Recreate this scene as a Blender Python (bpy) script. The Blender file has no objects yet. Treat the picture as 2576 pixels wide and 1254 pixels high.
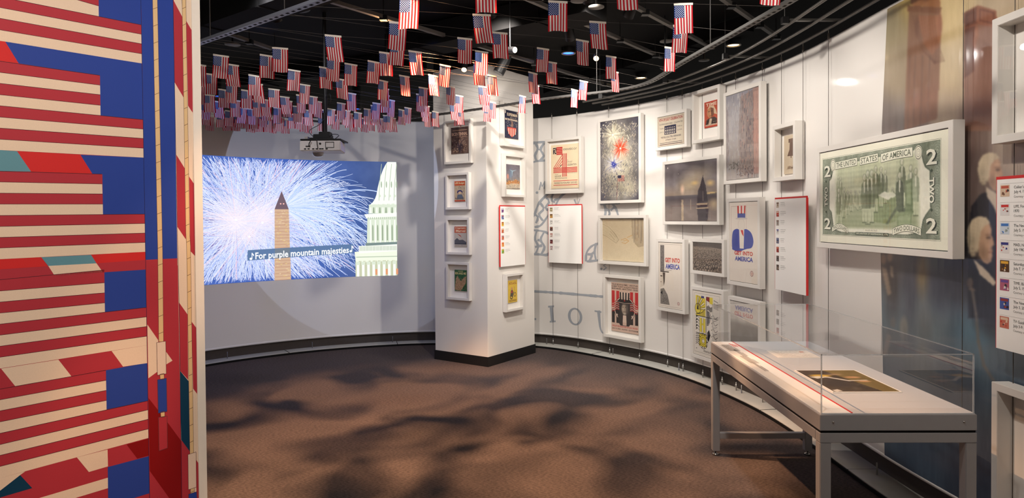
import bpy, bmesh, math, random
import numpy as np
from mathutils import Vector, Matrix

random.seed(7)
rng = np.random.default_rng(7)
PI = math.pi
SC = bpy.context.scene
COL = SC.collection

# ------------------------------------------------------------------ camera
F = 1717.0            # focal length in pixels of the 2576 x 1254 frame (24 mm lens)
CX, CY = 1288.0, 578.0  # principal point (the frame is a crop: it sits above the middle)
ROLL, PITCH = 0.0075, -0.0174
H = 1.6
cam_d = bpy.data.cameras.new('camera')
cam_d.sensor_width = 36.0
cam_d.lens = 36.0 * F / 2576.0
cam_d.shift_y = (CY - 627.0) / 2576.0
cam_d.clip_start = 0.02
cam = bpy.data.objects.new('camera', cam_d)
cam.location = (0, 0, H)
cam.rotation_mode = 'XYZ'
CAM_R = Matrix.Rotation(PI / 2 + PITCH, 4, 'X') @ Matrix.Rotation(-ROLL, 4, 'Z')
cam.matrix_world = Matrix.Translation((0, 0, H)) @ CAM_R
CAM_M = np.array(CAM_R.to_3x3())
COL.objects.link(cam)
SC.camera = cam

# ------------------------------------------------------------------ world and exposure
w = bpy.data.worlds.new('world')
w.use_nodes = True
w.node_tree.nodes['Background'].inputs[0].default_value = (1.0, 0.93, 0.86, 1)
w.node_tree.nodes['Background'].inputs[1].default_value = 0.26
SC.world = w
SC.view_settings.view_transform = 'Standard'
SC.view_settings.look = 'None'
SC.view_settings.gamma = 1.0
SC.view_settings.use_curve_mapping = False
SC.view_settings.exposure = 0.0
SC.cycles.max_bounces = 6
SC.cycles.adaptive_threshold = 0.025
SC.cycles.diffuse_bounces = 3
SC.cycles.glossy_bounces = 3
SC.cycles.transparent_max_bounces = 14


# ------------------------------------------------------------------ lights
def aim(o, target):
    d = Vector(target) - Vector(o.location)
    o.rotation_euler = d.to_track_quat('-Z', 'Y').to_euler()


def spot(name, loc, target, energy, color=(1, 1, 1), size=70, blend=0.6, radius=0.03):
    l = bpy.data.lights.new(name, 'SPOT')
    l.energy = energy
    l.color = color
    l.spot_size = math.radians(size)
    l.spot_blend = blend
    l.shadow_soft_size = radius
    o = bpy.data.objects.new(name, l)
    o.location = loc
    COL.objects.link(o)
    aim(o, target)
    return o


WARM = (1.0, 0.86, 0.70)
WHITE = (1.0, 0.93, 0.85)
# wall-washing track lamps (their housings are built further down); x, y, z, target, energy
WASH = [
    ((-0.15, 5.55, 3.22), (0.55, 8.1, 1.45), 140),
    ((0.55, 6.3, 3.22), (0.95, 7.9, 1.7), 46),
    ((0.60, 5.2, 3.22), (1.55, 7.2, 1.25), 104),
    ((0.85, 4.7, 3.22), (2.0, 6.0, 1.35), 84),
    ((1.0, 4.0, 3.22), (2.15, 5.0, 1.25), 80),
    ((0.85, 3.1, 3.22), (2.2, 4.3, 1.35), 52),
    ((0.85, 2.3, 3.22), (2.25, 3.3, 1.3), 62),
    ((0.75, 1.3, 3.22), (2.2, 2.5, 1.5), 55),
    ((0.95, 5.6, 3.22), (0.05, 7.7, 1.1), 170),  # this and the next two are added to brighten column and projection wall
    ((-1.75, 4.9, 3.22), (-0.75, 7.5, 1.2), 56),
    ((-1.9, 5.6, 3.22), (-2.1, 8.3, 1.3), 7),
]
for i, (p, t, e) in enumerate(WASH):
    spot('wash_lamp', p, t, e, WHITE if i < 9 else (0.93, 0.94, 1.0), 100, 0.85, 0.03 if i < 9 else 0.16)
# two accent heads far along the wall, seen as glints in its satin fabric
GLINT = [((1.44, 6.15, 2.93), (2.29, 4.75, 2.5), 5), ((0.05, 5.72, 3.0), (2.25, 3.3, 2.3), 24)]
for p, t, e in GLINT:
    spot('glint_lamp', p, t, e, WHITE, 46, 0.6, 0.025)
# lamps of the room the viewer stands in, on the striped wall and the near flags
spot('mural_lamp', (0.15, 0.7, 3.2), (-1.7, 2.6, 1.2), 215, (1.0, 0.90, 0.80), 85, 0.9, 0.04)
spot('mural_lamp', (-1.2, 0.9, 3.2), (-2.0, 2.0, 1.7), 40, (1.0, 0.72, 0.50), 75, 0.9, 0.04)
# downlights with leaf-breakup gobos over the carpet
def gobo(loc, target, energy, color, size, seed, scale=3.4):
    o = spot('gobo_lamp', loc, target, energy, color, size, 0.35, 0.02)
    l = o.data
    l.use_nodes = True
    nt = l.node_tree
    em = nt.nodes['Emission']
    tc = nt.nodes.new('ShaderNodeTexCoord')
    mp = nt.nodes.new('ShaderNodeMapping')
    mp.inputs['Location'].default_value = (seed * 3.1, seed * 1.7, seed)
    nz = nt.nodes.new('ShaderNodeTexNoise')
    nz.inputs['Scale'].default_value = scale
    nz.inputs['Detail'].default_value = 1.0
    nz.inputs['Distortion'].default_value = 0.6
    rp = nt.nodes.new('ShaderNodeValToRGB')
    rp.color_ramp.elements[0].position = 0.37
    rp.color_ramp.elements[0].color = (0.0, 0.0, 0.0, 1)
    rp.color_ramp.elements[1].position = 0.60
    rp.color_ramp.elements[1].color = (1, 1, 1, 1)
    nt.links.new(tc.outputs['Normal'], mp.inputs['Vector'])
    nt.links.new(mp.outputs[0], nz.inputs['Vector'])
    nt.links.new(nz.outputs['Fac'], rp.inputs[0])
    nt.links.new(rp.outputs[0], em.inputs['Color'])
    return o


gobo((-0.35, 5.0, 3.36), (-0.35, 5.0, 0), 1050, (1.0, 0.57, 0.30), 82, 1, 5.4)
gobo((-0.42, 3.2, 3.36), (-0.1, 3.3, 0), 450, (1.0, 0.56, 0.30), 84, 3, 5.4)
BLUE = (0.12, 0.25, 1.0)
BLUE_SPOTS = [((0.62, 7.0, 3.34), (0.1, 5.2, 0.0), 18), ((-0.75, 6.1, 3.34), (-1.6, 6.8, 0.0), 34), ((-2.4, 6.5, 3.34), (-2.2, 6.6, 0.0), 40)]
for p, t, e in BLUE_SPOTS:
    spot('blue_lamp', p, t, e, BLUE, 95, 0.7, 0.05)
# small warm heads among the flags
FLAG_SPOTS = [((0.80, 6.45, 3.08), (0.55, 5.6, 2.4), 9), ((-1.15, 6.3, 3.10), (-1.0, 3.6, 2.55), 18), ((-0.45, 6.55, 3.0), (-0.5, 6.0, 2.4), 6)]
for p, t, e in FLAG_SPOTS:
    spot('flag_lamp', p, t, e, (1.0, 0.52, 0.22), 60, 0.5, 0.02)
# added soft fill lamps, unseen, that brighten the flags from the front
spot('front_fill', (0.4, 0.6, 3.25), (-1.0, 6.0, 2.6), 150, (1.0, 0.92, 0.88), 75, 0.9, 0.4)
spot('front_fill', (-0.7, 2.6, 3.25), (-2.4, 7.5, 2.5), 54, (1.0, 0.92, 0.94), 80, 0.9, 0.4)

# ------------------------------------------------------------------ pixel geometry
def ray(px, py):
    d = CAM_M @ np.array([(px - CX) / F, -(py - CY) / F, -1.0])
    return d / d[1]


def ray_xz(px, py):
    d = CAM_M @ np.stack([((px - CX) / F).ravel(), (-(py - CY) / F).ravel(), -np.ones(px.size)])
    return (d[0] / d[1]).reshape(px.shape), (d[2] / d[1]).reshape(px.shape)


def project(p):
    q = CAM_M.T @ (np.asarray(p, float) - np.array([0, 0, H]))
    return CX + F * q[0] / -q[2], CY - F * q[1] / -q[2]


def at_y(px, py, Y):
    r = ray(px, py)
    return np.array([r[0] * Y, Y, H + r[2] * Y])


def at_z(px, py, z):
    r = ray(px, py)
    t = (z - H) / r[2]
    return np.array([r[0] * t, t, z])


def at_vplane(px, py, p, d):
    """ray meets the vertical plane through plan point p along plan direction d"""
    r = ray(px, py)
    n = np.array([-d[1], d[0]])
    t = (n @ np.array(p[:2])) / (n @ r[:2])
    return np.array([r[0] * t, t, H + r[2] * t])


# curved wall: its foot line in plan, as measured where the black kick strip meets the carpet
_ctrl = [(-5.1, 2.2), (-4.75, 4.4), (-4.15, 6.2)]
for q in [(512, 924), (660, 902), (804, 885), (950, 874), (1095, 868)]:
    _ctrl.append(tuple(at_z(q[0], q[1], 0)[:2]))
for q in [(1344, 874), (1500, 899), (1625, 926), (1740, 961), (1830, 1000), (1917, 1042), (2049, 1131), (2208, 1252)]:
    _ctrl.append(tuple(at_z(q[0], q[1], 0)[:2]))
_ctrl += [(2.12, 3.1), (2.10, 2.2), (2.0, 1.0), (1.8, -0.3)]


def catmull(P, n=24):
    P = np.array(P, float)
    P = np.vstack([2 * P[0] - P[1], P, 2 * P[-1] - P[-2]])
    out = []
    for i in range(1, len(P) - 2):
        for k in range(n):
            t = k / n
            out.append(0.5 * ((2 * P[i]) + (-P[i - 1] + P[i + 1]) * t + (2 * P[i - 1] - 5 * P[i] + 4 * P[i + 1] - P[i + 2]) * t * t
                              + (-P[i - 1] + 3 * P[i] - 3 * P[i + 1] + P[i + 2]) * t ** 3))
    out.append(P[-2])
    return np.array(out)


def resample(P, step):
    P = np.asarray(P, float)
    d = np.r_[0, np.cumsum(np.linalg.norm(np.diff(P, axis=0), axis=1))]
    n = max(2, int(d[-1] / step))
    s = np.linspace(0, d[-1], n)
    return np.stack([np.interp(s, d, P[:, k]) for k in range(P.shape[1])], 1)


BASE = resample(catmull(_ctrl), 0.05)
for _ in range(60):
    BASE[1:-1] = 0.25 * BASE[:-2] + 0.5 * BASE[1:-1] + 0.25 * BASE[2:]


def path_normals(P):
    t = np.gradient(P, axis=0)
    t /= np.linalg.norm(t, axis=1)[:, None]
    return np.stack([-t[:, 1], t[:, 0]], 1)


BASE_N = path_normals(BASE)


def offset(o):
    return BASE + BASE_N * o


def hit_path(px, py, o):
    """first meeting of the pixel's ray with the path offset by o (outwards), in plan"""
    P = offset(o)
    r = ray(px, py)
    side = P[:, 0] * r[1] - P[:, 1] * r[0]
    best = None
    for i in np.nonzero(side[:-1] * side[1:] <= 0)[0]:
        a = side[i] / (side[i] - side[i + 1] + 1e-12)
        p = P[i] * (1 - a) + P[i + 1] * a
        if p[1] > 0.3 and (best is None or p[1] < best[1]):
            best = p
    return best


def on_wall(px, py, o):
    p = hit_path(px, py, o)
    r = ray(px, py)
    return np.array([p[0], p[1], H + r[2] * p[1] / r[1]])


class WallMap:
    """fast pixel -> curved wall mapping, tabulated along the pixel columns"""
    def __init__(self, x0, x1, o, step=4):
        self.o = o
        P = offset(o)
        Y = P[:, 1]
        ok = Y > 0.3
        u = np.where(ok, P[:, 0] / np.where(ok, Y, 1), np.nan)
        i = np.nonzero(ok)[0]
        order = np.argsort(u[i])
        self.u = u[i][order]
        self.y = Y[i][order]
        self.n = BASE_N[i][order]

    def __call__(self, px, py, lift=0.0):
        px, py = np.asarray(px, float), np.asarray(py, float)
        rx, rz = ray_xz(px, py)
        y = np.interp(rx, self.u, self.y)
        nx = np.interp(rx, self.u, self.n[:, 0])
        ny = np.interp(rx, self.u, self.n[:, 1])
        return np.stack([rx * y - nx * lift, y - ny * lift, H + rz * y], -1)


# ------------------------------------------------------------------ materials
def lin(c):
    """sRGB 0..255 tuple or hex -> linear tuple"""
    if isinstance(c, str):
        c = c.lstrip('#')
        c = tuple(int(c[i:i + 2], 16) for i in (0, 2, 4))
    a = np.asarray(c, float) / 255.0
    return np.where(a <= 0.04045, a / 12.92, ((a + 0.055) / 1.055) ** 2.4)


MATS = {}


def mat(name, c, rough=0.6, metal=0.0, var=0.06, scale=40.0, bump=0.0, bscale=None, spec=0.5, coat=0.0):
    if name in MATS:
        return MATS[name]
    m = bpy.data.materials.new(name)
    m.use_nodes = True
    nt = m.node_tree
    b = nt.nodes['Principled BSDF']
    b.inputs['Roughness'].default_value = rough
    b.inputs['Metallic'].default_value = metal
    b.inputs['Specular IOR Level'].default_value = spec
    b.inputs['Coat Weight'].default_value = coat
    b.inputs['Coat Roughness'].default_value = 0.08
    l = lin(c)
    tc = nt.nodes.new('ShaderNodeTexCoord')
    nz = nt.nodes.new('ShaderNodeTexNoise')
    nz.inputs['Scale'].default_value = scale
    nz.inputs['Detail'].default_value = 4
    mx = nt.nodes.new('ShaderNodeMix')
    mx.data_type = 'RGBA'
    mx.inputs['A'].default_value = (*(l * (1 - var)), 1)
    mx.inputs['B'].default_value = (*np.minimum(1, l * (1 + var)), 1)
    nt.links.new(tc.outputs['Object'], nz.inputs['Vector'])
    nt.links.new(nz.outputs['Fac'], mx.inputs['Factor'])
    nt.links.new(mx.outputs['Result'], b.inputs['Base Color'])
    if bump:
        n2 = nt.nodes.new('ShaderNodeTexNoise')
        n2.inputs['Scale'].default_value = bscale or scale * 6
        n2.inputs['Detail'].default_value = 3
        bp = nt.nodes.new('ShaderNodeBump')
        bp.inputs['Strength'].default_value = bump
        bp.inputs['Distance'].default_value = 0.004
        nt.links.new(tc.outputs['Object'], n2.inputs['Vector'])
        nt.links.new(n2.outputs['Fac'], bp.inputs['Height'])
        nt.links.new(bp.outputs[0], b.inputs['Normal'])
    MATS[name] = m
    return m


def print_mat(name, rough=0.5, emit=0.0, spec=0.4, trans=0.0, coat=0.0):
    if name in MATS:
        return MATS[name]
    m = bpy.data.materials.new(name)
    m.use_nodes = True
    nt = m.node_tree
    b = nt.nodes['Principled BSDF']
    at = nt.nodes.new('ShaderNodeAttribute')
    at.attribute_name = 'ink'
    tc = nt.nodes.new('ShaderNodeTexCoord')
    nz = nt.nodes.new('ShaderNodeTexNoise')
    nz.inputs['Scale'].default_value = 300
    mp = nt.nodes.new('ShaderNodeMapRange')
    mp.inputs['To Min'].default_value = 0.94
    mp.inputs['To Max'].default_value = 1.06
    mx = nt.nodes.new('ShaderNodeVectorMath')
    mx.operation = 'SCALE'
    nt.links.new(tc.outputs['Object'], nz.inputs['Vector'])
    nt.links.new(nz.outputs['Fac'], mp.inputs['Value'])
    nt.links.new(at.outputs['Color'], mx.inputs[0])
    nt.links.new(mp.outputs[0], mx.inputs['Scale'])
    b.inputs['Roughness'].default_value = rough
    b.inputs['Specular IOR Level'].default_value = spec
    b.inputs['Coat Weight'].default_value = coat
    b.inputs['Coat Roughness'].default_value = 0.08
    if emit:
        b.inputs['Base Color'].default_value = (0.02, 0.02, 0.02, 1)
        b.inputs['Specular IOR Level'].default_value = 0.0
        nt.links.new(mx.outputs[0], b.inputs['Emission Color'])
        b.inputs['Emission Strength'].default_value = emit
    else:
        nt.links.new(mx.outputs[0], b.inputs['Base Color'])
        if trans:
            # thin cloth: half of the light that falls on its back comes through
            tr = nt.nodes.new('ShaderNodeBsdfTranslucent')
            ms = nt.nodes.new('ShaderNodeMixShader')
            ms.inputs[0].default_value = trans
            nt.links.new(mx.outputs[0], tr.inputs['Color'])
            nt.links.new(b.outputs[0], ms.inputs[1])
            nt.links.new(tr.outputs[0], ms.inputs[2])
            nt.links.new(ms.outputs[0], nt.nodes['Material Output'].inputs['Surface'])
    MATS[name] = m
    return m


def glow_mat(name, c, strength):
    m = bpy.data.materials.new(name)
    m.use_nodes = True
    b = m.node_tree.nodes['Principled BSDF']
    l = (*lin(c), 1)
    b.inputs['Base Color'].default_value = l
    b.inputs['Emission Color'].default_value = l
    b.inputs['Emission Strength'].default_value = strength
    return m


def clear_mat(name, refl=1.0, tint=(1, 1, 1), rough=0.0, edge=False):
    """thin clear sheet: straight-through transparency with Fresnel reflection"""
    m = bpy.data.materials.new(name)
    m.use_nodes = True
    nt = m.node_tree
    nt.nodes.remove(nt.nodes['Principled BSDF'])
    tr = nt.nodes.new('ShaderNodeBsdfTransparent')
    tr.inputs[0].default_value = (*tint, 1)
    gl = nt.nodes.new('ShaderNodeBsdfGlossy')
    gl.inputs['Roughness'].default_value = rough
    fr = nt.nodes.new('ShaderNodeFresnel')
    # a single sheet: the same reflection from either side
    ge = nt.nodes.new('ShaderNodeNewGeometry')
    io = nt.nodes.new('ShaderNodeMath')
    io.operation = 'MULTIPLY_ADD'
    io.inputs[1].default_value = 1 / 1.45 - 1.45
    io.inputs[2].default_value = 1.45
    nt.links.new(ge.outputs['Backfacing'], io.inputs[0])
    nt.links.new(io.outputs[0], fr.inputs['IOR'])
    mu = nt.nodes.new('ShaderNodeMath')
    mu.operation = 'MULTIPLY'
    mu.inputs[1].default_value = refl
    ms = nt.nodes.new('ShaderNodeMixShader')
    nt.links.new(fr.outputs[0], mu.inputs[0])
    nt.links.new(mu.outputs[0], ms.inputs[0])
    nt.links.new(tr.outputs[0], ms.inputs[1])
    nt.links.new(gl.outputs[0], ms.inputs[2])
    nt.links.new(ms.outputs[0], nt.nodes['Material Output'].inputs['Surface'])
    MATS[name] = m
    return m


# ------------------------------------------------------------------ mesh building
class MB:
    def __init__(self):
        self.v, self.f, self.sm = [], [], []

    def add(self, vs, fs, smooth=False):
        b = len(self.v)
        self.v += [tuple(map(float, p)) for p in vs]
        self.f += [tuple(b + i for i in f) for f in fs]
        self.sm += [smooth] * len(fs)
        return self

    def box(self, x0, x1, y0, y1, z0, z1):
        vs = [(x, y, z) for z in (z0, z1) for y in (y0, y1) for x in (x0, x1)]
        return self.add(vs, [(0, 2, 3, 1), (4, 5, 7, 6), (0, 1, 5, 4), (2, 6, 7, 3), (0, 4, 6, 2), (1, 3, 7, 5)])

    def obox(self, c, ax, ay, az):
        """box about centre c with half-extent vectors"""
        c, ax, ay, az = (np.asarray(q, float) for q in (c, ax, ay, az))
        vs = [c + sx * ax + sy * ay + sz * az for sz in (-1, 1) for sy in (-1, 1) for sx in (-1, 1)]
        return self.add(vs, [(0, 2, 3, 1), (4, 5, 7, 6), (0, 1, 5, 4), (2, 6, 7, 3), (0, 4, 6, 2), (1, 3, 7, 5)])

    def bar(self, a, b, w, h, up=(0, 0, 1)):
        a, b, up = np.asarray(a, float), np.asarray(b, float), np.asarray(up, float)
        d = b - a
        s = np.cross(d, up)
        s /= np.linalg.norm(s)
        u = np.cross(s, d)
        u /= np.linalg.norm(u)
        return self.obox((a + b) / 2, d / 2, s * w / 2, u * h / 2)

    def tube(self, pts, r, n=8, cap=True, smooth=True):
        pts = np.asarray(pts, float)
        rr = np.broadcast_to(np.asarray(r, float), (len(pts),))
        t = np.gradient(pts, axis=0)
        t /= np.linalg.norm(t, axis=1)[:, None] + 1e-12
        ref = np.array([0, 0, 1.0]) if abs(t[0][2]) < 0.9 else np.array([1.0, 0, 0])
        vs, fs = [], []
        a = np.cross(t[0], ref)
        a /= np.linalg.norm(a)
        for i, p in enumerate(pts):
            a = a - t[i] * (a @ t[i])
            a /= np.linalg.norm(a) + 1e-12
            b = np.cross(t[i], a)
            for k in range(n):
                q = 2 * PI * k / n
                vs.append(p + rr[i] * (math.cos(q) * a + math.sin(q) * b))
        for i in range(len(pts) - 1):
            for k in range(n):
                k2 = (k + 1) % n
                fs.append((i * n + k, i * n + k2, (i + 1) * n + k2, (i + 1) * n + k))
        self.add(vs, fs, smooth)
        if cap:
            self.add([vs[k] for k in range(n)], [tuple(range(n))[::-1]])
            self.add([vs[(len(pts) - 1) * n + k] for k in range(n)], [tuple(range(n))])
        return self

    def lathe(self, prof, o=(0, 0, 0), n=24, axis='z', smooth=True):
        o = np.asarray(o, float)
        vs, fs = [], []
        for r, h in prof:
            for k in range(n):
                q = 2 * PI * k / n
                x, y = r * math.cos(q), r * math.sin(q)
                vs.append(o + {'z': (x, y, h), 'y': (x, h, y), 'x': (h, x, y)}[axis])
        for i in range(len(prof) - 1):
            for k in range(n):
                k2 = (k + 1) % n
                fs.append((i * n + k, i * n + k2, (i + 1) * n + k2, (i + 1) * n + k))
        return self.add(vs, fs, smooth)

    def strip(self, profs, closed=False, smooth=False):
        """sweep: list of equal-length point rows"""
        n = len(profs[0])
        vs = [p for row in profs for p in row]
        fs = []
        for i in range(len(profs) - 1):
            for k in range(n if closed else n - 1):
                k2 = (k + 1) % n
                fs.append((i * n + k, (i + 1) * n + k, (i + 1) * n + k2, i * n + k2))
        return self.add(vs, fs, smooth)

    def mesh(self, name, material):
        me = bpy.data.meshes.new(name)
        me.from_pydata(self.v, [], self.f)
        me.polygons.foreach_set('use_smooth', self.sm)
        if material:
            me.materials.append(material)
        me.update()
        return me

    def build(self, name, material, parent=None, bevel=0.0, fix=True):
        me = self.mesh(name, material)
        if fix:
            bm = bmesh.new()
            bm.from_mesh(me)
            bmesh.ops.recalc_face_normals(bm, faces=bm.faces)
            if bevel:
                bmesh.ops.bevel(bm, geom=[e for e in bm.edges if len(e.link_faces) == 2 and e.calc_face_angle(0) > 0.6], offset=bevel, segments=2, affect='EDGES', clamp_overlap=True)
            bm.to_mesh(me)
            bm.free()
        return link(name, me, parent)


def link(name, me, parent=None):
    o = bpy.data.objects.new(name, me)
    COL.objects.link(o)
    if parent:
        o.parent = parent
    return o


def tag(o, label=None, cat=None, group=None, kind=None):
    for k, v in (('label', label), ('category', cat), ('group', group), ('kind', kind)):
        if v:
            o[k] = v
    return o


def thing(name, label, cat, loc=(0, 0, 0), rz=0.0, group=None):
    o = bpy.data.objects.new(name, None)
    o.empty_display_size = 0.05
    o.location = loc
    o.rotation_euler = (0, 0, rz)
    COL.objects.link(o)
    return tag(o, label, cat, group)


# ------------------------------------------------------------------ flat print: text, polygons, strokes, painted rasters
_glyph = {}


def glyphs(s, bold=0.0):
    key = (s, bold)
    if key in _glyph:
        return _glyph[key]
    cu = bpy.data.curves.new('lettering', 'FONT')
    cu.body = s
    cu.resolution_u = 2
    cu.offset = bold
    ob = bpy.data.objects.new('lettering', cu)
    COL.objects.link(ob)
    dg = bpy.context.evaluated_depsgraph_get()
    dg.update()
    me = ob.evaluated_get(dg).to_mesh()
    n = len(me.vertices)
    co = np.empty(n * 3)
    me.vertices.foreach_get('co', co)
    me.calc_loop_triangles()
    tr = np.empty(len(me.loop_triangles) * 3, int)
    me.loop_triangles.foreach_get('vertices', tr)
    bpy.data.objects.remove(ob)
    bpy.data.curves.remove(cu)
    co = co.reshape(-1, 3)[:, :2]
    tr = tr.reshape(-1, 3)
    lo, hi = co.min(0), co.max(0)
    _glyph[key] = (co, tr, lo, hi)
    return _glyph[key]


EPS = 0.00022


class Canvas:
    """flat print in plane coordinates (x right, y up); layers lift it a hair off the sheet"""
    def __init__(self, mapping=None):
        self.v, self.f, self.c = [], [], []
        self.n = 0
        self.map = mapping

    def _add(self, pts, faces, col, z, perface=False):
        b = self.n
        p = np.asarray(pts, float).reshape(-1, 2)
        self.v.append(np.c_[p, np.full(len(p), float(z))])
        self.n += len(p)
        l = tuple(lin(col)) if not perface else None
        for i, f in enumerate(faces):
            self.f.append(tuple(int(b + k) for k in f))
            self.c.append(l if not perface else col[i])

    def poly(self, pts, col, z=1):
        p = np.asarray(pts, float)
        a = 0.5 * np.sum(p[:, 0] * np.roll(p[:, 1], -1) - np.roll(p[:, 0], -1) * p[:, 1])
        self._add(p, [range(len(p)) if a > 0 else range(len(p))[::-1]], col, z)

    def rect(self, x0, y0, x1, y1, col, z=1):
        self.poly([(x0, y0), (x1, y0), (x1, y1), (x0, y1)], col, z)

    def frame(self, x0, y0, x1, y1, t, col, z=1):
        self.rect(x0, y0, x1, y0 + t, col, z)
        self.rect(x0, y1 - t, x1, y1, col, z)
        self.rect(x0, y0 + t, x0 + t, y1 - t, col, z)
        self.rect(x1 - t, y0 + t, x1, y1 - t, col, z)

    def disc(self, x, y, r, col, z=1, n=16, ry=None):
        ry = ry or r
        self.poly([(x + r * math.cos(2 * PI * k / n), y + ry * math.sin(2 * PI * k / n)) for k in range(n)], col, z)

    def ring(self, x, y, r0, r1, col, z=1, n=28, a0=0, a1=2 * PI, sy=1.0):
        pts, fs = [], []
        for k in range(n + 1):
            q = a0 + (a1 - a0) * k / n
            pts += [(x + r0 * math.cos(q), y + sy * r0 * math.sin(q)), (x + r1 * math.cos(q), y + sy * r1 * math.sin(q))]
        for k in range(n):
            fs.append((2 * k, 2 * k + 1, 2 * k + 3, 2 * k + 2))
        self._add(pts, fs, col, z)

    def stroke(self, pts, w, col, z=1):
        p = np.asarray(pts, float)
        ww = np.broadcast_to(np.asarray(w, float), (len(p),))
        t = np.gradient(p, axis=0)
        t /= np.linalg.norm(t, axis=1)[:, None] + 1e-12
        n = np.stack([-t[:, 1], t[:, 0]], 1) * (ww / 2)[:, None]
        q = np.empty((2 * len(p), 2))
        q[0::2], q[1::2] = p - n, p + n
        self._add(q, [(2 * i, 2 * i + 2, 2 * i + 3, 2 * i + 1) for i in range(len(p) - 1)], col, z)

    def text(self, s, x0, y0, x1, y1, col, z=2, bold=0.0, keep=False):
        """lettering fitted to the box; keep=True keeps its proportions, left-aligned"""
        co, tr, lo, hi = glyphs(s, bold)
        sx, sy = (x1 - x0) / (hi[0] - lo[0]), (y1 - y0) / (hi[1] - lo[1])
        if keep:
            sx = sy = min(sx, sy)
        self._add((co - lo) * (sx, sy) + (x0, y0), tr, col, z)

    def warp_text(self, s, fn, col, z=2, bold=0.0):
        """lettering bent by fn(a in 0..1 along, b in 0..1 up) -> (x, y)"""
        co, tr, lo, hi = glyphs(s, bold)
        q = (co - lo) / (hi - lo)
        self._add([fn(a, b) for a, b in q], tr, col, z)

    def star(self, x, y, r, col, z=2, rot=PI / 2):
        self.poly([(x + (r if k % 2 == 0 else r * 0.4) * math.cos(rot + k * PI / 5), y + (r if k % 2 == 0 else r * 0.4) * math.sin(rot + k * PI / 5)) for k in range(10)], col, z)

    def raster(self, img, x0, y0, x1, y1, z=0):
        """painted raster: img rows run top to bottom, sRGB 0..255"""
        h, wd = img.shape[:2]
        X, Y = np.meshgrid(np.linspace(x0, x1, wd), np.linspace(y1, y0, h))
        b = self.n
        self.v.append(np.c_[X.ravel(), Y.ravel(), np.full(X.size, float(z))])
        self.n += X.size
        i = (np.arange(h - 1)[:, None] * wd + np.arange(wd - 1)[None]).ravel() + b
        fs = np.stack([i, i + wd, i + wd + 1, i + 1], 1)
        L = lin(np.clip(img, 0, 255)).reshape(-1, 3)
        self.rast = getattr(self, 'rast', [])
        self.rast.append((len(self.f), fs, L, b))
        self.f += [tuple(q) for q in fs.tolist()]
        self.c += [None] * len(fs)

    def slice(self, dx):
        """cut wide faces into upright strips, so that the print follows a curved wall"""
        V = np.vstack(self.v)
        skip = set()
        for (f0, fs, L, b) in getattr(self, 'rast', []):
            skip.update(range(f0, f0 + len(fs)))
        nf, nc, extra = [], [], []
        n = self.n
        for i, (f, c) in enumerate(zip(self.f, self.c)):
            p = V[list(f)]
            x0, x1 = p[:, 0].min(), p[:, 0].max()
            if i in skip or x1 - x0 <= dx * 1.3:
                nf.append(f)
                nc.append(c)
                continue
            k = int(math.ceil((x1 - x0) / dx))
            for j in range(k):
                a, b = x0 + (x1 - x0) * j / k, x0 + (x1 - x0) * (j + 1) / k
                q = [tuple(r) for r in p]
                for lim, sg in ((a, 1), (b, -1)):
                    out = []
                    for u, v in zip(q, q[1:] + q[:1]):
                        du, dv = sg * (u[0] - lim), sg * (v[0] - lim)
                        if du >= 0:
                            out.append(u)
                        if (du > 0 and dv < 0) or (du < 0 and dv > 0):
                            t = du / (du - dv)
                            out.append(tuple(u[m] + (v[m] - u[m]) * t for m in range(3)))
                    q = out
                    if len(q) < 3:
                        break
                if len(q) >= 3:
                    extra += q
                    nf.append(tuple(range(n, n + len(q))))
                    nc.append(c)
                    n += len(q)
        if extra:
            self.v.append(np.array(extra))
        # rasters keep their place: they are always added first
        self.f, self.c, self.n = nf, nc, n

    def build(self, name, material, parent=None, loc=(0, 0, 0), eps=EPS, xf=None, back=0.0, cut=0.0):
        if cut:
            self.slice(cut)
        V = np.vstack(self.v)
        if self.map is not None:
            P = self.map(V[:, 0], V[:, 1], V[:, 2] * eps + back)
        else:
            P = np.stack([V[:, 0], -V[:, 2] * eps, V[:, 1]], 1) + np.array(loc)
        if xf is not None:
            P = xf(P)
        me = bpy.data.meshes.new(name)
        me.from_pydata(P.tolist(), [], self.f)
        nl = len(me.loops)
        cnt = np.array([len(f) for f in self.f])
        cc = np.array([c if c is not None else (0, 0, 0) for c in self.c], float)
        loopc = np.repeat(cc, cnt, axis=0)
        for (f0, fs, L, b) in getattr(self, 'rast', []):
            start = int(cnt[:f0].sum())
            loopc[start:start + fs.size] = L[fs.ravel() - b]
        buf = np.ones((nl, 4), np.float32)
        buf[:, :3] = loopc
        at = me.color_attributes.new('ink', 'FLOAT_COLOR', 'CORNER')
        at.data.foreach_set('color', buf.ravel())
        me.materials.append(material)
        me.update()
        return link(name, me, parent)


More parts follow.
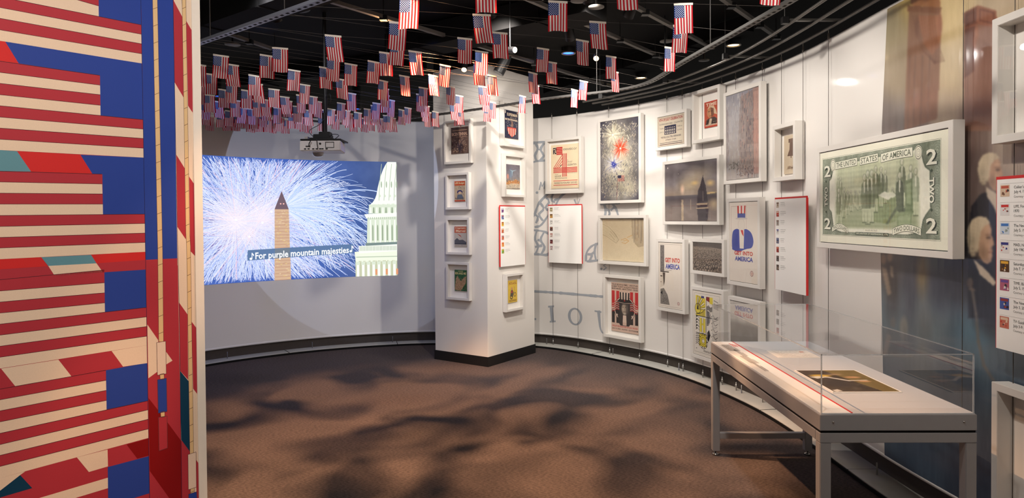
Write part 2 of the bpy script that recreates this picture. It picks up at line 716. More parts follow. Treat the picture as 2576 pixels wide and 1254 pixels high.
class Paint:
    """a small numpy painter; coordinates 0..1 across, 0..a down (top-left origin)"""
    def __init__(self, wd, h, col=(255, 255, 255)):
        self.w, self.h = wd, h
        self.a = np.zeros((h, wd, 3)) + np.array(col, float)
        self.X, self.Y = np.meshgrid((np.arange(wd) + 0.5) / wd, (np.arange(h) + 0.5) / h)

    def mix(self, m, col):
        self.a = self.a * (1 - m[..., None]) + np.asarray(col, float) * m[..., None]

    def poly(self, pts, col, alpha=1.0):
        p = np.asarray(pts, float)
        ins = np.zeros(self.X.shape, bool)
        j = len(p) - 1
        for i in range(len(p)):
            c = ((p[i, 1] > self.Y) != (p[j, 1] > self.Y))
            den = p[j, 1] - p[i, 1]
            den = den if abs(den) > 1e-9 else 1e-9
            ins ^= c & (self.X < (p[j, 0] - p[i, 0]) * (self.Y - p[i, 1]) / den + p[i, 0])
            j = i
        self.mix(ins * float(alpha), col)

    def blob(self, x, y, rx, ry, col, alpha=1.0, soft=0.5, rot=0.0):
        dx, dy = self.X - x, self.Y - y
        if rot:
            dx, dy = dx * math.cos(rot) + dy * math.sin(rot), -dx * math.sin(rot) + dy * math.cos(rot)
        d = np.sqrt((dx / rx) ** 2 + (dy / ry) ** 2)
        self.mix(np.clip((1 - d) / max(soft, 1e-3), 0, 1) * alpha, col)

    def line(self, x0, y0, x1, y1, wd, col, alpha=1.0):
        dx, dy = x1 - x0, y1 - y0
        L2 = dx * dx + dy * dy + 1e-12
        t = np.clip(((self.X - x0) * dx + (self.Y - y0) * dy) / L2, 0, 1)
        d = np.hypot(self.X - x0 - t * dx, self.Y - y0 - t * dy)
        self.mix(np.clip(1.5 - d / (wd / 2), 0, 1) * alpha, col)

    def noise(self, amp, fx, fy, seed=0):
        self.a += (fnoise(self.X * fx, self.Y * fy, seed) * amp)[..., None]

    def blur(self, n=1):
        for _ in range(n):
            for ax in (0, 1):
                p = np.pad(self.a, [(1, 1) if k == ax else (0, 0) for k in range(3)], mode='edge')
                q = [slice(None)] * 3
                lo, hi = list(q), list(q)
                lo[ax], hi[ax] = slice(0, -2), slice(2, None)
                self.a = .25 * p[tuple(lo)] + .5 * self.a + .25 * p[tuple(hi)]

    def grad(self, stops):
        """vertical gradient stops [(y, col)]"""
        ys = [s[0] for s in stops]
        for k in range(3):
            self.a[..., k] = np.interp(self.Y, ys, [s[1][k] for s in stops])


def fnoise(x, y, seed=0):
    """value noise in about -1..1"""
    def h(i, j):
        n = np.sin(i * 127.1 + j * 311.7 + seed * 74.7) * 43758.5453
        return n - np.floor(n)
    xi, yi = np.floor(x), np.floor(y)
    xf, yf = x - xi, y - yi
    u, v = xf * xf * (3 - 2 * xf), yf * yf * (3 - 2 * yf)
    a = h(xi, yi) * (1 - u) + h(xi + 1, yi) * u
    b = h(xi, yi + 1) * (1 - u) + h(xi + 1, yi + 1) * u
    return (a * (1 - v) + b * v) * 2 - 1


def fbm(x, y, seed=0, o=4):
    s = 0
    for k in range(o):
        s = s + fnoise(x * 2 ** k, y * 2 ** k, seed + k) / 2 ** k
    return s / 1.9

# ================================================================== SETTING
OW = 0.17             # how far the fabric stands back from the foot line
WALL_TOP, HEM = 2.84, 0.150
CEIL = 3.42

# ------------------------------------------------------------------ floor: loop-pile carpet
def carpet():
    m = bpy.data.materials.new('carpet')
    m.use_nodes = True
    nt = m.node_tree
    b = nt.nodes['Principled BSDF']
    b.inputs['Roughness'].default_value = 0.95
    b.inputs['Specular IOR Level'].default_value = 0.1
    tc = nt.nodes.new('ShaderNodeTexCoord')
    mp = nt.nodes.new('ShaderNodeMapping')
    mp.inputs['Rotation'].default_value = (0, 0, 0.5)
    mp.inputs['Scale'].default_value = (30, 150, 1)
    n1 = nt.nodes.new('ShaderNodeTexNoise')
    n1.inputs['Scale'].default_value = 1.6
    n1.inputs['Detail'].default_value = 5
    n2 = nt.nodes.new('ShaderNodeTexNoise')
    n2.inputs['Scale'].default_value = 260
    rp = nt.nodes.new('ShaderNodeValToRGB')
    rp.color_ramp.elements[0].position = 0.3
    rp.color_ramp.elements[0].color = (*lin((50, 44, 43)), 1)
    rp.color_ramp.elements[1].position = 0.72
    rp.color_ramp.elements[1].color = (*lin((102, 89, 85)), 1)
    ad = nt.nodes.new('ShaderNodeMath')
    ad.operation = 'MULTIPLY_ADD'
    ad.inputs[1].default_value = 0.35
    bp = nt.nodes.new('ShaderNodeBump')
    bp.inputs['Strength'].default_value = 0.7
    bp.inputs['Distance'].default_value = 0.004
    nt.links.new(tc.outputs['Object'], mp.inputs['Vector'])
    nt.links.new(mp.outputs[0], n1.inputs['Vector'])
    nt.links.new(tc.outputs['Object'], n2.inputs['Vector'])
    nt.links.new(n2.outputs['Fac'], ad.inputs[0])
    nt.links.new(n1.outputs['Fac'], ad.inputs[2])
    sb = nt.nodes.new('ShaderNodeMath')
    sb.operation = 'SUBTRACT'
    sb.inputs[1].default_value = 0.17
    nt.links.new(ad.outputs[0], sb.inputs[0])
    nt.links.new(sb.outputs[0], rp.inputs[0])
    nt.links.new(rp.outputs[0], b.inputs['Base Color'])
    nt.links.new(n2.outputs['Fac'], bp.inputs['Height'])
    nt.links.new(bp.outputs[0], b.inputs['Normal'])
    return m


tag(MB().box(-7, 5, -3, 11, -0.06, 0.0).build('floor', carpet()), 'dark brown loop pile carpet of the gallery floor', kind='structure')
M_BLACK = mat('black_paint', (15, 14, 14), 0.8, var=0.25, scale=6, spec=0.2)
tag(MB().box(-9, 9, -3, 16, CEIL, CEIL + 0.1).build('ceiling', mat('ceiling_black', (11, 10, 10), 0.9, var=0.3, scale=3, spec=0.2)), 'black painted ceiling above the flags', kind='structure')

# ------------------------------------------------------------------ curved fabric wall
M_FABRIC = mat('wall_fabric', (226, 221, 215), 0.42, var=0.025, scale=2.5, bump=0.05, bscale=500, spec=0.4, coat=0.25)
M_HEM = mat('hem_fabric', (232, 228, 224), 0.6, var=0.03, scale=8)
P0, P1 = offset(OW), offset(OW + 0.03)
mb = MB()
prof = []
for a, b in zip(P0, P1):
    mid = (a + b) / 2
    arc = [(*(mid + (a - mid) * math.cos(q)), WALL_TOP - 0.02 + 0.02 * math.sin(q)) for q in np.linspace(0, PI, 7)]
    prof.append([(*a, HEM), (*a, 1.0), *arc, (*b, HEM)])
mb.strip(prof, smooth=True)
wall_curved = mb.build('wall_curved', M_FABRIC)
tag(wall_curved, 'white stretched fabric wall curving around the gallery', kind='structure')
mb = MB()
prof = []
for a, n in zip(P0, BASE_N):
    prof.append([(*(a + n * (0.013 + 0.017 * math.cos(q))), HEM + 0.017 * math.sin(q)) for q in np.linspace(0, 2 * PI, 9)[:-1]])
mb.strip(prof, closed=True, smooth=True)
mb.build('hem', M_HEM, wall_curved)
mb = MB()
PB = offset(OW + 0.035)
mb.strip([[(*a, 0.0), (*a, 2.6)] for a in PB])
mb.build('backing', mat('backing_board', (58, 50, 45), 0.8, var=0.2), wall_curved)

# ledge along the wall's foot: black kick strip and metal sheets laid end to end
base_c = tag(thing('baseboard_curved', None, None), 'low metal ledge at the foot of the curved fabric wall', kind='structure')
mb = MB()
Pa, Pb = offset(0.0), offset(0.012)
mb.strip([[(*a, 0.0), (*a, 0.022), (*b, 0.022)] for a, b in zip(Pa, Pb)])
mb.build('kick_strip', M_BLACK, base_c)
M_LEDGE = mat('brushed_metal', (204, 202, 194), 0.35, metal=0.2, var=0.08, scale=12)
Pi, Po = offset(0.008), offset(OW + 0.034)
n_l = 26
for i in range(0, len(BASE) - n_l, n_l):
    mb = MB()
    j = min(i + n_l, len(BASE) - 1)
    idx = list(range(i, j + 1))
    rows = []
    for k in idx:
        g = 0.004 if k in (i, j) else 0.0
        t = np.array([BASE_N[k][1], -BASE_N[k][0]]) * (g if k == i else -g if k == j else 0)
        z = 0.026 + 0.0015 * ((i // n_l) % 2)
        rows.append([(*(Pi[k] + t), 0.021), (*(Pi[k] + t), z), (*(Po[k] + t), z), (*(Po[k] + t), 0.021)])
    mb.strip(rows)
    mb.build('ledge_panel', M_LEDGE, base_c)
# stand-off pins on the ledge
M_PIN = mat('pin_steel', (150, 148, 145), 0.3, metal=0.9)
pin = MB().lathe([(0, 0.075), (0.005, 0.075), (0.005, 0.0), (0.007, 0.0)], n=8).mesh('pin', M_PIN)
for k in range(60, len(BASE) - 20, 19):
    p = BASE[k] + BASE_N[k] * 0.135
    link('pin', pin, base_c).location = (*p, 0.027)

# grey map lettering printed on the fabric
WM = WallMap(1200, 2700, OW)
cv = Canvas(mapping=WM)
G = (158, 163, 170)


def dense(pts, n=8):
    return resample(catmull(pts, 8), 6.0) if len(pts) > 2 else np.stack([np.linspace(pts[0][k], pts[1][k], n) for k in (0, 1)], 1)


def mapline(pts, wd, z=1):
    p = dense(pts)
    ww = wd * (1 + 0.35 * fnoise(p[:, 0] / 6.0, p[:, 1] / 6.0, 3))
    cv.stroke(p, ww, G, z)


for L in [[(1330, 362), (1350, 359), (1372, 357)], [(1330, 412), (1350, 406), (1372, 404)], [(1347, 360), (1353, 374), (1346, 392), (1350, 405)],
          [(1369, 360), (1360, 376), (1368, 392), (1359, 404)], [(1353, 376), (1361, 377)],
          [(1424, 484), (1408, 498), (1398, 516), (1386, 532), (1362, 566), (1345, 572)], [(1380, 486), (1356, 512), (1344, 542), (1330, 556)],
          [(1392, 488), (1386, 502), (1396, 510)], [(1374, 498), (1382, 508), (1372, 524), (1384, 530)], [(1360, 512), (1368, 526), (1356, 540), (1366, 556)],
          [(1346, 540), (1354, 548), (1348, 562)], [(1404, 500), (1394, 505)],
          [(1330, 580), (1350, 580), (1372, 584), (1384, 592)], [(1330, 640), (1352, 640), (1376, 642), (1384, 634)], [(1350, 582), (1346, 602), (1354, 620), (1348, 638)],
          [(1368, 586), (1360, 604), (1370, 622), (1362, 640)], [(1352, 604), (1361, 606)], [(1346, 622), (1364, 618)],
          [(1474, 658), (1476, 636), (1488, 620), (1504, 614), (1520, 612)], [(1500, 612), (1496, 634), (1500, 658)], [(1478, 640), (1490, 640), (1496, 634)], [(1484, 656), (1490, 642)], [(1476, 658), (1500, 656), (1520, 652)],
          [(1519, 512), (1524, 528), (1522, 545)], [(1540, 512), (1550, 526), (1556, 545)], [(1524, 526), (1534, 532), (1532, 545)], [(1546, 522), (1536, 530)], [(1510, 514), (1560, 512)]]:
    mapline(L, 5.5)
mapline([(1335, 733), (1400, 737), (1460, 742), (1530, 748)], 6)
# lettering of the map
for L, wd in [([(1357, 478), (1361, 458)], 3.4), ([(1361, 458), (1364, 470)], 2.0), ([(1364, 470), (1371, 456)], 2.0), ([(1371, 456), (1369, 476)], 3.4), ([(1445, 502), (1452, 520)], 3.4), ([(1452, 520), (1459, 501)], 2.0),
              ([(1526, 664), (1518, 668), (1526, 674), (1518, 680)], 3)]:
    mapline(L, wd)
cv.disc(1351, 485, 3.5, G, 1, 10)
cv.disc(1513, 677, 3, G, 1, 10)
cv.poly([(1383, 774), (1391, 773), (1394, 808), (1386, 809)], G)
cv.poly([(1379, 770), (1394, 769), (1394, 773.5), (1379, 774.5)], G)
cv.poly([(1383, 808), (1398, 807), (1398, 811), (1383, 812)], G)
cv.poly([(1336, 800), (1349, 801), (1349, 806), (1336, 806)], G)
n = 36
pts, fs = [], []
for k in range(n + 1):
    q = 2 * PI * k / n
    pts += [(1447 + 11.5 * math.cos(q) + 1.2 * math.sin(q), 797 + 18 * math.sin(q)), (1447 + 18 * math.cos(q) + 2 * math.sin(q), 797 + 22 * math.sin(q))]
for k in range(n):
    fs.append((2 * k, 2 * k + 1, 2 * k + 3, 2 * k + 2))
cv._add(pts, fs, G, 1)
cv.stroke(dense([(1506, 782), (1508, 806), (1511, 828), (1518, 840), (1526, 838)]), np.linspace(8, 2.5, len(dense([(1506, 782), (1508, 806), (1511, 828), (1518, 840), (1526, 838)]))), G)
cv.poly([(1496, 781), (1513, 784), (1513, 788), (1496, 785)], G)
M_INK = print_mat('wall_ink', 0.5, spec=0.4)
cv.build('printed_map', M_INK, wall_curved, eps=0.0006, back=0.0012, cut=10.0)

# printed mural of standing figures, curtains and draped pillars on the near end of the wall
MX1, MY0, MY1 = 2700.0, -90.0, 1330.0
_sy = [-90, 20, 320, 640, 1100, 1330]
_sx = [2238, 2233, 2219, 2216, 2225, 2229]


def seam(y):
    return np.interp(y, _sy, _sx)


PN = Paint(245, 700)
PXX = seam(PN.Y * (MY1 - MY0) + MY0) + PN.X * (MX1 - seam(PN.Y * (MY1 - MY0) + MY0))
PYY = PN.Y * (MY1 - MY0) + MY0
PN.X, PN.Y = PXX, PYY      # paint in pixel units of the layout
kp = [(2230, -60, 190, 165, 95), (2290, -40, 200, 170, 95), (2230, 60, 150, 138, 108), (2262, 180, 158, 142, 118), (2232, 320, 118, 108, 104), (2290, 330, 112, 104, 102), (2380, 40, 214, 190, 140), (2386, 180, 206, 186, 150),
      (2386, 290, 178, 160, 138), (2440, 200, 190, 170, 140), (2520, 60, 196, 176, 148), (2560, 300, 176, 156, 136), (2540, 380, 170, 152, 134), (2620, 200, 190, 168, 140), (2450, 420, 92, 76, 72), (2440, 330, 120, 98, 90),
      (2230, 660, 92, 78, 74), (2300, 660, 70, 66, 72), (2420, 700, 56, 56, 64), (2480, 760, 52, 54, 62), (2560, 760, 60, 66, 76), (2240, 760, 74, 92, 112), (2330, 820, 72, 90, 108), (2450, 840, 62, 92, 120),
      (2560, 900, 58, 80, 104), (2240, 1000, 52, 72, 98), (2400, 1000, 50, 66, 88), (2560, 1000, 54, 70, 92), (2300, 1200, 48, 66, 92), (2450, 1200, 46, 58, 80), (2640, 1200, 50, 60, 80), (2640, 600, 90, 82, 80)]
kp = [(x, y, *(np.array((r, g, b_)) * (np.array((1.4, 1.28, 1.12)) if y > 740 else 1.0))) for (x, y, r, g, b_) in kp]
num, den = 0, 0
for (x, y, r, g, b_) in kp:
    d = ((PXX - x) / 1.0) ** 2 + ((PYY - y) / 1.6) ** 2 + 300
    wgt = d ** -1.8
    num = num + wgt[..., None] * np.array([r, g, b_], float)
    den = den + wgt
PN.a = num / den[..., None]
BR = (128, 84, 62)
PN.poly([(2292, -90), (2366, -90), (2366, 20), (2292, 14)], (152, 98, 62), 0.9)
PN.poly([(2284, 14), (2370, 20), (2366, 36), (2284, 30)], (120, 76, 54), 0.9)
PN.poly([(2288, 30), (2366, 36), (2370, 50), (2366, 170), (2358, 300), (2276, 330), (2280, 200)], (132, 92, 72), 0.85)
PN.poly([(2310, 40), (2366, 40), (2371, 60), (2368, 92), (2362, 120), (2346, 140), (2324, 110)], (172, 112, 78), 0.7)
for k in range(9):
    x = 2310 + k * 6.5
    pts_ = [(x - 12, 40), (x - 4, 80 + 3 * k), (x + 14, 130 + 3 * k), (2352, 160)]
    for a_, b_ in zip(pts_[:-1], pts_[1:]):
        PN.line(*a_, *b_, 2.4, (104, 68, 52), 0.55)
PN.blob(2308, 70, 8, 34, (118, 80, 62), 0.7, 0.5)
PN.blob(2366, 62, 7, 40, (150, 96, 70), 0.8, 0.5)
for x in (2290, 2304, 2322, 2340):
    PN.line(x, 140, x - 6, 325, 2.2, (92, 76, 70), 0.5)
# second pillar
PN.poly([(2424, 34), (2460, 14), (2508, 28), (2508, 72), (2462, 62), (2426, 74)], (150, 98, 78), 0.95)
PN.poly([(2424, 34), (2458, 16), (2458, 60), (2426, 72)], (112, 74, 62), 0.9)
for q in [(2432, 40, 2452, 30), (2452, 30, 2452, 54), (2432, 40, 2432, 64), (2432, 64, 2452, 54), (2466, 24, 2500, 33), (2500, 33, 2500, 60), (2466, 24, 2466, 52), (2466, 52, 2500, 60)]:
    PN.line(*q, 2.2, (86, 56, 48), 0.8)
PN.poly([(2426, 74), (2462, 62), (2508, 72), (2508, 330), (2424, 330)], (138, 98, 84), 0.85)
PN.poly([(2426, 74), (2456, 64), (2452, 180), (2424, 200)], (108, 74, 66), 0.8)
PN.blob(2457, 84, 6, 24, (168, 116, 92), 0.8, 0.4)
PN.blob(2453, 108, 5, 20, (158, 106, 84), 0.8, 0.4)
for k in range(6):
    PN.line(2458 + k * 6, 92 + 4 * k, 2452 + k * 9, 200, 2.2, (112, 76, 64), 0.5)
for k in range(5):
    PN.line(2436 + 15 * k, 330, 2434 + 15 * k, 400, 2.0, (86, 62, 58), 0.5)
PN.poly([(2424, 318), (2508, 318), (2510, 330), (2424, 330)], (146, 110, 92), 0.7)
# standing men: the nearer ones stand at the right, in dark coats with powdered hair
def head(x0, y0, wd, ht, skin=(186, 150, 122)):
    """side-lit head of a man with powdered hair, turned to the right"""
    q = lambda pts: [(x0 + a * wd, y0 + b * ht) for a, b in pts]
    sk = np.array(skin, float)
    PN.poly(q([(.45, .12), (.80, .14), (.90, .28), (.90, .38), (.94, .44), (1.0, .58), (.93, .62), (.93, .68), (.95, .71), (.92, .75), (.94, .80), (.88, .92), (.76, .98), (.60, .94), (.45, .80), (.40, .5)]), sk)
    PN.blob(x0 + .55 * wd, y0 + .74 * ht, .26 * wd, .24 * ht, sk * .72, .7, .9)
    PN.blob(x0 + .74 * wd, y0 + .25 * ht, .2 * wd, .14 * ht, sk * 1.12, .8, .9)
    PN.blob(x0 + .76 * wd, y0 + .60 * ht, .13 * wd, .10 * ht, sk * 1.1, .7, .9)
    PN.blob(x0 + .80 * wd, y0 + .44 * ht, .12 * wd, .05 * ht, sk * .62, .8, .8)
    PN.blob(x0 + .90 * wd, y0 + .66 * ht, .06 * wd, .05 * ht, sk * .7, .8, .8)
    PN.line(x0 + .72 * wd, y0 + .445 * ht, x0 + .86 * wd, y0 + .435 * ht, .035 * wd, (58, 42, 36), .85)
    PN.line(x0 + .68 * wd, y0 + .385 * ht, x0 + .89 * wd, y0 + .38 * ht, .035 * wd, (112, 84, 66), .7)
    PN.line(x0 + .80 * wd, y0 + .735 * ht, x0 + .93 * wd, y0 + .725 * ht, .03 * wd, (116, 66, 56), .8)
    PN.blob(x0 + .78 * wd, y0 + .90 * ht, .14 * wd, .07 * ht, sk * .86, .7, .8)
    hr = np.array((202, 184, 156), float)
    PN.poly(q([(0, .45), (.04, .25), (.2, .07), (.45, 0), (.72, .03), (.85, .14), (.66, .2), (.52, .3), (.46, .5), (.44, .66), (.28, .74), (.08, .68)]), hr)
    PN.blob(x0 + .18 * wd, y0 + .5 * ht, .24 * wd, .26 * ht, hr * .74, .7, .9)
    for k in range(9):
        PN.line(x0 + (.62 - .05 * k) * wd, y0 + (.05 + .01 * k) * ht, x0 + (.50 - .055 * k) * wd, y0 + (.30 + .03 * k) * ht, .02 * wd, hr * (.84 if k % 2 else 1.1), .6)
    for a, b in ((.22, .64), (.34, .70), (.24, .78), (.16, .72)):
        PN.blob(x0 + a * wd, y0 + b * ht, .12 * wd, .06 * ht, hr * .9, .95, .5)
        PN.blob(x0 + a * wd, y0 + (b + .035) * ht, .11 * wd, .03 * ht, hr * .6, .7, .8)


PN.poly([(2440, 560), (2444, 520), (2468, 488), (2488, 482), (2512, 520), (2540, 560), (2548, 700), (2440, 700)], (40, 39, 46), 0.95)
PN.poly([(2480, 470), (2508, 488), (2516, 560), (2500, 520), (2484, 496)], (204, 188, 166), 0.95)
PN.line(2450, 520, 2462, 690, 6, (58, 54, 58), .6)
head(2460, 384, 64, 100)
PN.poly([(2436, 690), (2438, 648), (2470, 656), (2505, 690), (2530, 760), (2530, 800), (2436, 800)], (35, 37, 45), 0.95)
PN.poly([(2448, 650), (2484, 682), (2508, 712), (2500, 720), (2466, 692)], (204, 188, 166), 0.95)
head(2432, 544, 70, 124)
# more figures, lower and farther, half hidden by the framed note
PN.blob(2500, 790, 70, 70, (40, 42, 52), .9, .8)
PN.blob(2246, 720, 30, 110, (54, 46, 48), .75, .7)
PN.blob(2290, 740, 34, 150, (66, 66, 78), .6, .8)
PN.blob(2322, 690, 22, 80, (126, 108, 72), .85, .7)
PN.blob(2326, 800, 30, 110, (112, 114, 112), .7, .8)
PN.blob(2360, 720, 36, 110, (58, 58, 70), .6, .8)
for (x, y) in ((2224, 652), (2240, 646)):
    PN.blob(x, y, 9, 17, (150, 118, 100), .9, .5)
PN.poly([(2219, 672), (2232, 676), (2244, 740), (2234, 744)], (176, 152, 126), .6)
PN.poly([(2240, 668), (2248, 672), (2248, 700), (2242, 696)], (170, 146, 122), .6)
PN.blob(2275, 828, 13, 40, (132, 130, 122), .8, .4)
PN.blob(2248, 812, 8, 18, (112, 108, 106), .7, .5)
for k in range(5):
    PN.line(2322 + 4 * k, 760, 2318 + 8 * k, 900, 3, (98, 102, 106), .5)
# the chair in front of them
PN.blob(2441, 712, 10, 15, (96, 84, 78), 0.9, 0.3)
for a_, b_ in zip([(2446, 726), (2456, 790), (2462, 860), (2476, 920), (2506, 968)], [(2456, 790), (2462, 860), (2476, 920), (2506, 968), (2560, 1000)]):
    PN.line(*a_, *b_, 7, (112, 104, 96), 0.85)
PN.line(2440, 728, 2452, 730, 6, (112, 96, 84), 0.8)
PN.blur(2)
PN.a += (fbm(PXX / 40, PYY / 90, 5) * 10)[..., None] + (fnoise(PXX / 5, PYY / 40, 8) * 4)[..., None]
cm = Canvas(mapping=lambda X, Y, lift: WM(seam((1 - Y) * (MY1 - MY0) + MY0) + X * (MX1 - seam((1 - Y) * (MY1 - MY0) + MY0)), (1 - Y) * (MY1 - MY0) + MY0, lift))
cm.raster(PN.a, 0, 0, 1, 1, 0)
M_MURAL = print_mat('mural_vinyl', 0.38, spec=0.45, coat=0.3)


def clip_hem(P):
    P[:, 2] = np.clip(P[:, 2], HEM + 0.005, WALL_TOP - 0.022)
    return P


cm.build('printed_mural', M_MURAL, wall_curved, back=0.0015, xf=clip_hem)

# ------------------------------------------------------------------ square column
cc_, cl_, cr_ = at_z(1228, 924, 0)[:2], at_z(1095.5, 904, 0)[:2], at_z(1344.5, 888.4, 0)[:2]
uL = (cl_ - cc_)
wL = np.linalg.norm(uL)
uL = uL / wL
uR = np.array([-uL[1], uL[0]])
if uR @ (cr_ - cc_) < 0:
    uR = -uR
wR = (cr_ - cc_) @ uR
cor = [cc_, cc_ + uL * wL, cc_ + uL * wL + uR * wR, cc_ + uR * wR]
COL_TOP = 3.24
M_COLW = mat('column_paint', (226, 221, 214), 0.62, var=0.02, scale=5, bump=0.04, bscale=300)


def prism(poly, z0, z1):
    n_ = len(poly)
    vs = [(*p, z0) for p in poly] + [(*p, z1) for p in poly]
    fs = [tuple(range(n_))[::-1], tuple(range(n_, 2 * n_))] + [(i, (i + 1) % n_, n_ + (i + 1) % n_, n_ + i) for i in range(n_)]
    return MB().add(vs, fs)


column = prism(cor, 0.0, COL_TOP).build('column', M_COLW, bevel=0.003)
tag(column, 'white square column standing free in front of the curved wall', kind='structure')
mid = sum(cor) / 4
grow = [p + (p - mid) / np.linalg.norm(p - mid) * 0.012 for p in cor]
prism(grow, 0.0, 0.105).build('baseboard_column', mat('black_base', (20, 19, 20), 0.5, var=0.1), column, bevel=0.002)
prism([mid + (p - mid) * 0.985 for p in cor], COL_TOP - 0.02, CEIL + 0.02).build('column_head', M_BLACK, column)

# ------------------------------------------------------------------ left wall with the stripe mural
ML_P = at_y(506, 548, 3.0)[:2]
ML_D = np.array([0.757, 1.0]) / math.hypot(0.757, 1.0)
ML_N = np.array([ML_D[1], -ML_D[0]])           # towards the viewer
if ML_N @ (-ML_P) < 0:
    ML_N = -ML_N


def lm_map(px, py, lift):
    px, py = np.asarray(px, float), np.asarray(py, float)
    rx, rz = ray_xz(px, py)
    n_ = np.array([-ML_D[1], ML_D[0]])
    t = (n_ @ ML_P) / (n_[0] * rx + n_[1])
    return np.stack([rx * t + ML_N[0] * lift, t + ML_N[1] * lift, H + rz * t], -1)


LW_TOP = 3.0
a_, b_ = ML_P - ML_D * 2.6, ML_P
M_CREAM = (228, 203, 178)
wl = prism([a_, b_, b_ - ML_N * 0.09, a_ - ML_N * 0.09], 0.0, LW_TOP).build('wall_left', mat('panel_paint', (222, 200, 178), 0.6, var=0.02))
tag(wl, 'tall panel wall with a red, cream and blue stripe mural', kind='structure')
cs = Canvas(mapping=lm_map)
RED, CRM, BLU, TEA, ORG, DTE, DRD = (176, 50, 62), (232, 206, 182), (40, 66, 152), (98, 146, 160), (208, 42, 42), (4, 56, 84), (134, 6, 12)
S1, S2 = 1.9904, 1.979
XL = -170.0           # the print runs on past the edge of the view


def p1(x, y):
    return (x / S1, y / S1)


def p2(x, y):
    return (x / S2, 620 + y / S2)


def wp(pts, col, z=2, P=p1):
    q = [P(*p) for p in pts]
    cs.poly([(x, -y) for x, y in q], col, z)


def C_at(y):   # inner edge of the star fields
    return np.interp(y, [15, 191, 440, 537, 686, 933, 1176, 1254], [247.7, 251, 256, 259, 262, 266, 271, 272])


def L0_at(y):
    return np.interp(y, [-40, 0, 1254, 1300], [353.3, 354, 376, 377])


INKL = (60, 24, 34)


def band(yl0, yr0, yl1, yr1, end, col, z=2, P=p1, line=True):
    """stripe from the picture's edge to the star field ('c') or the upright ('l'); y values in zoom units"""
    y0a, y1a = P(0, yl0)[1], P(0, yl1)[1]
    y0b, y1b = P(0, yr0)[1], P(0, yr1)[1]
    fx = C_at if end == 'c' else L0_at
    xa, xb = fx(y0b), fx(y1b)

    def ext(ya, yb, xe):
        return ya + (yb - ya) / xe * XL
    cs.poly([(XL, -ext(y0a, y0b, xa)), (xa, -y0b), (xb, -y1b), (XL, -ext(y1a, y1b, xb))], col, z)
    if line:
        cs.stroke([(XL, -ext(y0a, y0b, xa)), (xa, -y0b)], 1.1, INKL, z + 1.5)


def lmm(X, Y, lift):
    return lm_map(X, -Y, lift)


cs.map = lmm
# field behind everything
cs.poly([(XL, 40), (493, 40), (503, -1300), (XL, -1300)], RED, 0)
# first flag
band(-110, 30, -15, 82 - 0, 'c', CRM)
band(-15, 125, 38, 172, 'l', RED)
wp([(493, -60), (706, -60), (707, 125), (494, 82)], BLU, 2.6)
band(38, 172, 92, 220, 'l', CRM)
band(92, 220, 150, 270, 'l', RED)
band(150, 270, 205, 318, 'l', CRM)
wp([(-330, 158), (0, 205), (25, 208), (93, 318), (0, 305), (-330, 258)], ORG)
wp([(25, 208), (709, 318), (712, 405), (500, 378), (93, 318)], BLU)
# second flag
band(307, 378, 363, 427, 'c', RED)
band(363, 427, 418, 475, 'c', CRM)
band(418, 475, 475, 528, 'c', RED)
band(475, 528, 530, 578, 'c', CRM)
wp([(500, 378), (712, 405), (715, 600), (503, 578)], BLU, 2.4)
band(530, 600, 587, 647, 'l', RED)
band(587, 647, 642, 694, 'l', CRM)
band(642, 694, 698, 743, 'l', RED)
band(698, 743, 752, 790, 'l', CRM)
wp([(-330, 735), (0, 752), (85, 758), (155, 860), (0, 857), (-330, 850)], TEA)
wp([(85, 758), (402, 776), (462, 871), (155, 860)], ORG)
wp([(402, 776), (718, 790), (720, 881), (462, 871)], BLU)
# third flag
band(858, 873, 912, 922, 'c', RED)
band(912, 922, 968, 972, 'c', CRM)
band(968, 972, 1023, 1023, 'c', RED)
band(1023, 1023, 1080, 1075, 'c', CRM)
wp([(512, 873), (720, 881), (724, 1073), (515, 1074)], BLU, 2.4)
band(1080, 1073, 1135, 1120, 'l', RED)
band(1135, 1120, 1190, 1168, 'l', CRM)
band(1190, 1168, 1243, 1215, 'l', RED)
band(1243, 1215, 1299, 1262, 'l', CRM)
A = p2
wp([(-330, 85), (0, 65), (205, 55), (237, 100), (0, 115), (-330, 138)], ORG, P=A)
wp([(205, 55), (453, 43), (480, 85), (240, 98)], TEA, P=A)
wp([(453, 43), (724, 28), (725, 68), (480, 85)], ORG, P=A)
wp([(240, 98), (480, 85), (512, 130), (272, 148)], CRM, P=A)
wp([(480, 85), (725, 68), (727, 116), (512, 130)], RED, P=A)
# fourth flag
band(167, 118, 223, 182 - 14 + 14, 'c', RED, P=A)
band(223, 182, 278, 232, 'c', CRM, P=A)
band(278, 232, 333, 282, 'c', RED, P=A)
band(333, 282, 388, 328, 'c', CRM, P=A)
wp([(519, 130), (727, 116), (730, 305), (522, 328)], BLU, 2.4, P=A)
band(388, 305, 443, 352, 'l', RED, P=A)
band(443, 352, 498, 400, 'l', CRM, P=A)
band(498, 400, 553, 448, 'l', RED, P=A)
band(553, 448, 609, 493, 'l', CRM, P=A)
wp([(5, 610), (290, 565), (355, 648), (75, 697)], CRM, 2.5, P=A)
wp([(290, 565), (555, 522), (612, 600), (355, 648)], RED, 2.5, P=A)
wp([(555, 522), (732, 493), (735, 582), (612, 600)], CRM, 2.5, P=A)
wp([(-330, 672), (0, 612), (5, 610), (75, 697), (0, 710), (-330, 770)], RED, P=A)
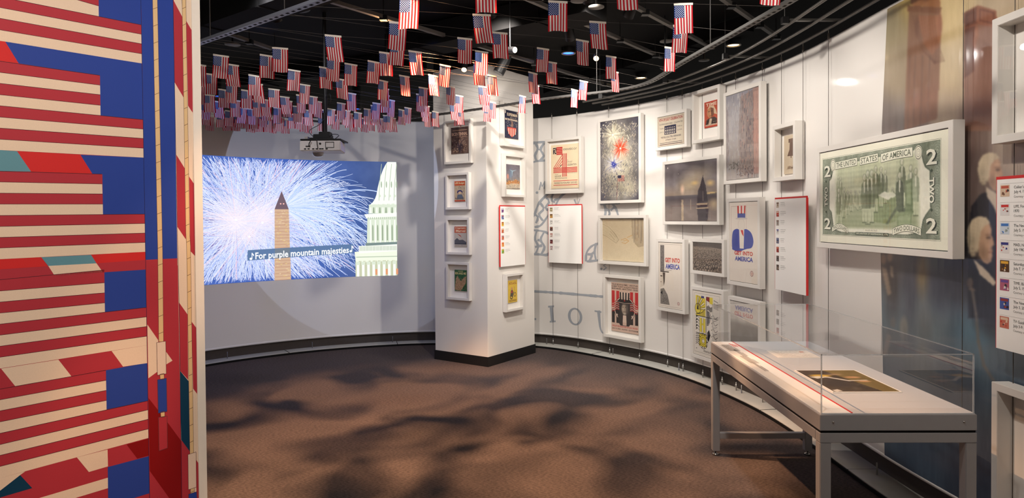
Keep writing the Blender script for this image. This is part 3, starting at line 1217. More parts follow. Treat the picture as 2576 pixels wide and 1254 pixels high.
# fifth flag
band(712, 618, 765, 668, 'c', RED, P=A)
band(765, 668, 820, 718, 'c', CRM, P=A)
band(820, 718, 875, 768, 'c', RED, P=A)
band(875, 768, 932, 815, 'c', CRM, P=A)
wp([(527, 618), (735, 580), (738, 770), (530, 813)], BLU, 2.4, P=A)
band(932, 770, 988, 815, 'l', RED, P=A)
band(988, 815, 1042, 862, 'l', CRM, P=A)
band(1042, 862, 1097, 910, 'l', RED, P=A)
band(1097, 910, 1155, 955, 'l', CRM, P=A)
wp([(-330, 1330), (-330, 1240), (0, 1155), (125, 1122), (100, 1140), (0, 1218)], CRM, P=A)
wp([(0, 1218), (100, 1140), (160, 1205), (0, 1252), (-330, 1390), (-330, 1330)], DTE, P=A)
wp([(382, 1052), (535, 1013), (537, 1097), (442, 1125)], CRM, P=A)
wp([(630, 988), (742, 957), (743, 1042), (683, 1058)], DRD, P=A)
wp([(190, 1256), (537, 1153), (538, 1205), (370, 1256)], CRM, P=A)
wp([(536, 1100), (743, 1045), (746, 1230), (640, 1262), (538, 1290)], BLU, 2.4, P=A)
# upright band with its rope
wp([(705, -60), (865, -60), (888, 1330), (730, 1335)], BLU)
wp([(724, 68), (884, 60), (905, 1280), (746, 1280)], RED, 3, P=A)
wp([(733, 390), (787, 468), (790, 620), (738, 658)], CRM, 3.5, P=A)
wp([(822, 520), (858, 570), (822, 592)], CRM, 3.5, P=A)
wp([(738, 755), (785, 815), (835, 880), (905, 975), (906, 1280), (860, 1280), (745, 1120)], DRD, 3.5, P=A)
ROPE = (226, 190, 140)


def rope(pts, wd, step, end):
    pts = np.array(pts)
    cs.stroke([(x, -y) for x, y in pts], wd, ROPE, 5)
    for sgn in (-1, 1):
        cs.stroke([(x + sgn * wd / 2, -y) for x, y in pts], 0.8, (96, 62, 52), 5.5)
    y = pts[0][1] + 8
    while y < end:
        x = np.interp(y, pts[:, 1], pts[:, 0])
        cs.stroke([(x - wd / 2, -(y + 2.4)), (x + wd / 2, -(y - 2.4))], 1.0, (96, 62, 52), 6)
        y += step


rope([(389, -30), (389.5, 0), (402.5, 630), (405, 860)], 12, 43, 850)


def rect_tag(pts, col, P=p2):
    wp(pts, col, 6.5, P)
    q = [P(*p) for p in pts]
    q.append(q[0])
    for u, v in zip(q[:-1], q[1:]):
        cs.stroke([(u[0], -u[1]), (v[0], -v[1])], 1.0, (96, 52, 56), 7)


rect_tag([(795, 638), (816, 634), (817, 662), (797, 664)], ROPE)
rect_tag([(798, 826), (819, 822), (820, 850), (800, 852)], ROPE)
rect_tag([(779, 480), (824, 473), (827, 635), (783, 643)], (232, 206, 186))
rect_tag([(783, 665), (828, 657), (831, 823), (787, 832)], BLU)
rect_tag([(788, 853), (831, 845), (833, 1005), (791, 1020)], RED)
# slim strip with the second rope
wp([(865, -40), (958, -40), (975, 1330), (888, 1330)], CRM, 3)
wp([(865, -40), (870, 5), (912, 85), (918, 488), (873, 412)], RED, 3.5)
wp([(908, -40), (931, -40), (932, 105), (912, 72)], DTE, 3.6)
wp([(882, 775), (925, 845), (930, 1200), (888, 1138)], RED, 3.5)
wp([(932, 105), (958, 150), (964, 565), (941, 530)], RED, 3.5)
wp([(946, 885), (970, 920), (977, 1284), (952, 1258)], RED, 3.5)
wp([(884, 60), (975, 0), (990, 1280), (906, 1280)], CRM, 3.2, P=A)
wp([(889, 278), (933, 340), (936, 665), (895, 620)], RED, 3.6, P=A)
wp([(895, 620), (938, 672), (944, 1022), (902, 965)], DTE, 3.6, P=A)
wp([(902, 965), (944, 1022), (948, 1290), (906, 1290)], RED, 3.6, P=A)
wp([(948, -20), (968, -6), (970, 42), (952, 10)], RED, 3.6, P=A)
wp([(953, 375), (977, 408), (984, 740), (961, 710)], RED, 3.6, P=A)
wp([(975, 1062), (989, 1085), (992, 1290), (978, 1290)], RED, 3.6, P=A)
rope([(462, -30), (458.5 + 4.5, 40), (467 + 5, 588), (469 + 5, 620), (476.5 + 5, 1110), (484, 1254)], 9.6, 42, 1250)
rect_tag([(935, 1038), (975, 1025), (977, 1200), (937, 1213)], (232, 206, 186))
rect_tag([(938, 1235), (978, 1223), (981, 1290), (939, 1290)], BLU)
for q in ([(354, 40), (354, 0), (365.5, -630), (376, -1254), (377, -1300)], [(434.6, 30), (438.6, -206), (445.6, -573), (450, -761), (453.5, -1000), (457.5, -1300)]):
    cs.stroke(q, 1.0, (30, 22, 60), 4.5)
cs.build('stripe_mural', print_mat('mural_ink', 0.62, spec=0.25), wl, eps=0.0001, back=0.0008)
# cream edge trim of the panel
mb = MB()
ed = []
for y in (40, -20, 300, 628, 900, 1166, 1300):
    x = np.interp(y, [-20, 75, 628, 842, 1166, 1300], [479, 480, 490, 492.7, 498, 501])
    ed.append(lm_map(x, y, 0.004))
tp = [lm_map(np.array(506.0), np.array(0.0), 0.004)]
zz0, zz1 = 0.0, LW_TOP + 0.002
xe0, xe1 = lm_map(np.array(480.0), np.array(60.0), 0.0), lm_map(np.array(500.5), np.array(1254.0), 0.0)
w_edge = 0.5 * (np.linalg.norm(xe0[:2] - ML_P) + np.linalg.norm(xe1[:2] - ML_P))
prism([ML_P - ML_D * w_edge + ML_N * 0.0, ML_P - ML_D * w_edge + ML_N * 0.005, ML_P + ML_D * 0.006 + ML_N * 0.005, ML_P + ML_D * 0.006 - ML_N * 0.092, ML_P + ML_D * 0.0005 - ML_N * 0.092, ML_P + ML_D * 0.0005], 0.0, LW_TOP + 0.002).build('edge_trim', mat('edge_trim', (238, 228, 216), 0.55, var=0.02), wl)

# ================================================================== FRAMED PIECES
M_FRAME = mat('frame_white', (220, 215, 208), 0.5, var=0.02, scale=15, spec=0.4)
M_MATB = mat('mat_board', (236, 231, 224), 0.8, var=0.015, scale=60)
M_GLASS = clear_mat('picture_glass', 0.8)
M_PRINT = print_mat('print', 0.6, spec=0.3)
M_GAP = mat('shadow_gap', (40, 36, 34), 0.8)
INK = (30, 27, 30)


def plane_frame(xl, xr, ytl, ytr, ybl, ybr, o=None, plane=None):
    """front-face pixel corners -> plan ends and heights on the cable line (or on a given plan plane)"""
    ym = (ytl + ybl) / 2, (ytr + ybr) / 2
    if plane is None:
        a, b = hit_path(xl, ym[0], o), hit_path(xr, ym[1], o)
    else:
        a, b = at_vplane(xl, ym[0], *plane)[:2], at_vplane(xr, ym[1], *plane)[:2]

    def hz(px, py, p):
        r = ray(px, py)
        return H + r[2] * p[1]
    top = (hz(xl, ytl, a) + hz(xr, ytr, b)) / 2
    bot = (hz(xl, ybl, a) + hz(xr, ybr, b)) / 2
    return a, b, bot, top


def ring_box(mb, w_, h_, rail, y0, y1):
    """mitred rectangular frame in local x/z, depth y0..y1"""
    o_ = [(-w_ / 2, 0), (w_ / 2, 0), (w_ / 2, h_), (-w_ / 2, h_)]
    i_ = [(-w_ / 2 + rail, rail), (w_ / 2 - rail, rail), (w_ / 2 - rail, h_ - rail), (-w_ / 2 + rail, h_ - rail)]
    vs = [(x, y, z) for y in (y0, y1) for x, z in o_ + i_]
    fs = []
    for k in range(4):
        k2 = (k + 1) % 4
        fs += [(k, k2, 4 + k2, 4 + k), (8 + k, 12 + k, 12 + k2, 8 + k2), (k, 8 + k, 8 + k2, k2), (4 + k, 4 + k2, 12 + k2, 12 + k)]
    return mb.add(vs, fs)


CABLE_ENDS = []


def picture(label, quad, draw, kind='art', rail=0.033, depth=0.055, o=0.085, plane=None, sub=None, glass=True, gap=0.004, tilt=0.0, name='picture_frame', cat='picture', group=None):
    a, b, z0, z1 = plane_frame(*quad, o=o, plane=plane)
    w_, h_ = np.linalg.norm(b - a), z1 - z0
    m_ = (a + b) / 2
    rz = math.atan2(b[1] - a[1], b[0] - a[0])
    t = thing(name, label, cat, (*m_, z0), rz, group)
    ring_box(MB(), w_, h_, rail, 0, depth).build('frame', M_FRAME, t, bevel=0.0018)
    ip = rail
    if kind == 'art':        # print close behind the front, with a dark shadow gap round it
        MB().box(-w_ / 2 + ip * 0.7, w_ / 2 - ip * 0.7, 0.012, 0.016, ip * 0.7, h_ - ip * 0.7).build('backing', M_GAP, t)
        pw, ph = w_ - 2 * ip - 2 * gap, h_ - 2 * ip - 2 * gap
        c = Canvas()
        draw(c, pw, ph)
        MB().box(-pw / 2, pw / 2, 0.006, 0.012, ip + gap, ip + gap + ph).build('print_board', M_MATB, t)
        c.build('print', M_PRINT, t, loc=(-pw / 2, 0.0055, ip + gap))
    else:                    # shadow box: deep white well, small print on the board
        d = depth - 0.006
        MB().box(-w_ / 2 + 0.002, w_ / 2 - 0.002, d, depth - 0.001, 0.002, h_ - 0.002).build('backing', M_MATB, t)
        fx0, fx1, fy0, fy1 = sub
        x0, x1 = -w_ / 2 + ip + fx0 * (w_ - 2 * ip), -w_ / 2 + ip + fx1 * (w_ - 2 * ip)
        y0, y1 = ip + fy0 * (h_ - 2 * ip), ip + fy1 * (h_ - 2 * ip)
        c = Canvas()
        draw(c, x1 - x0, y1 - y0)
        MB().box(x0, x1, d - 0.009, d - 0.0005, y0, y1).build('print_board', mat('paper_edge', (205, 190, 165), 0.8), t)
        c.build('print', M_PRINT, t, loc=(x0, d - 0.0095, y0))
    if glass:
        y = 0.003
        MB().add([(-w_ / 2 + ip, y, ip), (w_ / 2 - ip, y, ip), (w_ / 2 - ip, y, h_ - ip), (-w_ / 2 + ip, y, h_ - ip)], [(0, 1, 2, 3)]).build('glass', M_GLASS, t, fix=False)
    return t, w_, h_


# ------------------------------------------------------------------ drawings (generic pictures, printed wording kept)
def border(c, w_, h_, m, t, col=INK, z=1):
    c.frame(m, m, w_ - m, h_ - m, t, col, z)


def speckle(c, x0, y0, x1, y1, n_, s, cols, z=1, ar=1.0, ang=None):
    for _ in range(n_):
        x, y = rng.uniform(x0, x1), rng.uniform(y0, y1)
        r = s * rng.uniform(0.5, 1.4)
        q = rng.uniform(0, PI) if ang is None else ang + rng.normal(0, 0.15)
        dx, dy = math.cos(q) * r * ar, math.sin(q) * r * ar
        c.stroke([(x - dx, y - dy), (x + dx, y + dy)], r, cols[rng.integers(len(cols))], z + rng.uniform(0, 0.8))


def man(c, x, y, h_, coat, legs, skin, hair, z=2, lean=0.0, sit=False):
    """a generic standing or seated figure of height h_"""
    k = h_
    L = lean * k
    if sit:
        c.poly([(x - .10 * k, y + .0 * k), (x - .06 * k, y + .30 * k), (x + .16 * k, y + .34 * k), (x + .20 * k, y), (x + .15 * k, y), (x + .11 * k, y + .24 * k), (x, y + .22 * k), (x - .05 * k, y)], legs, z)
        b0 = y + .28 * k
    else:
        c.poly([(x - .07 * k, y), (x - .09 * k, y + .42 * k), (x + .09 * k, y + .42 * k), (x + .07 * k, y), (x + .02 * k, y), (x, y + .36 * k), (x - .02 * k, y)], legs, z)
        b0 = y + .30 * k
    c.poly([(x - .11 * k, b0), (x - .14 * k + L, y + .62 * k), (x - .11 * k + L, y + .82 * k), (x - .03 * k + L, y + .87 * k), (x + .03 * k + L, y + .87 * k), (x + .11 * k + L, y + .82 * k), (x + .14 * k + L, y + .6 * k), (x + .11 * k, b0)], coat, z + .2)
    c.poly([(x - .03 * k + L, y + .86 * k), (x + .03 * k + L, y + .86 * k), (x + .012 * k + L, y + .66 * k), (x - .012 * k + L, y + .66 * k)], hair, z + .3)
    c.disc(x + L, y + .935 * k, .058 * k, hair, z + .4, 12, .07 * k)
    c.disc(x + .012 * k + L, y + .925 * k, .042 * k, skin, z + .5, 12, .058 * k)


def d_bicent(c, w_, h_):
    P = Paint(40, 60, (96, 74, 66))
    P.a += (fbm(P.X * 9, P.Y * 12, 2) * 42)[..., None]
    P.poly([(0, 0), (1, 0), (1, .36), (0, .36)], (70, 52, 50), .7)
    P.blob(.5, .72, .22, .3, (52, 44, 56), .8, .5)
    P.blob(.5, .56, .09, .06, (160, 124, 100), .9, .4)
    P.line(.62, .4, .72, .7, .04, (150, 120, 100), .8)
    c.raster(P.a, 0, 0, w_, h_, 0)
    c.text('BICENTENNIAL', .05 * w_, .68 * h_, .95 * w_, .80 * h_, (216, 176, 150), 2, .02)
    c.text('OUTLAWS', .30 * w_, .60 * h_, .9 * w_, .665 * h_, (190, 150, 128), 2)
    c.rect(.08 * w_, .86 * h_, .92 * w_, .90 * h_, (150, 118, 100), 1)
    speckle(c, .05 * w_, .05 * h_, .95 * w_, .55 * h_, 120, .006, [(150, 126, 108), (60, 48, 52), (112, 86, 80), (176, 146, 120)])


def d_life(c, w_, h_):
    c.rect(0, 0, w_, h_, (190, 168, 140), 0)
    c.rect(0, .78 * h_, w_, h_, (196, 84, 44), 1)
    c.text('LIFE Budget', .06 * w_, .83 * h_, .94 * w_, .95 * h_, (232, 216, 170), 2, .02)
    c.rect(0, 0, w_, .06 * h_, (186, 66, 40), 1)
    c.disc(.5 * w_, .46 * h_, .26 * w_, (62, 56, 104), 2, 18, .10 * h_)
    c.disc(.52 * w_, .42 * h_, .17 * w_, (214, 184, 150), 3, 16, .07 * h_)
    c.poly([(.2 * w_, .12 * h_), (.3 * w_, .34 * h_), (.7 * w_, .34 * h_), (.84 * w_, .12 * h_)], (96, 104, 120), 2)
    speckle(c, .04 * w_, .08 * h_, .96 * w_, .76 * h_, 70, .005, [(84, 92, 110), (216, 200, 170), (150, 104, 80), (60, 58, 80)], 1)
    for k in range(3):
        c.rect(.1 * w_, (.09 + .03 * k) * h_, .9 * w_, (.102 + .03 * k) * h_, (80, 70, 72), 3)


def d_captain(c, w_, h_):
    c.rect(0, 0, w_, h_, (190, 180, 170), 0)
    c.rect(0, .68 * h_, w_, h_, (190, 92, 66), 1)
    c.text('Captain', .06 * w_, .86 * h_, .94 * w_, .97 * h_, (236, 208, 180), 2, .02)
    c.text('Marvel', .12 * w_, .72 * h_, .92 * w_, .84 * h_, (236, 208, 180), 2, .02)
    c.poly([(.2 * w_, .64 * h_), (.5 * w_, .56 * h_), (.62 * w_, .44 * h_), (.46 * w_, .52 * h_)], (182, 66, 50), 2)
    c.poly([(0, .14 * h_), (0, .30 * h_), (.22 * w_, .42 * h_), (.4 * w_, .32 * h_), (.7 * w_, .34 * h_), (w_, .22 * h_), (w_, .14 * h_)], (88, 88, 96), 1.5)
    c.rect(0, .10 * h_, w_, .15 * h_, (60, 62, 72), 2)
    c.text('GRAND CANYON', .05 * w_, .02 * h_, .95 * w_, .08 * h_, (90, 80, 84), 2)


def d_benme(c, w_, h_):
    P = Paint(36, 60, (48, 92, 58))
    P.a += (fbm(P.X * 8, P.Y * 11, 4) * 22)[..., None]
    P.poly([(.02, .95), (.12, .42), (.24, .28), (.44, .5), (.56, .52), (.78, .34), (.96, .30), (.9, .62), (.64, .86), (.5, .98)], (176, 136, 104), .9)
    P.a += (fbm(P.X * 18, P.Y * 24, 9) * 20)[..., None]
    c.raster(P.a, 0, 0, w_, h_, 0)
    c.text('BEN AND ME', .05 * w_, .78 * h_, .95 * w_, .89 * h_, (214, 200, 140), 2, .02)
    c.rect(.3 * w_, .93 * h_, .7 * w_, .955 * h_, (200, 190, 130), 2)
    speckle(c, .1 * w_, .05 * h_, .9 * w_, .6 * h_, 70, .004, [(210, 176, 140), (120, 88, 66), (150, 110, 84)], 1)


def d_superman(c, w_, h_):
    c.rect(0, 0, w_, h_, (34, 38, 62), 0)
    c.text('SUPERMAN', .18 * w_, .80 * h_, .92 * w_, .91 * h_, (226, 206, 176), 2, .03)
    c.text('salutes the', .4 * w_, .735 * h_, .86 * w_, .775 * h_, (200, 186, 168), 2)
    c.text('BICENTENNIAL', .05 * w_, .64 * h_, .95 * w_, .71 * h_, (226, 206, 176), 2, .03)
    c.rect(.03 * w_, .88 * h_, .10 * w_, .985 * h_, (214, 204, 190), 2)
    c.disc(.93 * w_, .95 * h_, .035 * w_, (206, 150, 120), 2)
    sh = [(.2 * w_, .40 * h_), (.84 * w_, .40 * h_), (.84 * w_, .28 * h_), (.74 * w_, .15 * h_), (.52 * w_, .05 * h_), (.3 * w_, .15 * h_), (.2 * w_, .28 * h_)]
    c.poly(sh, (196, 70, 54), 2)
    for k in range(4):
        x = (.27 + .155 * k) * w_
        c.rect(x, (.16 if k in (0, 3) else .09) * h_, x + .06 * w_, .36 * h_, (222, 196, 176), 3)
    c.poly([(.44 * w_, .42 * h_), (.5 * w_, .58 * h_), (.4 * w_, .62 * h_), (.6 * w_, .62 * h_), (.62 * w_, .42 * h_)], (128, 96, 82), 2.5)
    for _ in range(22):
        c.star(rng.uniform(.1, .9) * w_, rng.uniform(.42, .6) * h_, .018 * w_, (214, 206, 196), 2)
    speckle(c, .02 * w_, .03 * h_, .98 * w_, .16 * h_, 30, .004, [(150, 110, 96), (90, 70, 76)], 1)


def d_ships(c, w_, h_):
    P = Paint(44, 62, (116, 108, 112))
    P.grad([(0, (104, 96, 104)), (.5, (120, 118, 124)), (.75, (150, 130, 112)), (1, (128, 118, 112))])
    P.a += (fbm(P.X * 6, P.Y * 9, 6) * 26)[..., None]
    P.blob(.4, .4, .16, .3, (110, 140, 170), .6, .7)
    P.poly([(.1, .74), (.3, .66), (.5, .68), (.7, .6), (.95, .66), (.95, .8), (.1, .84)], (196, 128, 62), .8)
    P.poly([(.0, .86), (.4, .78), (.98, .78), (1, .95), (0, 1)], (206, 190, 164), .7)
    P.blob(.2, .5, .07, .12, (206, 140, 120), .9, .3)
    c.raster(P.a, 0, 0, w_, h_, 0)
    for k in range(7):
        x = (.3 + .1 * k) * w_
        c.stroke([(x, .3 * h_), (x + .02 * w_, .62 * h_)], .003, (96, 66, 56), 1)
    c.poly([(.3 * w_, .78 * h_), (.45 * w_, .72 * h_), (.46 * w_, .5 * h_), (.52 * w_, .72 * h_), (.8 * w_, .8 * h_), (.5 * w_, .75 * h_)], (150, 176, 190), 1.5)
    speckle(c, .02 * w_, .05 * h_, .98 * w_, .4 * h_, 90, .005, [(214, 196, 170), (96, 70, 58), (180, 100, 60), (120, 150, 160)], 1)


def d_jack(c, w_, h_):
    c.rect(0, 0, w_, h_, (222, 186, 62), 0)
    c.text('JACK and JILL', .08 * w_, .78 * h_, .92 * w_, .92 * h_, (150, 70, 30), 2, .02)
    c.ring(.74 * w_, .34 * h_, .10 * w_, .14 * w_, (70, 56, 40), 2, 18)
    c.ring(.36 * w_, .26 * h_, .10 * w_, .16 * w_, (60, 50, 40), 2, 18)
    c.poly([(.22 * w_, .3 * h_), (.3 * w_, .54 * h_), (.46 * w_, .6 * h_), (.6 * w_, .44 * h_), (.5 * w_, .22 * h_)], (84, 76, 66), 2.4)
    c.disc(.4 * w_, .62 * h_, .1 * w_, (204, 150, 100), 2.6, 14)
    c.poly([(.32 * w_, .5 * h_), (.5 * w_, .54 * h_), (.48 * w_, .42 * h_), (.34 * w_, .42 * h_)], (176, 66, 44), 2.7)
    c.stroke([(.66 * w_, .7 * h_), (.7 * w_, .44 * h_)], .004, (120, 80, 40), 2)
    c.rect(.1 * w_, .05 * h_, .9 * w_, .075 * h_, (130, 90, 40), 2)
    c.rect(.1 * w_, .10 * h_, .9 * w_, .12 * h_, (130, 90, 40), 2)


def d_four(c, w_, h_):
    P = Paint(30, 40, (232, 212, 178))
    P.a += (fbm(P.X * 4, P.Y * 5, 12) * 8)[..., None]
    c.raster(P.a, 0, 0, w_, h_, 0)
    R_, K = (196, 48, 48), (42, 38, 48)
    u = lambda x: (x - 100) / 565 * w_
    v = lambda y: (1065 - y) / 900 * h_
    for k in range(5):
        c.rect(u(208), v(228 + 33 * k + 11), u(330), v(212 + 33 * k), R_, 1)
    c.poly([(u(142), v(222)), (u(208), v(222)), (u(208), v(352)), (u(142), v(352))], K, 1)
    for _ in range(16):
        c.disc(u(rng.uniform(146, 204)), v(rng.uniform(228, 348)), .006 * w_ * 1.8, (232, 212, 178), 2, 6)
    c.text('HONOR AMERICA DAY', u(342), v(290), u(612), v(246), K, 2)
    for k in range(4):
        c.rect(u(325 + 26 * k), v(825), u(339 + 26 * k), v(350), R_, 1)
        c.rect(u(145), v(655 + 28.5 * k), u(620), v(638 + 28.5 * k), R_, 1.5)
    c.rect(u(139), v(638 + 112), u(626), v(751), (232, 212, 178), 1.2)
    for k in range(4):
        c.stroke([(u(150 + 34 * k), v(640)), (u(332), v(366 + 66 * k))], .011 * w_ * 1.7, R_, 1.4)
    c.poly([(u(276), v(612)), (u(304), v(612)), (u(304), v(570))], K, 2)
    c.text('OF JULY', u(424), v(552), u(524), v(512), K, 2)
    c.text('th', u(424), v(500), u(442), v(480), K, 2)
    c.text('CELEBRATION', u(424), v(606), u(604), v(566), K, 2)
    c.text('featuring', u(178), v(782), u(236), v(764), K, 2)
    c.text('BOB HOPE', u(176), v(830), u(300), v(794), K, 2)
    c.text('AND TOP HOLLYWOOD STARS', u(176), v(866), u(418), v(842), K, 2)
    c.text('famous entertainment', u(430), v(762), u(620), v(746), K, 2)
    c.rect(u(145), v(912), u(622), v(900), R_, 1)
    c.rect(u(145), v(1002), u(622), v(990), R_, 1)
    c.text('WASHINGTON MONUMENT GROUNDS', u(158), v(972), u(616), v(932), K, 2)


def d_fire(c, w_, h_):
    P = Paint(84, 150, (60, 58, 72))
    d = np.hypot((P.X - .5) / .5, (P.Y - .55) / .6)
    P.mix(np.clip(1.3 - d, 0, 1) * .95, (196, 188, 164))
    P.blob(.36, .2, .34, .16, (206, 196, 168), .9, .9)
    P.blob(.75, .85, .3, .14, (196, 188, 164), .9, .9)
    P.blob(.54, .4, .3, .14, (226, 190, 164), .8, .9)
    P.blob(.36, .56, .3, .14, (222, 214, 204), .8, .9)
    P.a += (fbm(P.X * 9, P.Y * 16, 21) * 26)[..., None]
    c.raster(P.a, 0, 0, w_, h_, 0)
    def burst(x, y, r, cols, n_, lw, core=None, z=1):
        for _ in range(n_):
            q = rng.uniform(0, 2 * PI)
            a0, a1 = r * rng.uniform(.05, .25), r * rng.uniform(.5, 1.05)
            c.stroke([((x + a0 * math.cos(q)) * 1, y + a0 * math.sin(q)), (x + a1 * math.cos(q), y + a1 * math.sin(q))], [lw, lw * .35], cols[rng.integers(len(cols))], z + rng.uniform(0, .8))
        if core:
            c.disc(x, y, r * .08, core, z + 1.5)
    burst(.34 * w_, .82 * h_, .30 * w_, [(232, 226, 204), (240, 236, 220), (210, 200, 170)], 110, .005, (246, 242, 228))
    burst(.54 * w_, .64 * h_, .24 * w_, [(216, 84, 50), (206, 60, 40), (226, 120, 84)], 90, .006, (250, 236, 220), 2)
    burst(.36 * w_, .45 * h_, .28 * w_, [(226, 226, 226), (120, 128, 176), (200, 200, 212)], 70, .004, None, 2)
    burst(.36 * w_, .45 * h_, .10 * w_, [(44, 56, 150), (60, 74, 170)], 60, .006, (240, 240, 244), 3)
    for _ in range(900):
        x, y = rng.uniform(.04, .96), rng.uniform(.03, .93)
        col = [(226, 216, 190), (206, 196, 170), (84, 86, 104), (170, 160, 138), (214, 196, 172)][rng.integers(5)]
        c.stroke([(x * w_, y * h_), ((x + rng.normal(0, .02)) * w_, (y + rng.uniform(.01, .03)) * h_)], .0035, col, 1 + rng.uniform(0, .9))
    for _ in range(130):
        x = rng.normal(.4, .22)
        y = rng.uniform(.04, .46)
        if 0.05 < x < .95:
            c.stroke([(x * w_, y * h_), ((x + .012) * w_, (y + .02) * h_)], .005, [(52, 56, 84), (70, 74, 100)][rng.integers(2)], 2.9)
    for _ in range(60):
        q, r = rng.uniform(-.7, 3.3), rng.uniform(.26, .42)
        c.disc((.34 + r * math.cos(q)) * w_, (.80 + r * .55 * math.sin(q)) * h_, .007, (216, 210, 192), 2, 7)
    c.stroke([(.44 * w_, .0), (.46 * w_, .3 * h_)], .006, (130, 90, 84), 4)
    for k in range(6):
        c.rect(.47 * w_, (.232 + .0125 * k) * h_, .64 * w_, (.239 + .0125 * k) * h_, (182, 96, 90), 4)
    c.rect(.47 * w_, .27 * h_, .56 * w_, .306 * h_, (52, 52, 76), 4.5)


def d_draw(c, w_, h_):
    P = Paint(130, 110, (204, 184, 150))
    P.grad([(0, (182, 164, 134)), (.6, (208, 190, 158)), (1, (214, 198, 166))])
    P.a += (fbm(P.X * 5, P.Y * 5, 31) * 7)[..., None]
    SKT, DK = (150, 132, 104), (118, 102, 84)
    # two sketched hands meeting in the middle, folds of cloth at the right
    P.poly([(0, .1), (.2, .18), (.34, .36), (.40, .52), (.30, .56), (.18, .44), (0, .36)], (196, 180, 148), .7)
    for a, b in [((0, .12), (.16, .2)), ((.16, .2), (.32, .36)), ((.32, .36), (.40, .50)), ((.40, .50), (.34, .58)), ((.34, .58), (.22, .50)), ((.22, .50), (.10, .42)), ((.10, .42), (0, .38)), ((.20, .30), (.32, .44)), ((.18, .36), (.30, .50)), ((.24, .28), (.36, .44))]:
        P.line(*a, *b, .010, SKT, .8)
    for k in range(7):
        P.line(.04 + .03 * k, .14 + .03 * k, .02 + .03 * k, .34 + .02 * k, .006, SKT, .45)
    for a, b in [((.46, .50), (.56, .46)), ((.56, .46), (.64, .52)), ((.64, .52), (.56, .58)), ((.56, .58), (.48, .56)), ((.52, .52), (.60, .50)), ((.60, .44), (.72, .38))]:
        P.line(*a, *b, .012, (196, 142, 70), .8)
    P.poly([(.70, .0), (1, .0), (1, .62), (.86, .66), (.78, .58), (.72, .36)], (160, 142, 116), .65)
    for k in range(12):
        x = .72 + .025 * k
        P.line(x, .02, x + .015 * math.sin(k * 2.0), .46 + .1 * math.sin(k), .010, [DK, (190, 176, 150), (96, 86, 78)][k % 3], .7)
    P.a += (fnoise(P.X * 90, P.Y * 70, 8) * 4)[..., None]
    c.raster(P.a, 0, 0, w_, h_, 0)


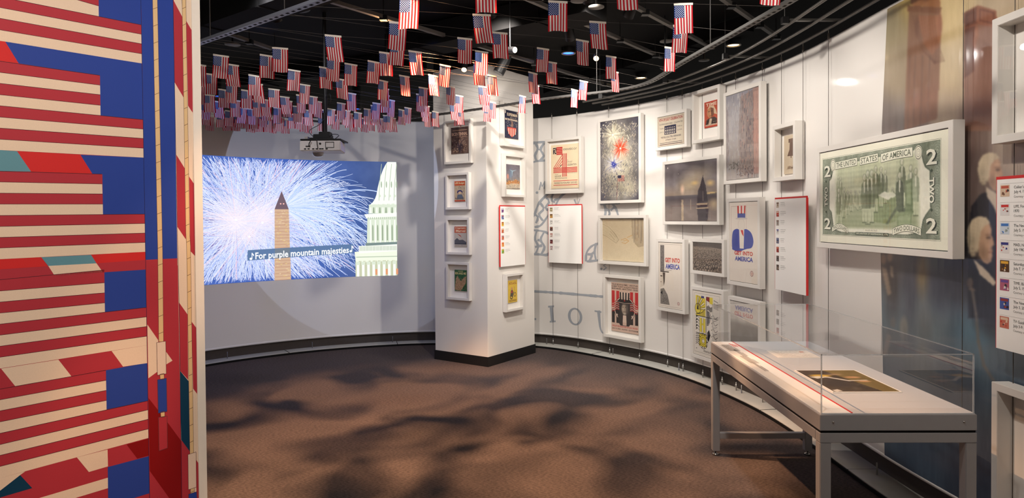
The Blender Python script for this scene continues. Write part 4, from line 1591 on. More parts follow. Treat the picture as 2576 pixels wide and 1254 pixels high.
def d_willie(c, w_, h_):
    PB, K, R_, T = (206, 176, 158), (42, 38, 38), (190, 48, 50), (214, 190, 172)
    c.rect(0, 0, w_, h_, PB, 0)
    for i, s in enumerate(['WILLIE NELSON & FAMILY - BOB DYLAN', 'ROBERT PLANT & ALISON KRAUSS', 'MAREN MORRIS - MAVIS STAPLES - CELISSE']):
        c.text(s, .02 * w_, (.945 - .043 * i) * h_, .98 * w_, (.978 - .043 * i) * h_, K, 2, .02)
    for k in range(4):
        x = [.02, .19, .70, .88][k]
        c.rect(x * w_, .50 * h_, (x + .11) * w_, .83 * h_, R_, 1)
        c.rect(x * w_, .17 * h_, (x + .11) * w_, .44 * h_, K, 1)
    c.disc(.5 * w_, .47 * h_, .40 * w_, K, 2, 32, .26 * h_)
    c.ring(.5 * w_, .47 * h_, .36 * w_, .385 * w_, T, 3, 36, sy=.26 / .40 * h_ / w_)
    for s in (-1, 1):   # two hanging flags
        for k in range(9):
            y_ = .60 - .022 * k
            c.stroke(resample(catmull([((.5 + s * .20) * w_, (y_ + .02) * h_), ((.5 + s * .30) * w_, (y_ + .035) * h_), ((.5 + s * .38) * w_, (y_ - .005) * h_), ((.5 + s * .47) * w_, (y_ - .02) * h_)], 5), .01), .0105 * h_, [R_, T][k % 2], 3.5 + .1 * k)
    # plain engraved portrait under a tall striped hat, kept generic
    q = Paint(60, 60, (58, 52, 50))
    q.blob(.5, .52, .34, .46, (150, 134, 118), 1, .25)
    q.blob(.40, .5, .18, .3, (186, 168, 148), .9, .7)
    q.poly([(.56, .12), (.86, .2), (.84, .8), (.6, .9), (.64, .5)], (84, 74, 70), .8)
    for (a, b) in ((.36, .40), (.60, .40)):
        q.blob(a, b, .09, .035, (58, 50, 48), .9, .6)
    q.line(.48, .42, .46, .60, .03, (112, 98, 88), .8)
    q.line(.38, .72, .58, .72, .03, (78, 64, 60), .8)
    q.blob(.5, .86, .22, .12, (196, 182, 164), .7, .7)
    q.a += (np.sin((q.X * 3 + q.Y) * 90) * 10)[..., None]
    c.raster(q.a, .31 * w_, .34 * h_, .69 * w_, .62 * h_, 4.2)
    brim = catmull([(.16 * w_, .60 * h_), (.30 * w_, .585 * h_), (.5 * w_, .565 * h_), (.70 * w_, .585 * h_), (.83 * w_, .60 * h_), (.70 * w_, .635 * h_), (.5 * w_, .625 * h_), (.30 * w_, .64 * h_)], 5)
    c.poly(brim, (52, 47, 46), 5)
    c.stroke([(.18 * w_, .603 * h_), (.34 * w_, .60 * h_), (.5 * w_, .588 * h_), (.66 * w_, .60 * h_), (.81 * w_, .603 * h_)], .004, T, 5.3)
    for k in range(7):
        c.poly([((.33 + .0486 * k) * w_, .66 * h_), ((.3786 + .0486 * k) * w_, .66 * h_), ((.373 + .0515 * k) * w_, .81 * h_), ((.3215 + .0515 * k) * w_, .81 * h_)], [K, T][k % 2], 5.5)
    c.rect(.325 * w_, .625 * h_, .675 * w_, .665 * h_, (46, 42, 42), 5.7)
    c.star(.5 * w_, .645 * h_, .022 * w_ * 1.5, R_, 6)
    c.poly([(.43 * w_, .20 * h_), (.44 * w_, .345 * h_), (.56 * w_, .345 * h_), (.57 * w_, .20 * h_)], T, 5)
    c.poly([(.22 * w_, .24 * h_), (.32 * w_, .40 * h_), (.43 * w_, .34 * h_), (.43 * w_, .14 * h_), (.57 * w_, .14 * h_), (.57 * w_, .34 * h_), (.68 * w_, .40 * h_), (.78 * w_, .24 * h_), (.66 * w_, .13 * h_), (.34 * w_, .13 * h_)], (56, 50, 48), 4.6)
    for s in (-1, 1):
        c.star((.5 + s * .28) * w_, .34 * h_, .045 * w_, T, 5)
    c.text("WILLIE NELSON'S 4th OF JULY PICNIC", .03 * w_, .085 * h_, .98 * w_, .125 * h_, R_, 2, .02)
    c.text('JULY 4, 2022 - AUSTIN - Q2 STADIUM', .03 * w_, .035 * h_, .98 * w_, .065 * h_, K, 2, .02)


def d_july(c, w_, h_):
    PB, K, R_ = (196, 184, 164), (44, 44, 66), (150, 44, 46)
    c.rect(0, 0, w_, h_, PB, 0)
    border(c, w_, h_, .012, .0025, (120, 70, 66))
    c.text('4TH OF JULY CELEBRATION', .06 * w_, .82 * h_, .94 * w_, .94 * h_, R_, 2, .03)
    c.text('WATERWORKS PARK - COLDWATER', .06 * w_, .72 * h_, .94 * w_, .77 * h_, K, 2)
    c.rect(.26 * w_, .38 * h_, .70 * w_, .68 * h_, K, 1)
    for k in range(6):
        x = .31 + .066 * k
        c.rect((x - .02) * w_, .40 * h_, (x + .02) * w_, .55 * h_, (190, 180, 164), 2)
        c.disc(x * w_, .60 * h_, .018 * w_, (178, 164, 150), 2.2, 10)
        c.rect((x - .012) * w_, .44 * h_, (x + .012) * w_, .50 * h_, (70, 66, 84), 2.6)
    c.text('Tuesday', .08 * w_, .58 * h_, .23 * w_, .63 * h_, K, 2)
    c.text('JULY 4', .08 * w_, .46 * h_, .22 * w_, .50 * h_, K, 2)
    c.text('4:30 to', .75 * w_, .58 * h_, .92 * w_, .63 * h_, K, 2)
    c.text('6:30 P.M.', .74 * w_, .46 * h_, .92 * w_, .50 * h_, K, 2)
    c.text('THE KELLOGG STEEL SERENADERS', .12 * w_, .27 * h_, .88 * w_, .33 * h_, K, 2, .01)
    c.text('of Battle Creek', .3 * w_, .18 * h_, .7 * w_, .235 * h_, K, 2)
    for k in range(2):
        c.rect(.08 * w_, (.10 - .05 * k) * h_, .92 * w_, (.115 - .05 * k) * h_, (90, 84, 90), 2)


def d_time(c, w_, h_):
    c.rect(0, 0, w_, h_, (186, 58, 40), 0)
    c.rect(.05 * w_, .04 * h_, .95 * w_, .96 * h_, (178, 76, 50), 1)
    c.text('TIME', .12 * w_, .82 * h_, .88 * w_, .94 * h_, (228, 206, 180), 2, .02)
    P = Paint(30, 40, (96, 62, 44))
    P.a += (fbm(P.X * 6, P.Y * 8, 15) * 20)[..., None]
    c.poly([(.1 * w_, .1 * h_), (.16 * w_, .3 * h_), (.4 * w_, .36 * h_), (.7 * w_, .38 * h_), (.9 * w_, .3 * h_), (.9 * w_, .1 * h_)], (58, 44, 40), 2)
    c.poly([(.24 * w_, .72 * h_), (.34 * w_, .82 * h_), (.66 * w_, .82 * h_), (.84 * w_, .62 * h_), (.92 * w_, .44 * h_), (.7 * w_, .5 * h_), (.3 * w_, .5 * h_)], (206, 178, 146), 2.2)
    c.disc(.44 * w_, .56 * h_, .24 * w_, (180, 126, 88), 2.6, 20, .2 * h_)
    c.poly([(.46 * w_, .76 * h_), (.68 * w_, .7 * h_), (.7 * w_, .46 * h_), (.52 * w_, .36 * h_)], (120, 76, 56), 2.8)
    for x in (.34, .54):
        c.rect((x - .06) * w_, .60 * h_, (x + .06) * w_, .625 * h_, (60, 38, 34), 3)
    c.rect(.40 * w_, .48 * h_, .46 * w_, .58 * h_, (206, 154, 112), 3)
    c.rect(.34 * w_, .425 * h_, .54 * w_, .44 * h_, (110, 52, 44), 3)
    c.poly([(.3 * w_, .12 * h_), (.4 * w_, .34 * h_), (.56 * w_, .32 * h_), (.5 * w_, .12 * h_)], (196, 172, 146), 2.4)
    c.text('INDEPENDENCE', .08 * w_, .06 * h_, .92 * w_, .12 * h_, (226, 208, 184), 3, .02)
    c.text('Special Issue', .62 * w_, .17 * h_, .92 * w_, .205 * h_, (226, 208, 184), 3)


def d_sail(c, w_, h_):
    P = Paint(110, 104, (96, 88, 90))
    P.grad([(0, (92, 84, 88)), (.35, (104, 96, 98)), (.55, (138, 122, 108)), (.58, (84, 76, 80)), (.64, (88, 80, 82)), (.8, (118, 106, 100)), (1, (128, 116, 110))])
    P.a += (fbm(P.X * 4, P.Y * 5, 41) * 22)[..., None]
    P.blob(.62, .26, .42, .22, (176, 160, 134), .7, .9, -.25)
    P.blob(.5, .4, .3, .16, (182, 164, 134), .7, .9)
    P.blob(.72, .05, .18, .1, (70, 64, 70), .6, .9)
    P.blob(.36, .46, .055, .11, (226, 190, 164), .9, .8)
    P.blob(.6, .36, .1, .05, (220, 184, 122), .8, .9)
    P.blob(.88, .38, .1, .07, (220, 184, 118), .8, .9)
    P.blob(.9, .545, .14, .03, (228, 196, 132), .9, .8)
    P.poly([(0, .555), (.62, .555), (.8, .56), (1, .54), (1, .6), (0, .63)], (76, 70, 76), .75)
    P.blob(.94, .72, .14, .12, (196, 172, 136), .8, .9)
    for y in np.linspace(.64, .98, 18):
        P.line(.345 + rng.normal(0, .003), y, .375 + rng.normal(0, .003), y, .014, (206, 182, 146), .8)
    P.line(.52, .64, .52, .8, .01, (186, 168, 140), .6)
    DK = (52, 46, 54)
    P.poly([(.75, .24), (.765, .32), (.80, .42), (.82, .55), (.84, .68), (.64, .7), (.655, .5), (.70, .4), (.735, .29)], DK, .95)
    P.line(.64, .715, .82, .715, .016, (206, 176, 136), .9)
    P.poly([(.64, .74), (.84, .725), (.82, .77), (.65, .775)], DK, .95)
    P.line(.63, .785, .84, .78, .012, (206, 176, 136), .8)
    P.poly([(.64, .80), (.85, .79), (.83, .99), (.66, .99)], DK, .8)
    P.line(.752, .5, .752, .66, .008, (150, 136, 124), .7)
    P.a += (fbm(P.X * 16, P.Y * 26, 44) * 7)[..., None]
    c.raster(P.a, 0, 0, w_, h_, 0)
    c.disc(.06 * w_, .94 * h_, .006, (214, 204, 190), 2, 8, .01)
    c.disc(.28 * w_, .82 * h_, .004, (196, 186, 174), 2, 8)


def d_avenue(c, w_, h_):
    # a loosely brushed city avenue, kept generic
    P = Paint(80, 150, (150, 144, 144))
    P.grad([(0, (140, 138, 146)), (.5, (160, 154, 152)), (.8, (150, 140, 134)), (1, (166, 158, 154))])
    P.blob(.2, .35, .3, .3, (172, 168, 170), .7, .9)
    P.poly([(.42, .06), (1, .0), (1, .95), (.5, .95), (.4, .6)], (132, 118, 114), .75)
    P.poly([(.82, .0), (1, .0), (1, .96), (.86, .96)], (164, 126, 114), .7)
    P.poly([(0, .12), (.08, .2), (.1, .84), (0, .86)], (120, 108, 110), .6)
    P.a += (fbm(P.X * 8, P.Y * 20, 51) * 12)[..., None]
    c.raster(P.a, 0, 0, w_, h_, 0)
    for _ in range(560):
        x, y = rng.uniform(.02, .98), rng.uniform(.02, .98)
        d = x > .4 + .1 * y
        cols = [(112, 98, 98), (150, 132, 124), (176, 140, 128), (98, 92, 100)] if d else [(176, 172, 172), (150, 148, 154), (160, 152, 148)]
        ln = rng.uniform(.012, .035)
        c.stroke([(x * w_, max(0, y - ln) * h_), ((x + .004) * w_, min(1, y + ln) * h_)], .0055, cols[rng.integers(len(cols))], 1 + rng.uniform(0, .9))
    for k in range(11):
        x = .86 + .013 * k
        c.stroke([(x * w_, .05 * h_), ((x + .004) * w_, .96 * h_)], .0035, [(186, 128, 116), (196, 176, 164)][k % 2], 2.5)
    speckle(c, .35 * w_, .03 * h_, .9 * w_, .16 * h_, 60, .007, [(86, 76, 78), (120, 100, 94)], 2)
    speckle(c, .1 * w_, .12 * h_, .4 * w_, .2 * h_, 40, .007, [(96, 96, 92), (112, 104, 98)], 2)


def get_into(c, w_, h_, x0, x1, y0, dy, k=1.0):
    c.text('GET INTO', x0 * w_, (y0 + dy) * h_, x1 * w_, (y0 + dy * 1.7) * h_, (196, 62, 48), 3, .03)
    c.text('AMERICA', (x0 + .02) * w_, y0 * h_, (x1 + .0) * w_, (y0 + dy * .78) * h_, (66, 78, 160), 3, .03)


def d_half(c, w_, h_):
    c.rect(0, 0, w_, h_, (222, 212, 200), 0)
    border(c, w_, h_, .016, .0016, (110, 100, 96))
    x0 = .07 * w_
    # half of a bearded head in a tall dark hat, cropped by the sheet's edge
    c.rect(x0, .56 * h_, .24 * w_, .96 * h_, (116, 110, 106), 1)
    speckle(c, x0, .56 * h_, .23 * w_, .95 * h_, 160, .003, [(60, 54, 54), (150, 142, 136), (86, 80, 78)], 2)
    c.rect(x0, .545 * h_, .44 * w_, .56 * h_, (60, 54, 54), 2)
    c.poly([(x0, .54 * h_), (.24 * w_, .54 * h_), (.27 * w_, .44 * h_), (.22 * w_, .34 * h_), (x0, .30 * h_)], (206, 194, 180), 1)
    c.poly([(.17 * w_, .54 * h_), (.28 * w_, .54 * h_), (.26 * w_, .40 * h_), (.22 * w_, .33 * h_), (.2 * w_, .42 * h_)], (76, 68, 66), 2)
    c.rect(x0, .475 * h_, .16 * w_, .49 * h_, (60, 52, 52), 2)
    c.rect(x0, .385 * h_, .13 * w_, .393 * h_, (110, 84, 78), 2)
    c.poly([(x0, .05 * h_), (x0, .28 * h_), (.22 * w_, .30 * h_), (.38 * w_, .20 * h_), (.47 * w_, .05 * h_)], (126, 120, 114), 1)
    c.poly([(x0, .22 * h_), (.16 * w_, .26 * h_), (.16 * w_, .2 * h_)], INK, 2.9)
    speckle(c, x0 + .01, .06 * h_, .36 * w_, .22 * h_, 170, .003, [(60, 54, 54), (86, 80, 78), (170, 162, 154)], 2)
    get_into(c, w_, h_, .28, .90, .60, .10)
    c.rect(.26 * w_, .575 * h_, .56 * w_, .579 * h_, (120, 110, 106), 2)
    badge(c, .84 * w_, .09 * h_, .05 * w_)


def badge(c, x, y, r):
    c.ring(x, y, r * .8, r, (150, 96, 104), 2, 20)
    c.star(x, y, r * .75, (182, 84, 84), 2.2)
    c.disc(x, y, r * .28, (222, 212, 200), 2.6, 10)


def d_crowd(c, w_, h_):
    P = Paint(150, 100, (128, 116, 104))
    P.grad([(0, (92, 82, 78)), (.12, (84, 76, 72)), (.2, (150, 136, 122)), (1, (120, 106, 94))])
    P.poly([(0, 0), (1, 0), (1, .20), (.4, .10), (0, .06)], (86, 78, 74), .9)
    r_ = np.random.default_rng(17)
    ar = w_ / h_
    for i in range(14):
        f_ = (i / 13) ** 1.5
        r = .012 + .066 * f_
        y = .14 + .84 * f_
        for x in np.arange(r_.uniform(0, r), 1.02, r * 2.0 / ar * 1.05):
            s_ = r * r_.uniform(.8, 1.15)
            yy = y + r_.normal(0, r * .35) + .10 * x * (1 - f_)
            g = r_.uniform(.75, 1.1)
            hr = np.array((52, 46, 44)) * r_.uniform(.7, 1.5)
            sk = np.array((190, 170, 150)) * g
            P.blob(x, yy - s_ * .25, s_ * .92 / ar, s_ * 1.05, hr, .95, .25)
            P.blob(x + s_ * .1 / ar, yy + s_ * .12, s_ * .60 / ar, s_ * .82, sk, .95, .35)
            if s_ > .016:
                P.blob(x + s_ * .1 / ar, yy - s_ * .05, s_ * .5 / ar, s_ * .14, sk * .55, .8, .7)
                P.blob(x + s_ * .3 / ar, yy + s_ * .3, s_ * .3 / ar, s_ * .5, sk * .7, .6, .8)
                P.blob(x + s_ * .1 / ar, yy + s_ * .52, s_ * .25 / ar, s_ * .09, sk * .5, .8, .6)
                P.poly([(x - s_ * 1.1 / ar, yy + s_ * 2.2), (x - s_ * .6 / ar, yy + s_ * .95), (x + s_ * .7 / ar, yy + s_ * .95), (x + s_ * 1.1 / ar, yy + s_ * 2.2)], np.array((96, 86, 80)) * r_.uniform(.6, 1.5), .9)
    P.a += (fnoise(P.X * 120, P.Y * 80, 4) * 9)[..., None]
    c.raster(P.a, 0, 0, w_, h_, 0)


def d_hatman(c, w_, h_):
    c.rect(0, 0, w_, h_, (222, 212, 200), 0)
    c.frame(.06 * w_, .44 * h_, .62 * w_, .95 * h_, .002, (150, 90, 84), 1)
    # plain stand-in: a striped tall hat over a blank oval and a blue coat
    for k in range(5):
        c.poly([((.30 + .056 * k) * w_, .855 * h_), ((.356 + .056 * k) * w_, .855 * h_), ((.352 + .060 * k) * w_, .955 * h_), ((.292 + .060 * k) * w_, .955 * h_)], [(190, 60, 54), (232, 224, 214)][k % 2], 2)
    c.poly([(.30 * w_, .80 * h_), (.58 * w_, .80 * h_), (.58 * w_, .86 * h_), (.30 * w_, .86 * h_)], (62, 74, 150), 2)
    c.disc(.44 * w_, .795 * h_, .22 * w_, (198, 190, 184), 2.2, 24, .012 * h_)
    c.disc(.44 * w_, .715 * h_, .125 * w_, (196, 186, 174), 2, 24, .08 * h_)
    c.disc(.44 * w_, .715 * h_, .117 * w_, (216, 206, 194), 2.1, 24, .075 * h_)
    coat = resample(catmull([(.10 * w_, .40 * h_), (.09 * w_, .52 * h_), (.13 * w_, .63 * h_), (.28 * w_, .665 * h_), (.44 * w_, .64 * h_), (.60 * w_, .665 * h_), (.78 * w_, .62 * h_), (.86 * w_, .52 * h_), (.80 * w_, .44 * h_), (.64 * w_, .42 * h_), (.5 * w_, .40 * h_), (.34 * w_, .37 * h_), (.2 * w_, .385 * h_)], 6), .01)
    c.poly(coat, (66, 78, 156), 2)
    c.poly([(.36 * w_, .655 * h_), (.54 * w_, .655 * h_), (.52 * w_, .42 * h_), (.38 * w_, .42 * h_)], (222, 212, 200), 2.6)
    c.poly([(.41 * w_, .65 * h_), (.50 * w_, .65 * h_), (.52 * w_, .57 * h_), (.46 * w_, .60 * h_)], (196, 52, 50), 3)
    for k in range(5):
        c.stroke([((.16 + .03 * k) * w_, .44 * h_), ((.18 + .03 * k) * w_, .60 * h_)], .0016, (44, 52, 110), 3)
        c.stroke([((.62 + .03 * k) * w_, .46 * h_), ((.60 + .03 * k) * w_, .62 * h_)], .0016, (44, 52, 110), 3)
    get_into(c, w_, h_, .18, .84, .26, .075)
    badge(c, .80 * w_, .12 * h_, .055 * w_)


def d_yellow(c, w_, h_):
    # bright geometric poster: rays, arches, gears and curves in yellow, black and white
    K, Y_, R_, B_, T = (34, 30, 34), (224, 204, 72), (136, 40, 44), (60, 62, 120), (226, 218, 206)
    c.rect(0, 0, w_, h_, T, 0)
    x0, x1, y0, y1 = .10 * w_, .90 * w_, .15 * h_, .93 * h_
    X = lambda a: x0 + a * (x1 - x0)
    Yv = lambda b: y0 + b * (y1 - y0)
    lw = .0035
    poly = lambda pts, col, z: c.poly([(X(a), Yv(b)) for a, b in pts], col, z)

    def ln(pts, w=lw, z=4, col=K):
        p = [(X(a), Yv(b)) for a, b in pts]
        c.stroke(resample(catmull(p, 6), .008) if len(p) > 2 else p, w, col, z)
    # rising rays, upper part
    poly([(0, .60), (.44, .60), (.44, .96), (.1, 1.0), (0, 1.0)], Y_, 1)
    for q in np.linspace(.05, 1.5, 8):
        ln([(.06, .72), (.06 + .55 * math.cos(q) * .7, .72 + .28 * math.sin(q))], lw * (1.6 if q > .7 else 1))
    for q in np.linspace(.14, 1.4, 4):
        poly([(.06, .72), (.06 + .4 * math.cos(q), .72 + .25 * math.sin(q)), (.06 + .4 * math.cos(q + .1), .72 + .25 * math.sin(q + .1))], T, 2)
    c.disc(X(.10), Yv(.74), .10 * w_, Y_, 3, 24)
    c.ring(X(.10), Yv(.74), .10 * w_, .112 * w_, K, 4)
    poly([(.0, .60), (.30, .66), (.44, .74), (.44, .60)], Y_, 3)
    ln([(.0, .62), (.25, .66), (.44, .76)], lw * 1.3)
    for k in range(8):
        ln([(.16 + .035 * k, .595), (.16 + .035 * k, .65 + .01 * k)])
    ln([(0, .595), (1, .595)], lw * 1.6)
    # middle: paired yellow uprights with rungs, black leaf shapes at their left
    poly([(.18, .28), (.28, .28), (.28, .56), (.18, .56)], Y_, 2)
    poly([(.34, .28), (.44, .28), (.44, .56), (.34, .56)], Y_, 2)
    poly([(.28, .42), (.34, .42), (.34, .46), (.28, .46)], Y_, 2)
    for a in (.18, .28, .34, .44):
        ln([(a, .26), (a, .57)])
    for k in range(5):
        ln([(0, .30 + .06 * k), (.08, .34 + .06 * k), (.16, .31 + .06 * k)], lw * (2 if k % 2 else 1))
        poly([(0, .32 + .06 * k), (.10, .35 + .06 * k), (.02, .355 + .06 * k)], K, 2.5)
    ln([(0, .25), (.48, .25)], lw * 1.6)
    # lower: gear with rings, stripes
    poly([(.16, 0), (.48, 0), (.48, .25), (.16, .25)], Y_, 1.5)
    for r in (.20, .15, .10, .05):
        c.ring(X(.34), Yv(.11), r * w_ * .8, r * w_ * .8 + lw, K, 4)
    c.disc(X(.34), Yv(.11), .05 * w_, T, 3)
    for k in range(10):
        q = 2 * PI * k / 10
        c.stroke([(X(.34) + .12 * w_ * math.cos(q), Yv(.11) + .12 * w_ * math.sin(q)), (X(.34) + .16 * w_ * math.cos(q), Yv(.11) + .16 * w_ * math.sin(q))], lw * 2, K, 4)
    for k in range(6):
        ln([(0, .02 + .04 * k), (.07, .05 + .035 * k), (.15, .03 + .04 * k)], lw * 1.4)
    ln([(.16, 0), (.16, .25)])
    # right half: white with flowing black curves and short bars
    ln([(.48, 0), (.48, 1)], lw * 1.6)
    poly([(.25, .955), (.38, .955), (.38, 1), (.25, 1)], B_, 2)
    poly([(.48, .93), (.62, .90), (.62, 1), (.48, 1)], R_, 2)
    poly([(.62, .88), (.76, .86), (.76, 1), (.62, 1)], Y_, 2)
    for k in range(5):
        ln([(.50, .80 - .017 * k), (.58, .83 - .02 * k), (.66, .79 - .018 * k), (.74, .82 - .02 * k)], lw * 1.5)
    poly([(.50, .72), (.60, .70), (.64, .62), (.60, .50), (.52, .44), (.50, .46)], (104, 100, 102), 2)
    ln([(.50, .72), (.62, .70), (.66, .60), (.58, .46), (.50, .44)], lw * 1.6)
    for k in range(4):
        ln([(.70, .62 - .13 * k), (.78, .66 - .13 * k), (.86, .60 - .13 * k), (.97, .64 - .13 * k)], lw * 1.6)
        ln([(.72, .57 - .13 * k), (.82, .55 - .13 * k), (.94, .58 - .13 * k)], lw)
    for k in range(5):
        poly([(.80, .90 - .022 * k), (1, .87 - .022 * k), (1, .862 - .022 * k), (.80, .892 - .022 * k)], K, 2.5)
    for k in range(6):
        c.disc(X(.82 + .032 * k), Yv(.95 - .006 * k), .006 * w_ * 1.6, K, 3, 8)
    poly([(.52, .30), (.60, .36), (.66, .26), (.58, .12), (.52, .16)], K, 2)
    c.frame(.055 * w_, .045 * h_, .945 * w_, .965 * h_, .0018, (90, 84, 84), 1)
    c.text('America the beautiful', .38 * w_, .07 * h_, .92 * w_, .11 * h_, K, 2)
    c.star(.13 * w_, .1 * h_, .02 * w_, K, 2)


def d_grey(c, w_, h_):
    P = Paint(60, 60, (176, 170, 162))
    P.grad([(0, (200, 194, 186)), (.35, (190, 184, 176)), (.45, (112, 104, 98)), (1, (98, 90, 86))])
    P.a += (fbm(P.X * 8, P.Y * 8, 61) * 20)[..., None]
    c.raster(P.a, 0, 0, w_, h_, 0)


def d_bell(c, w_, h_):
    PB, K = (206, 188, 162), (86, 66, 56)
    c.rect(0, 0, w_, h_, PB, 0)
    c.rect(.30 * w_, .80 * h_, .62 * w_, .90 * h_, (110, 84, 70), 1)
    c.poly([(.38 * w_, .80 * h_), (.36 * w_, .62 * h_), (.22 * w_, .46 * h_), (.70 * w_, .44 * h_), (.60 * w_, .62 * h_), (.58 * w_, .80 * h_)], (104, 76, 62), 1.2)
    c.rect(.44 * w_, .40 * h_, .49 * w_, .46 * h_, K, 1)
    man(c, .74 * w_, .16 * h_, .62 * h_, (92, 74, 62), (120, 92, 72), (196, 158, 128), (96, 76, 64), 2)
    c.poly([(.2 * w_, .12 * h_), (.3 * w_, .2 * h_), (.6 * w_, .16 * h_), (.92 * w_, .18 * h_), (.9 * w_, .12 * h_)], (150, 126, 104), 1)
    speckle(c, .2 * w_, .10 * h_, .8 * w_, .2 * h_, 20, .006, [(96, 76, 64), (170, 146, 120)], 2)


def pman(P, x, y, h_, coat, legs=(196, 204, 172), skin=(186, 190, 160), hair=(230, 232, 212), lean=0.0, sit=False, ar=1.0, al=.9):
    """painted generic figure: x centre, y feet (down), h_ height; ar = sheet width over height"""
    k = h_
    q = lambda pts: [(x + a * k / ar, y - b * k) for a, b in pts]
    c_ = np.array(coat, float)
    L = lean
    if sit:
        P.poly(q([(-.10, 0), (-.06, .30), (.16, .34), (.20, 0), (.15, 0), (.11, .24), (0, .22), (-.05, 0)]), legs, al)
        b0 = .26
    else:
        P.poly(q([(-.07, 0), (-.08, .42), (.08, .42), (.07, 0), (.02, 0), (0, .36), (-.02, 0)]), legs, al)
        b0 = .30
    P.poly(q([(-.10, b0), (-.13 + L, .60), (-.10 + L, .80), (-.03 + L, .86), (.03 + L, .86), (.10 + L, .80), (.13 + L, .60), (.10, b0)]), c_, al)
    P.poly(q([(.03 + L, .85), (.10 + L, .80), (.13 + L, .60), (.10, b0), (.05, b0)]), c_ * .8, al * .6)
    P.poly(q([(-.03 + L, .86), (.03 + L, .86), (.015 + L, .62), (-.015 + L, .62)]), hair, al)
    P.blob(x + L * k / ar, y - .93 * k, .076 * k / ar, .09 * k, (120, 132, 98), al, .25)
    P.blob(x + L * k / ar, y - .935 * k, .060 * k / ar, .074 * k, hair, al, .3)
    P.blob(x + (.018 + L) * k / ar, y - .915 * k, .038 * k / ar, .052 * k, skin, al, .5)
    P.line(x - .06 * k / ar, y - .012 * k, x - .02 * k / ar, y - .012 * k, .02 * k, (70, 84, 60), al)
    P.line(x + .02 * k / ar, y - .012 * k, x + .07 * k / ar, y - .012 * k, .02 * k, (70, 84, 60), al)


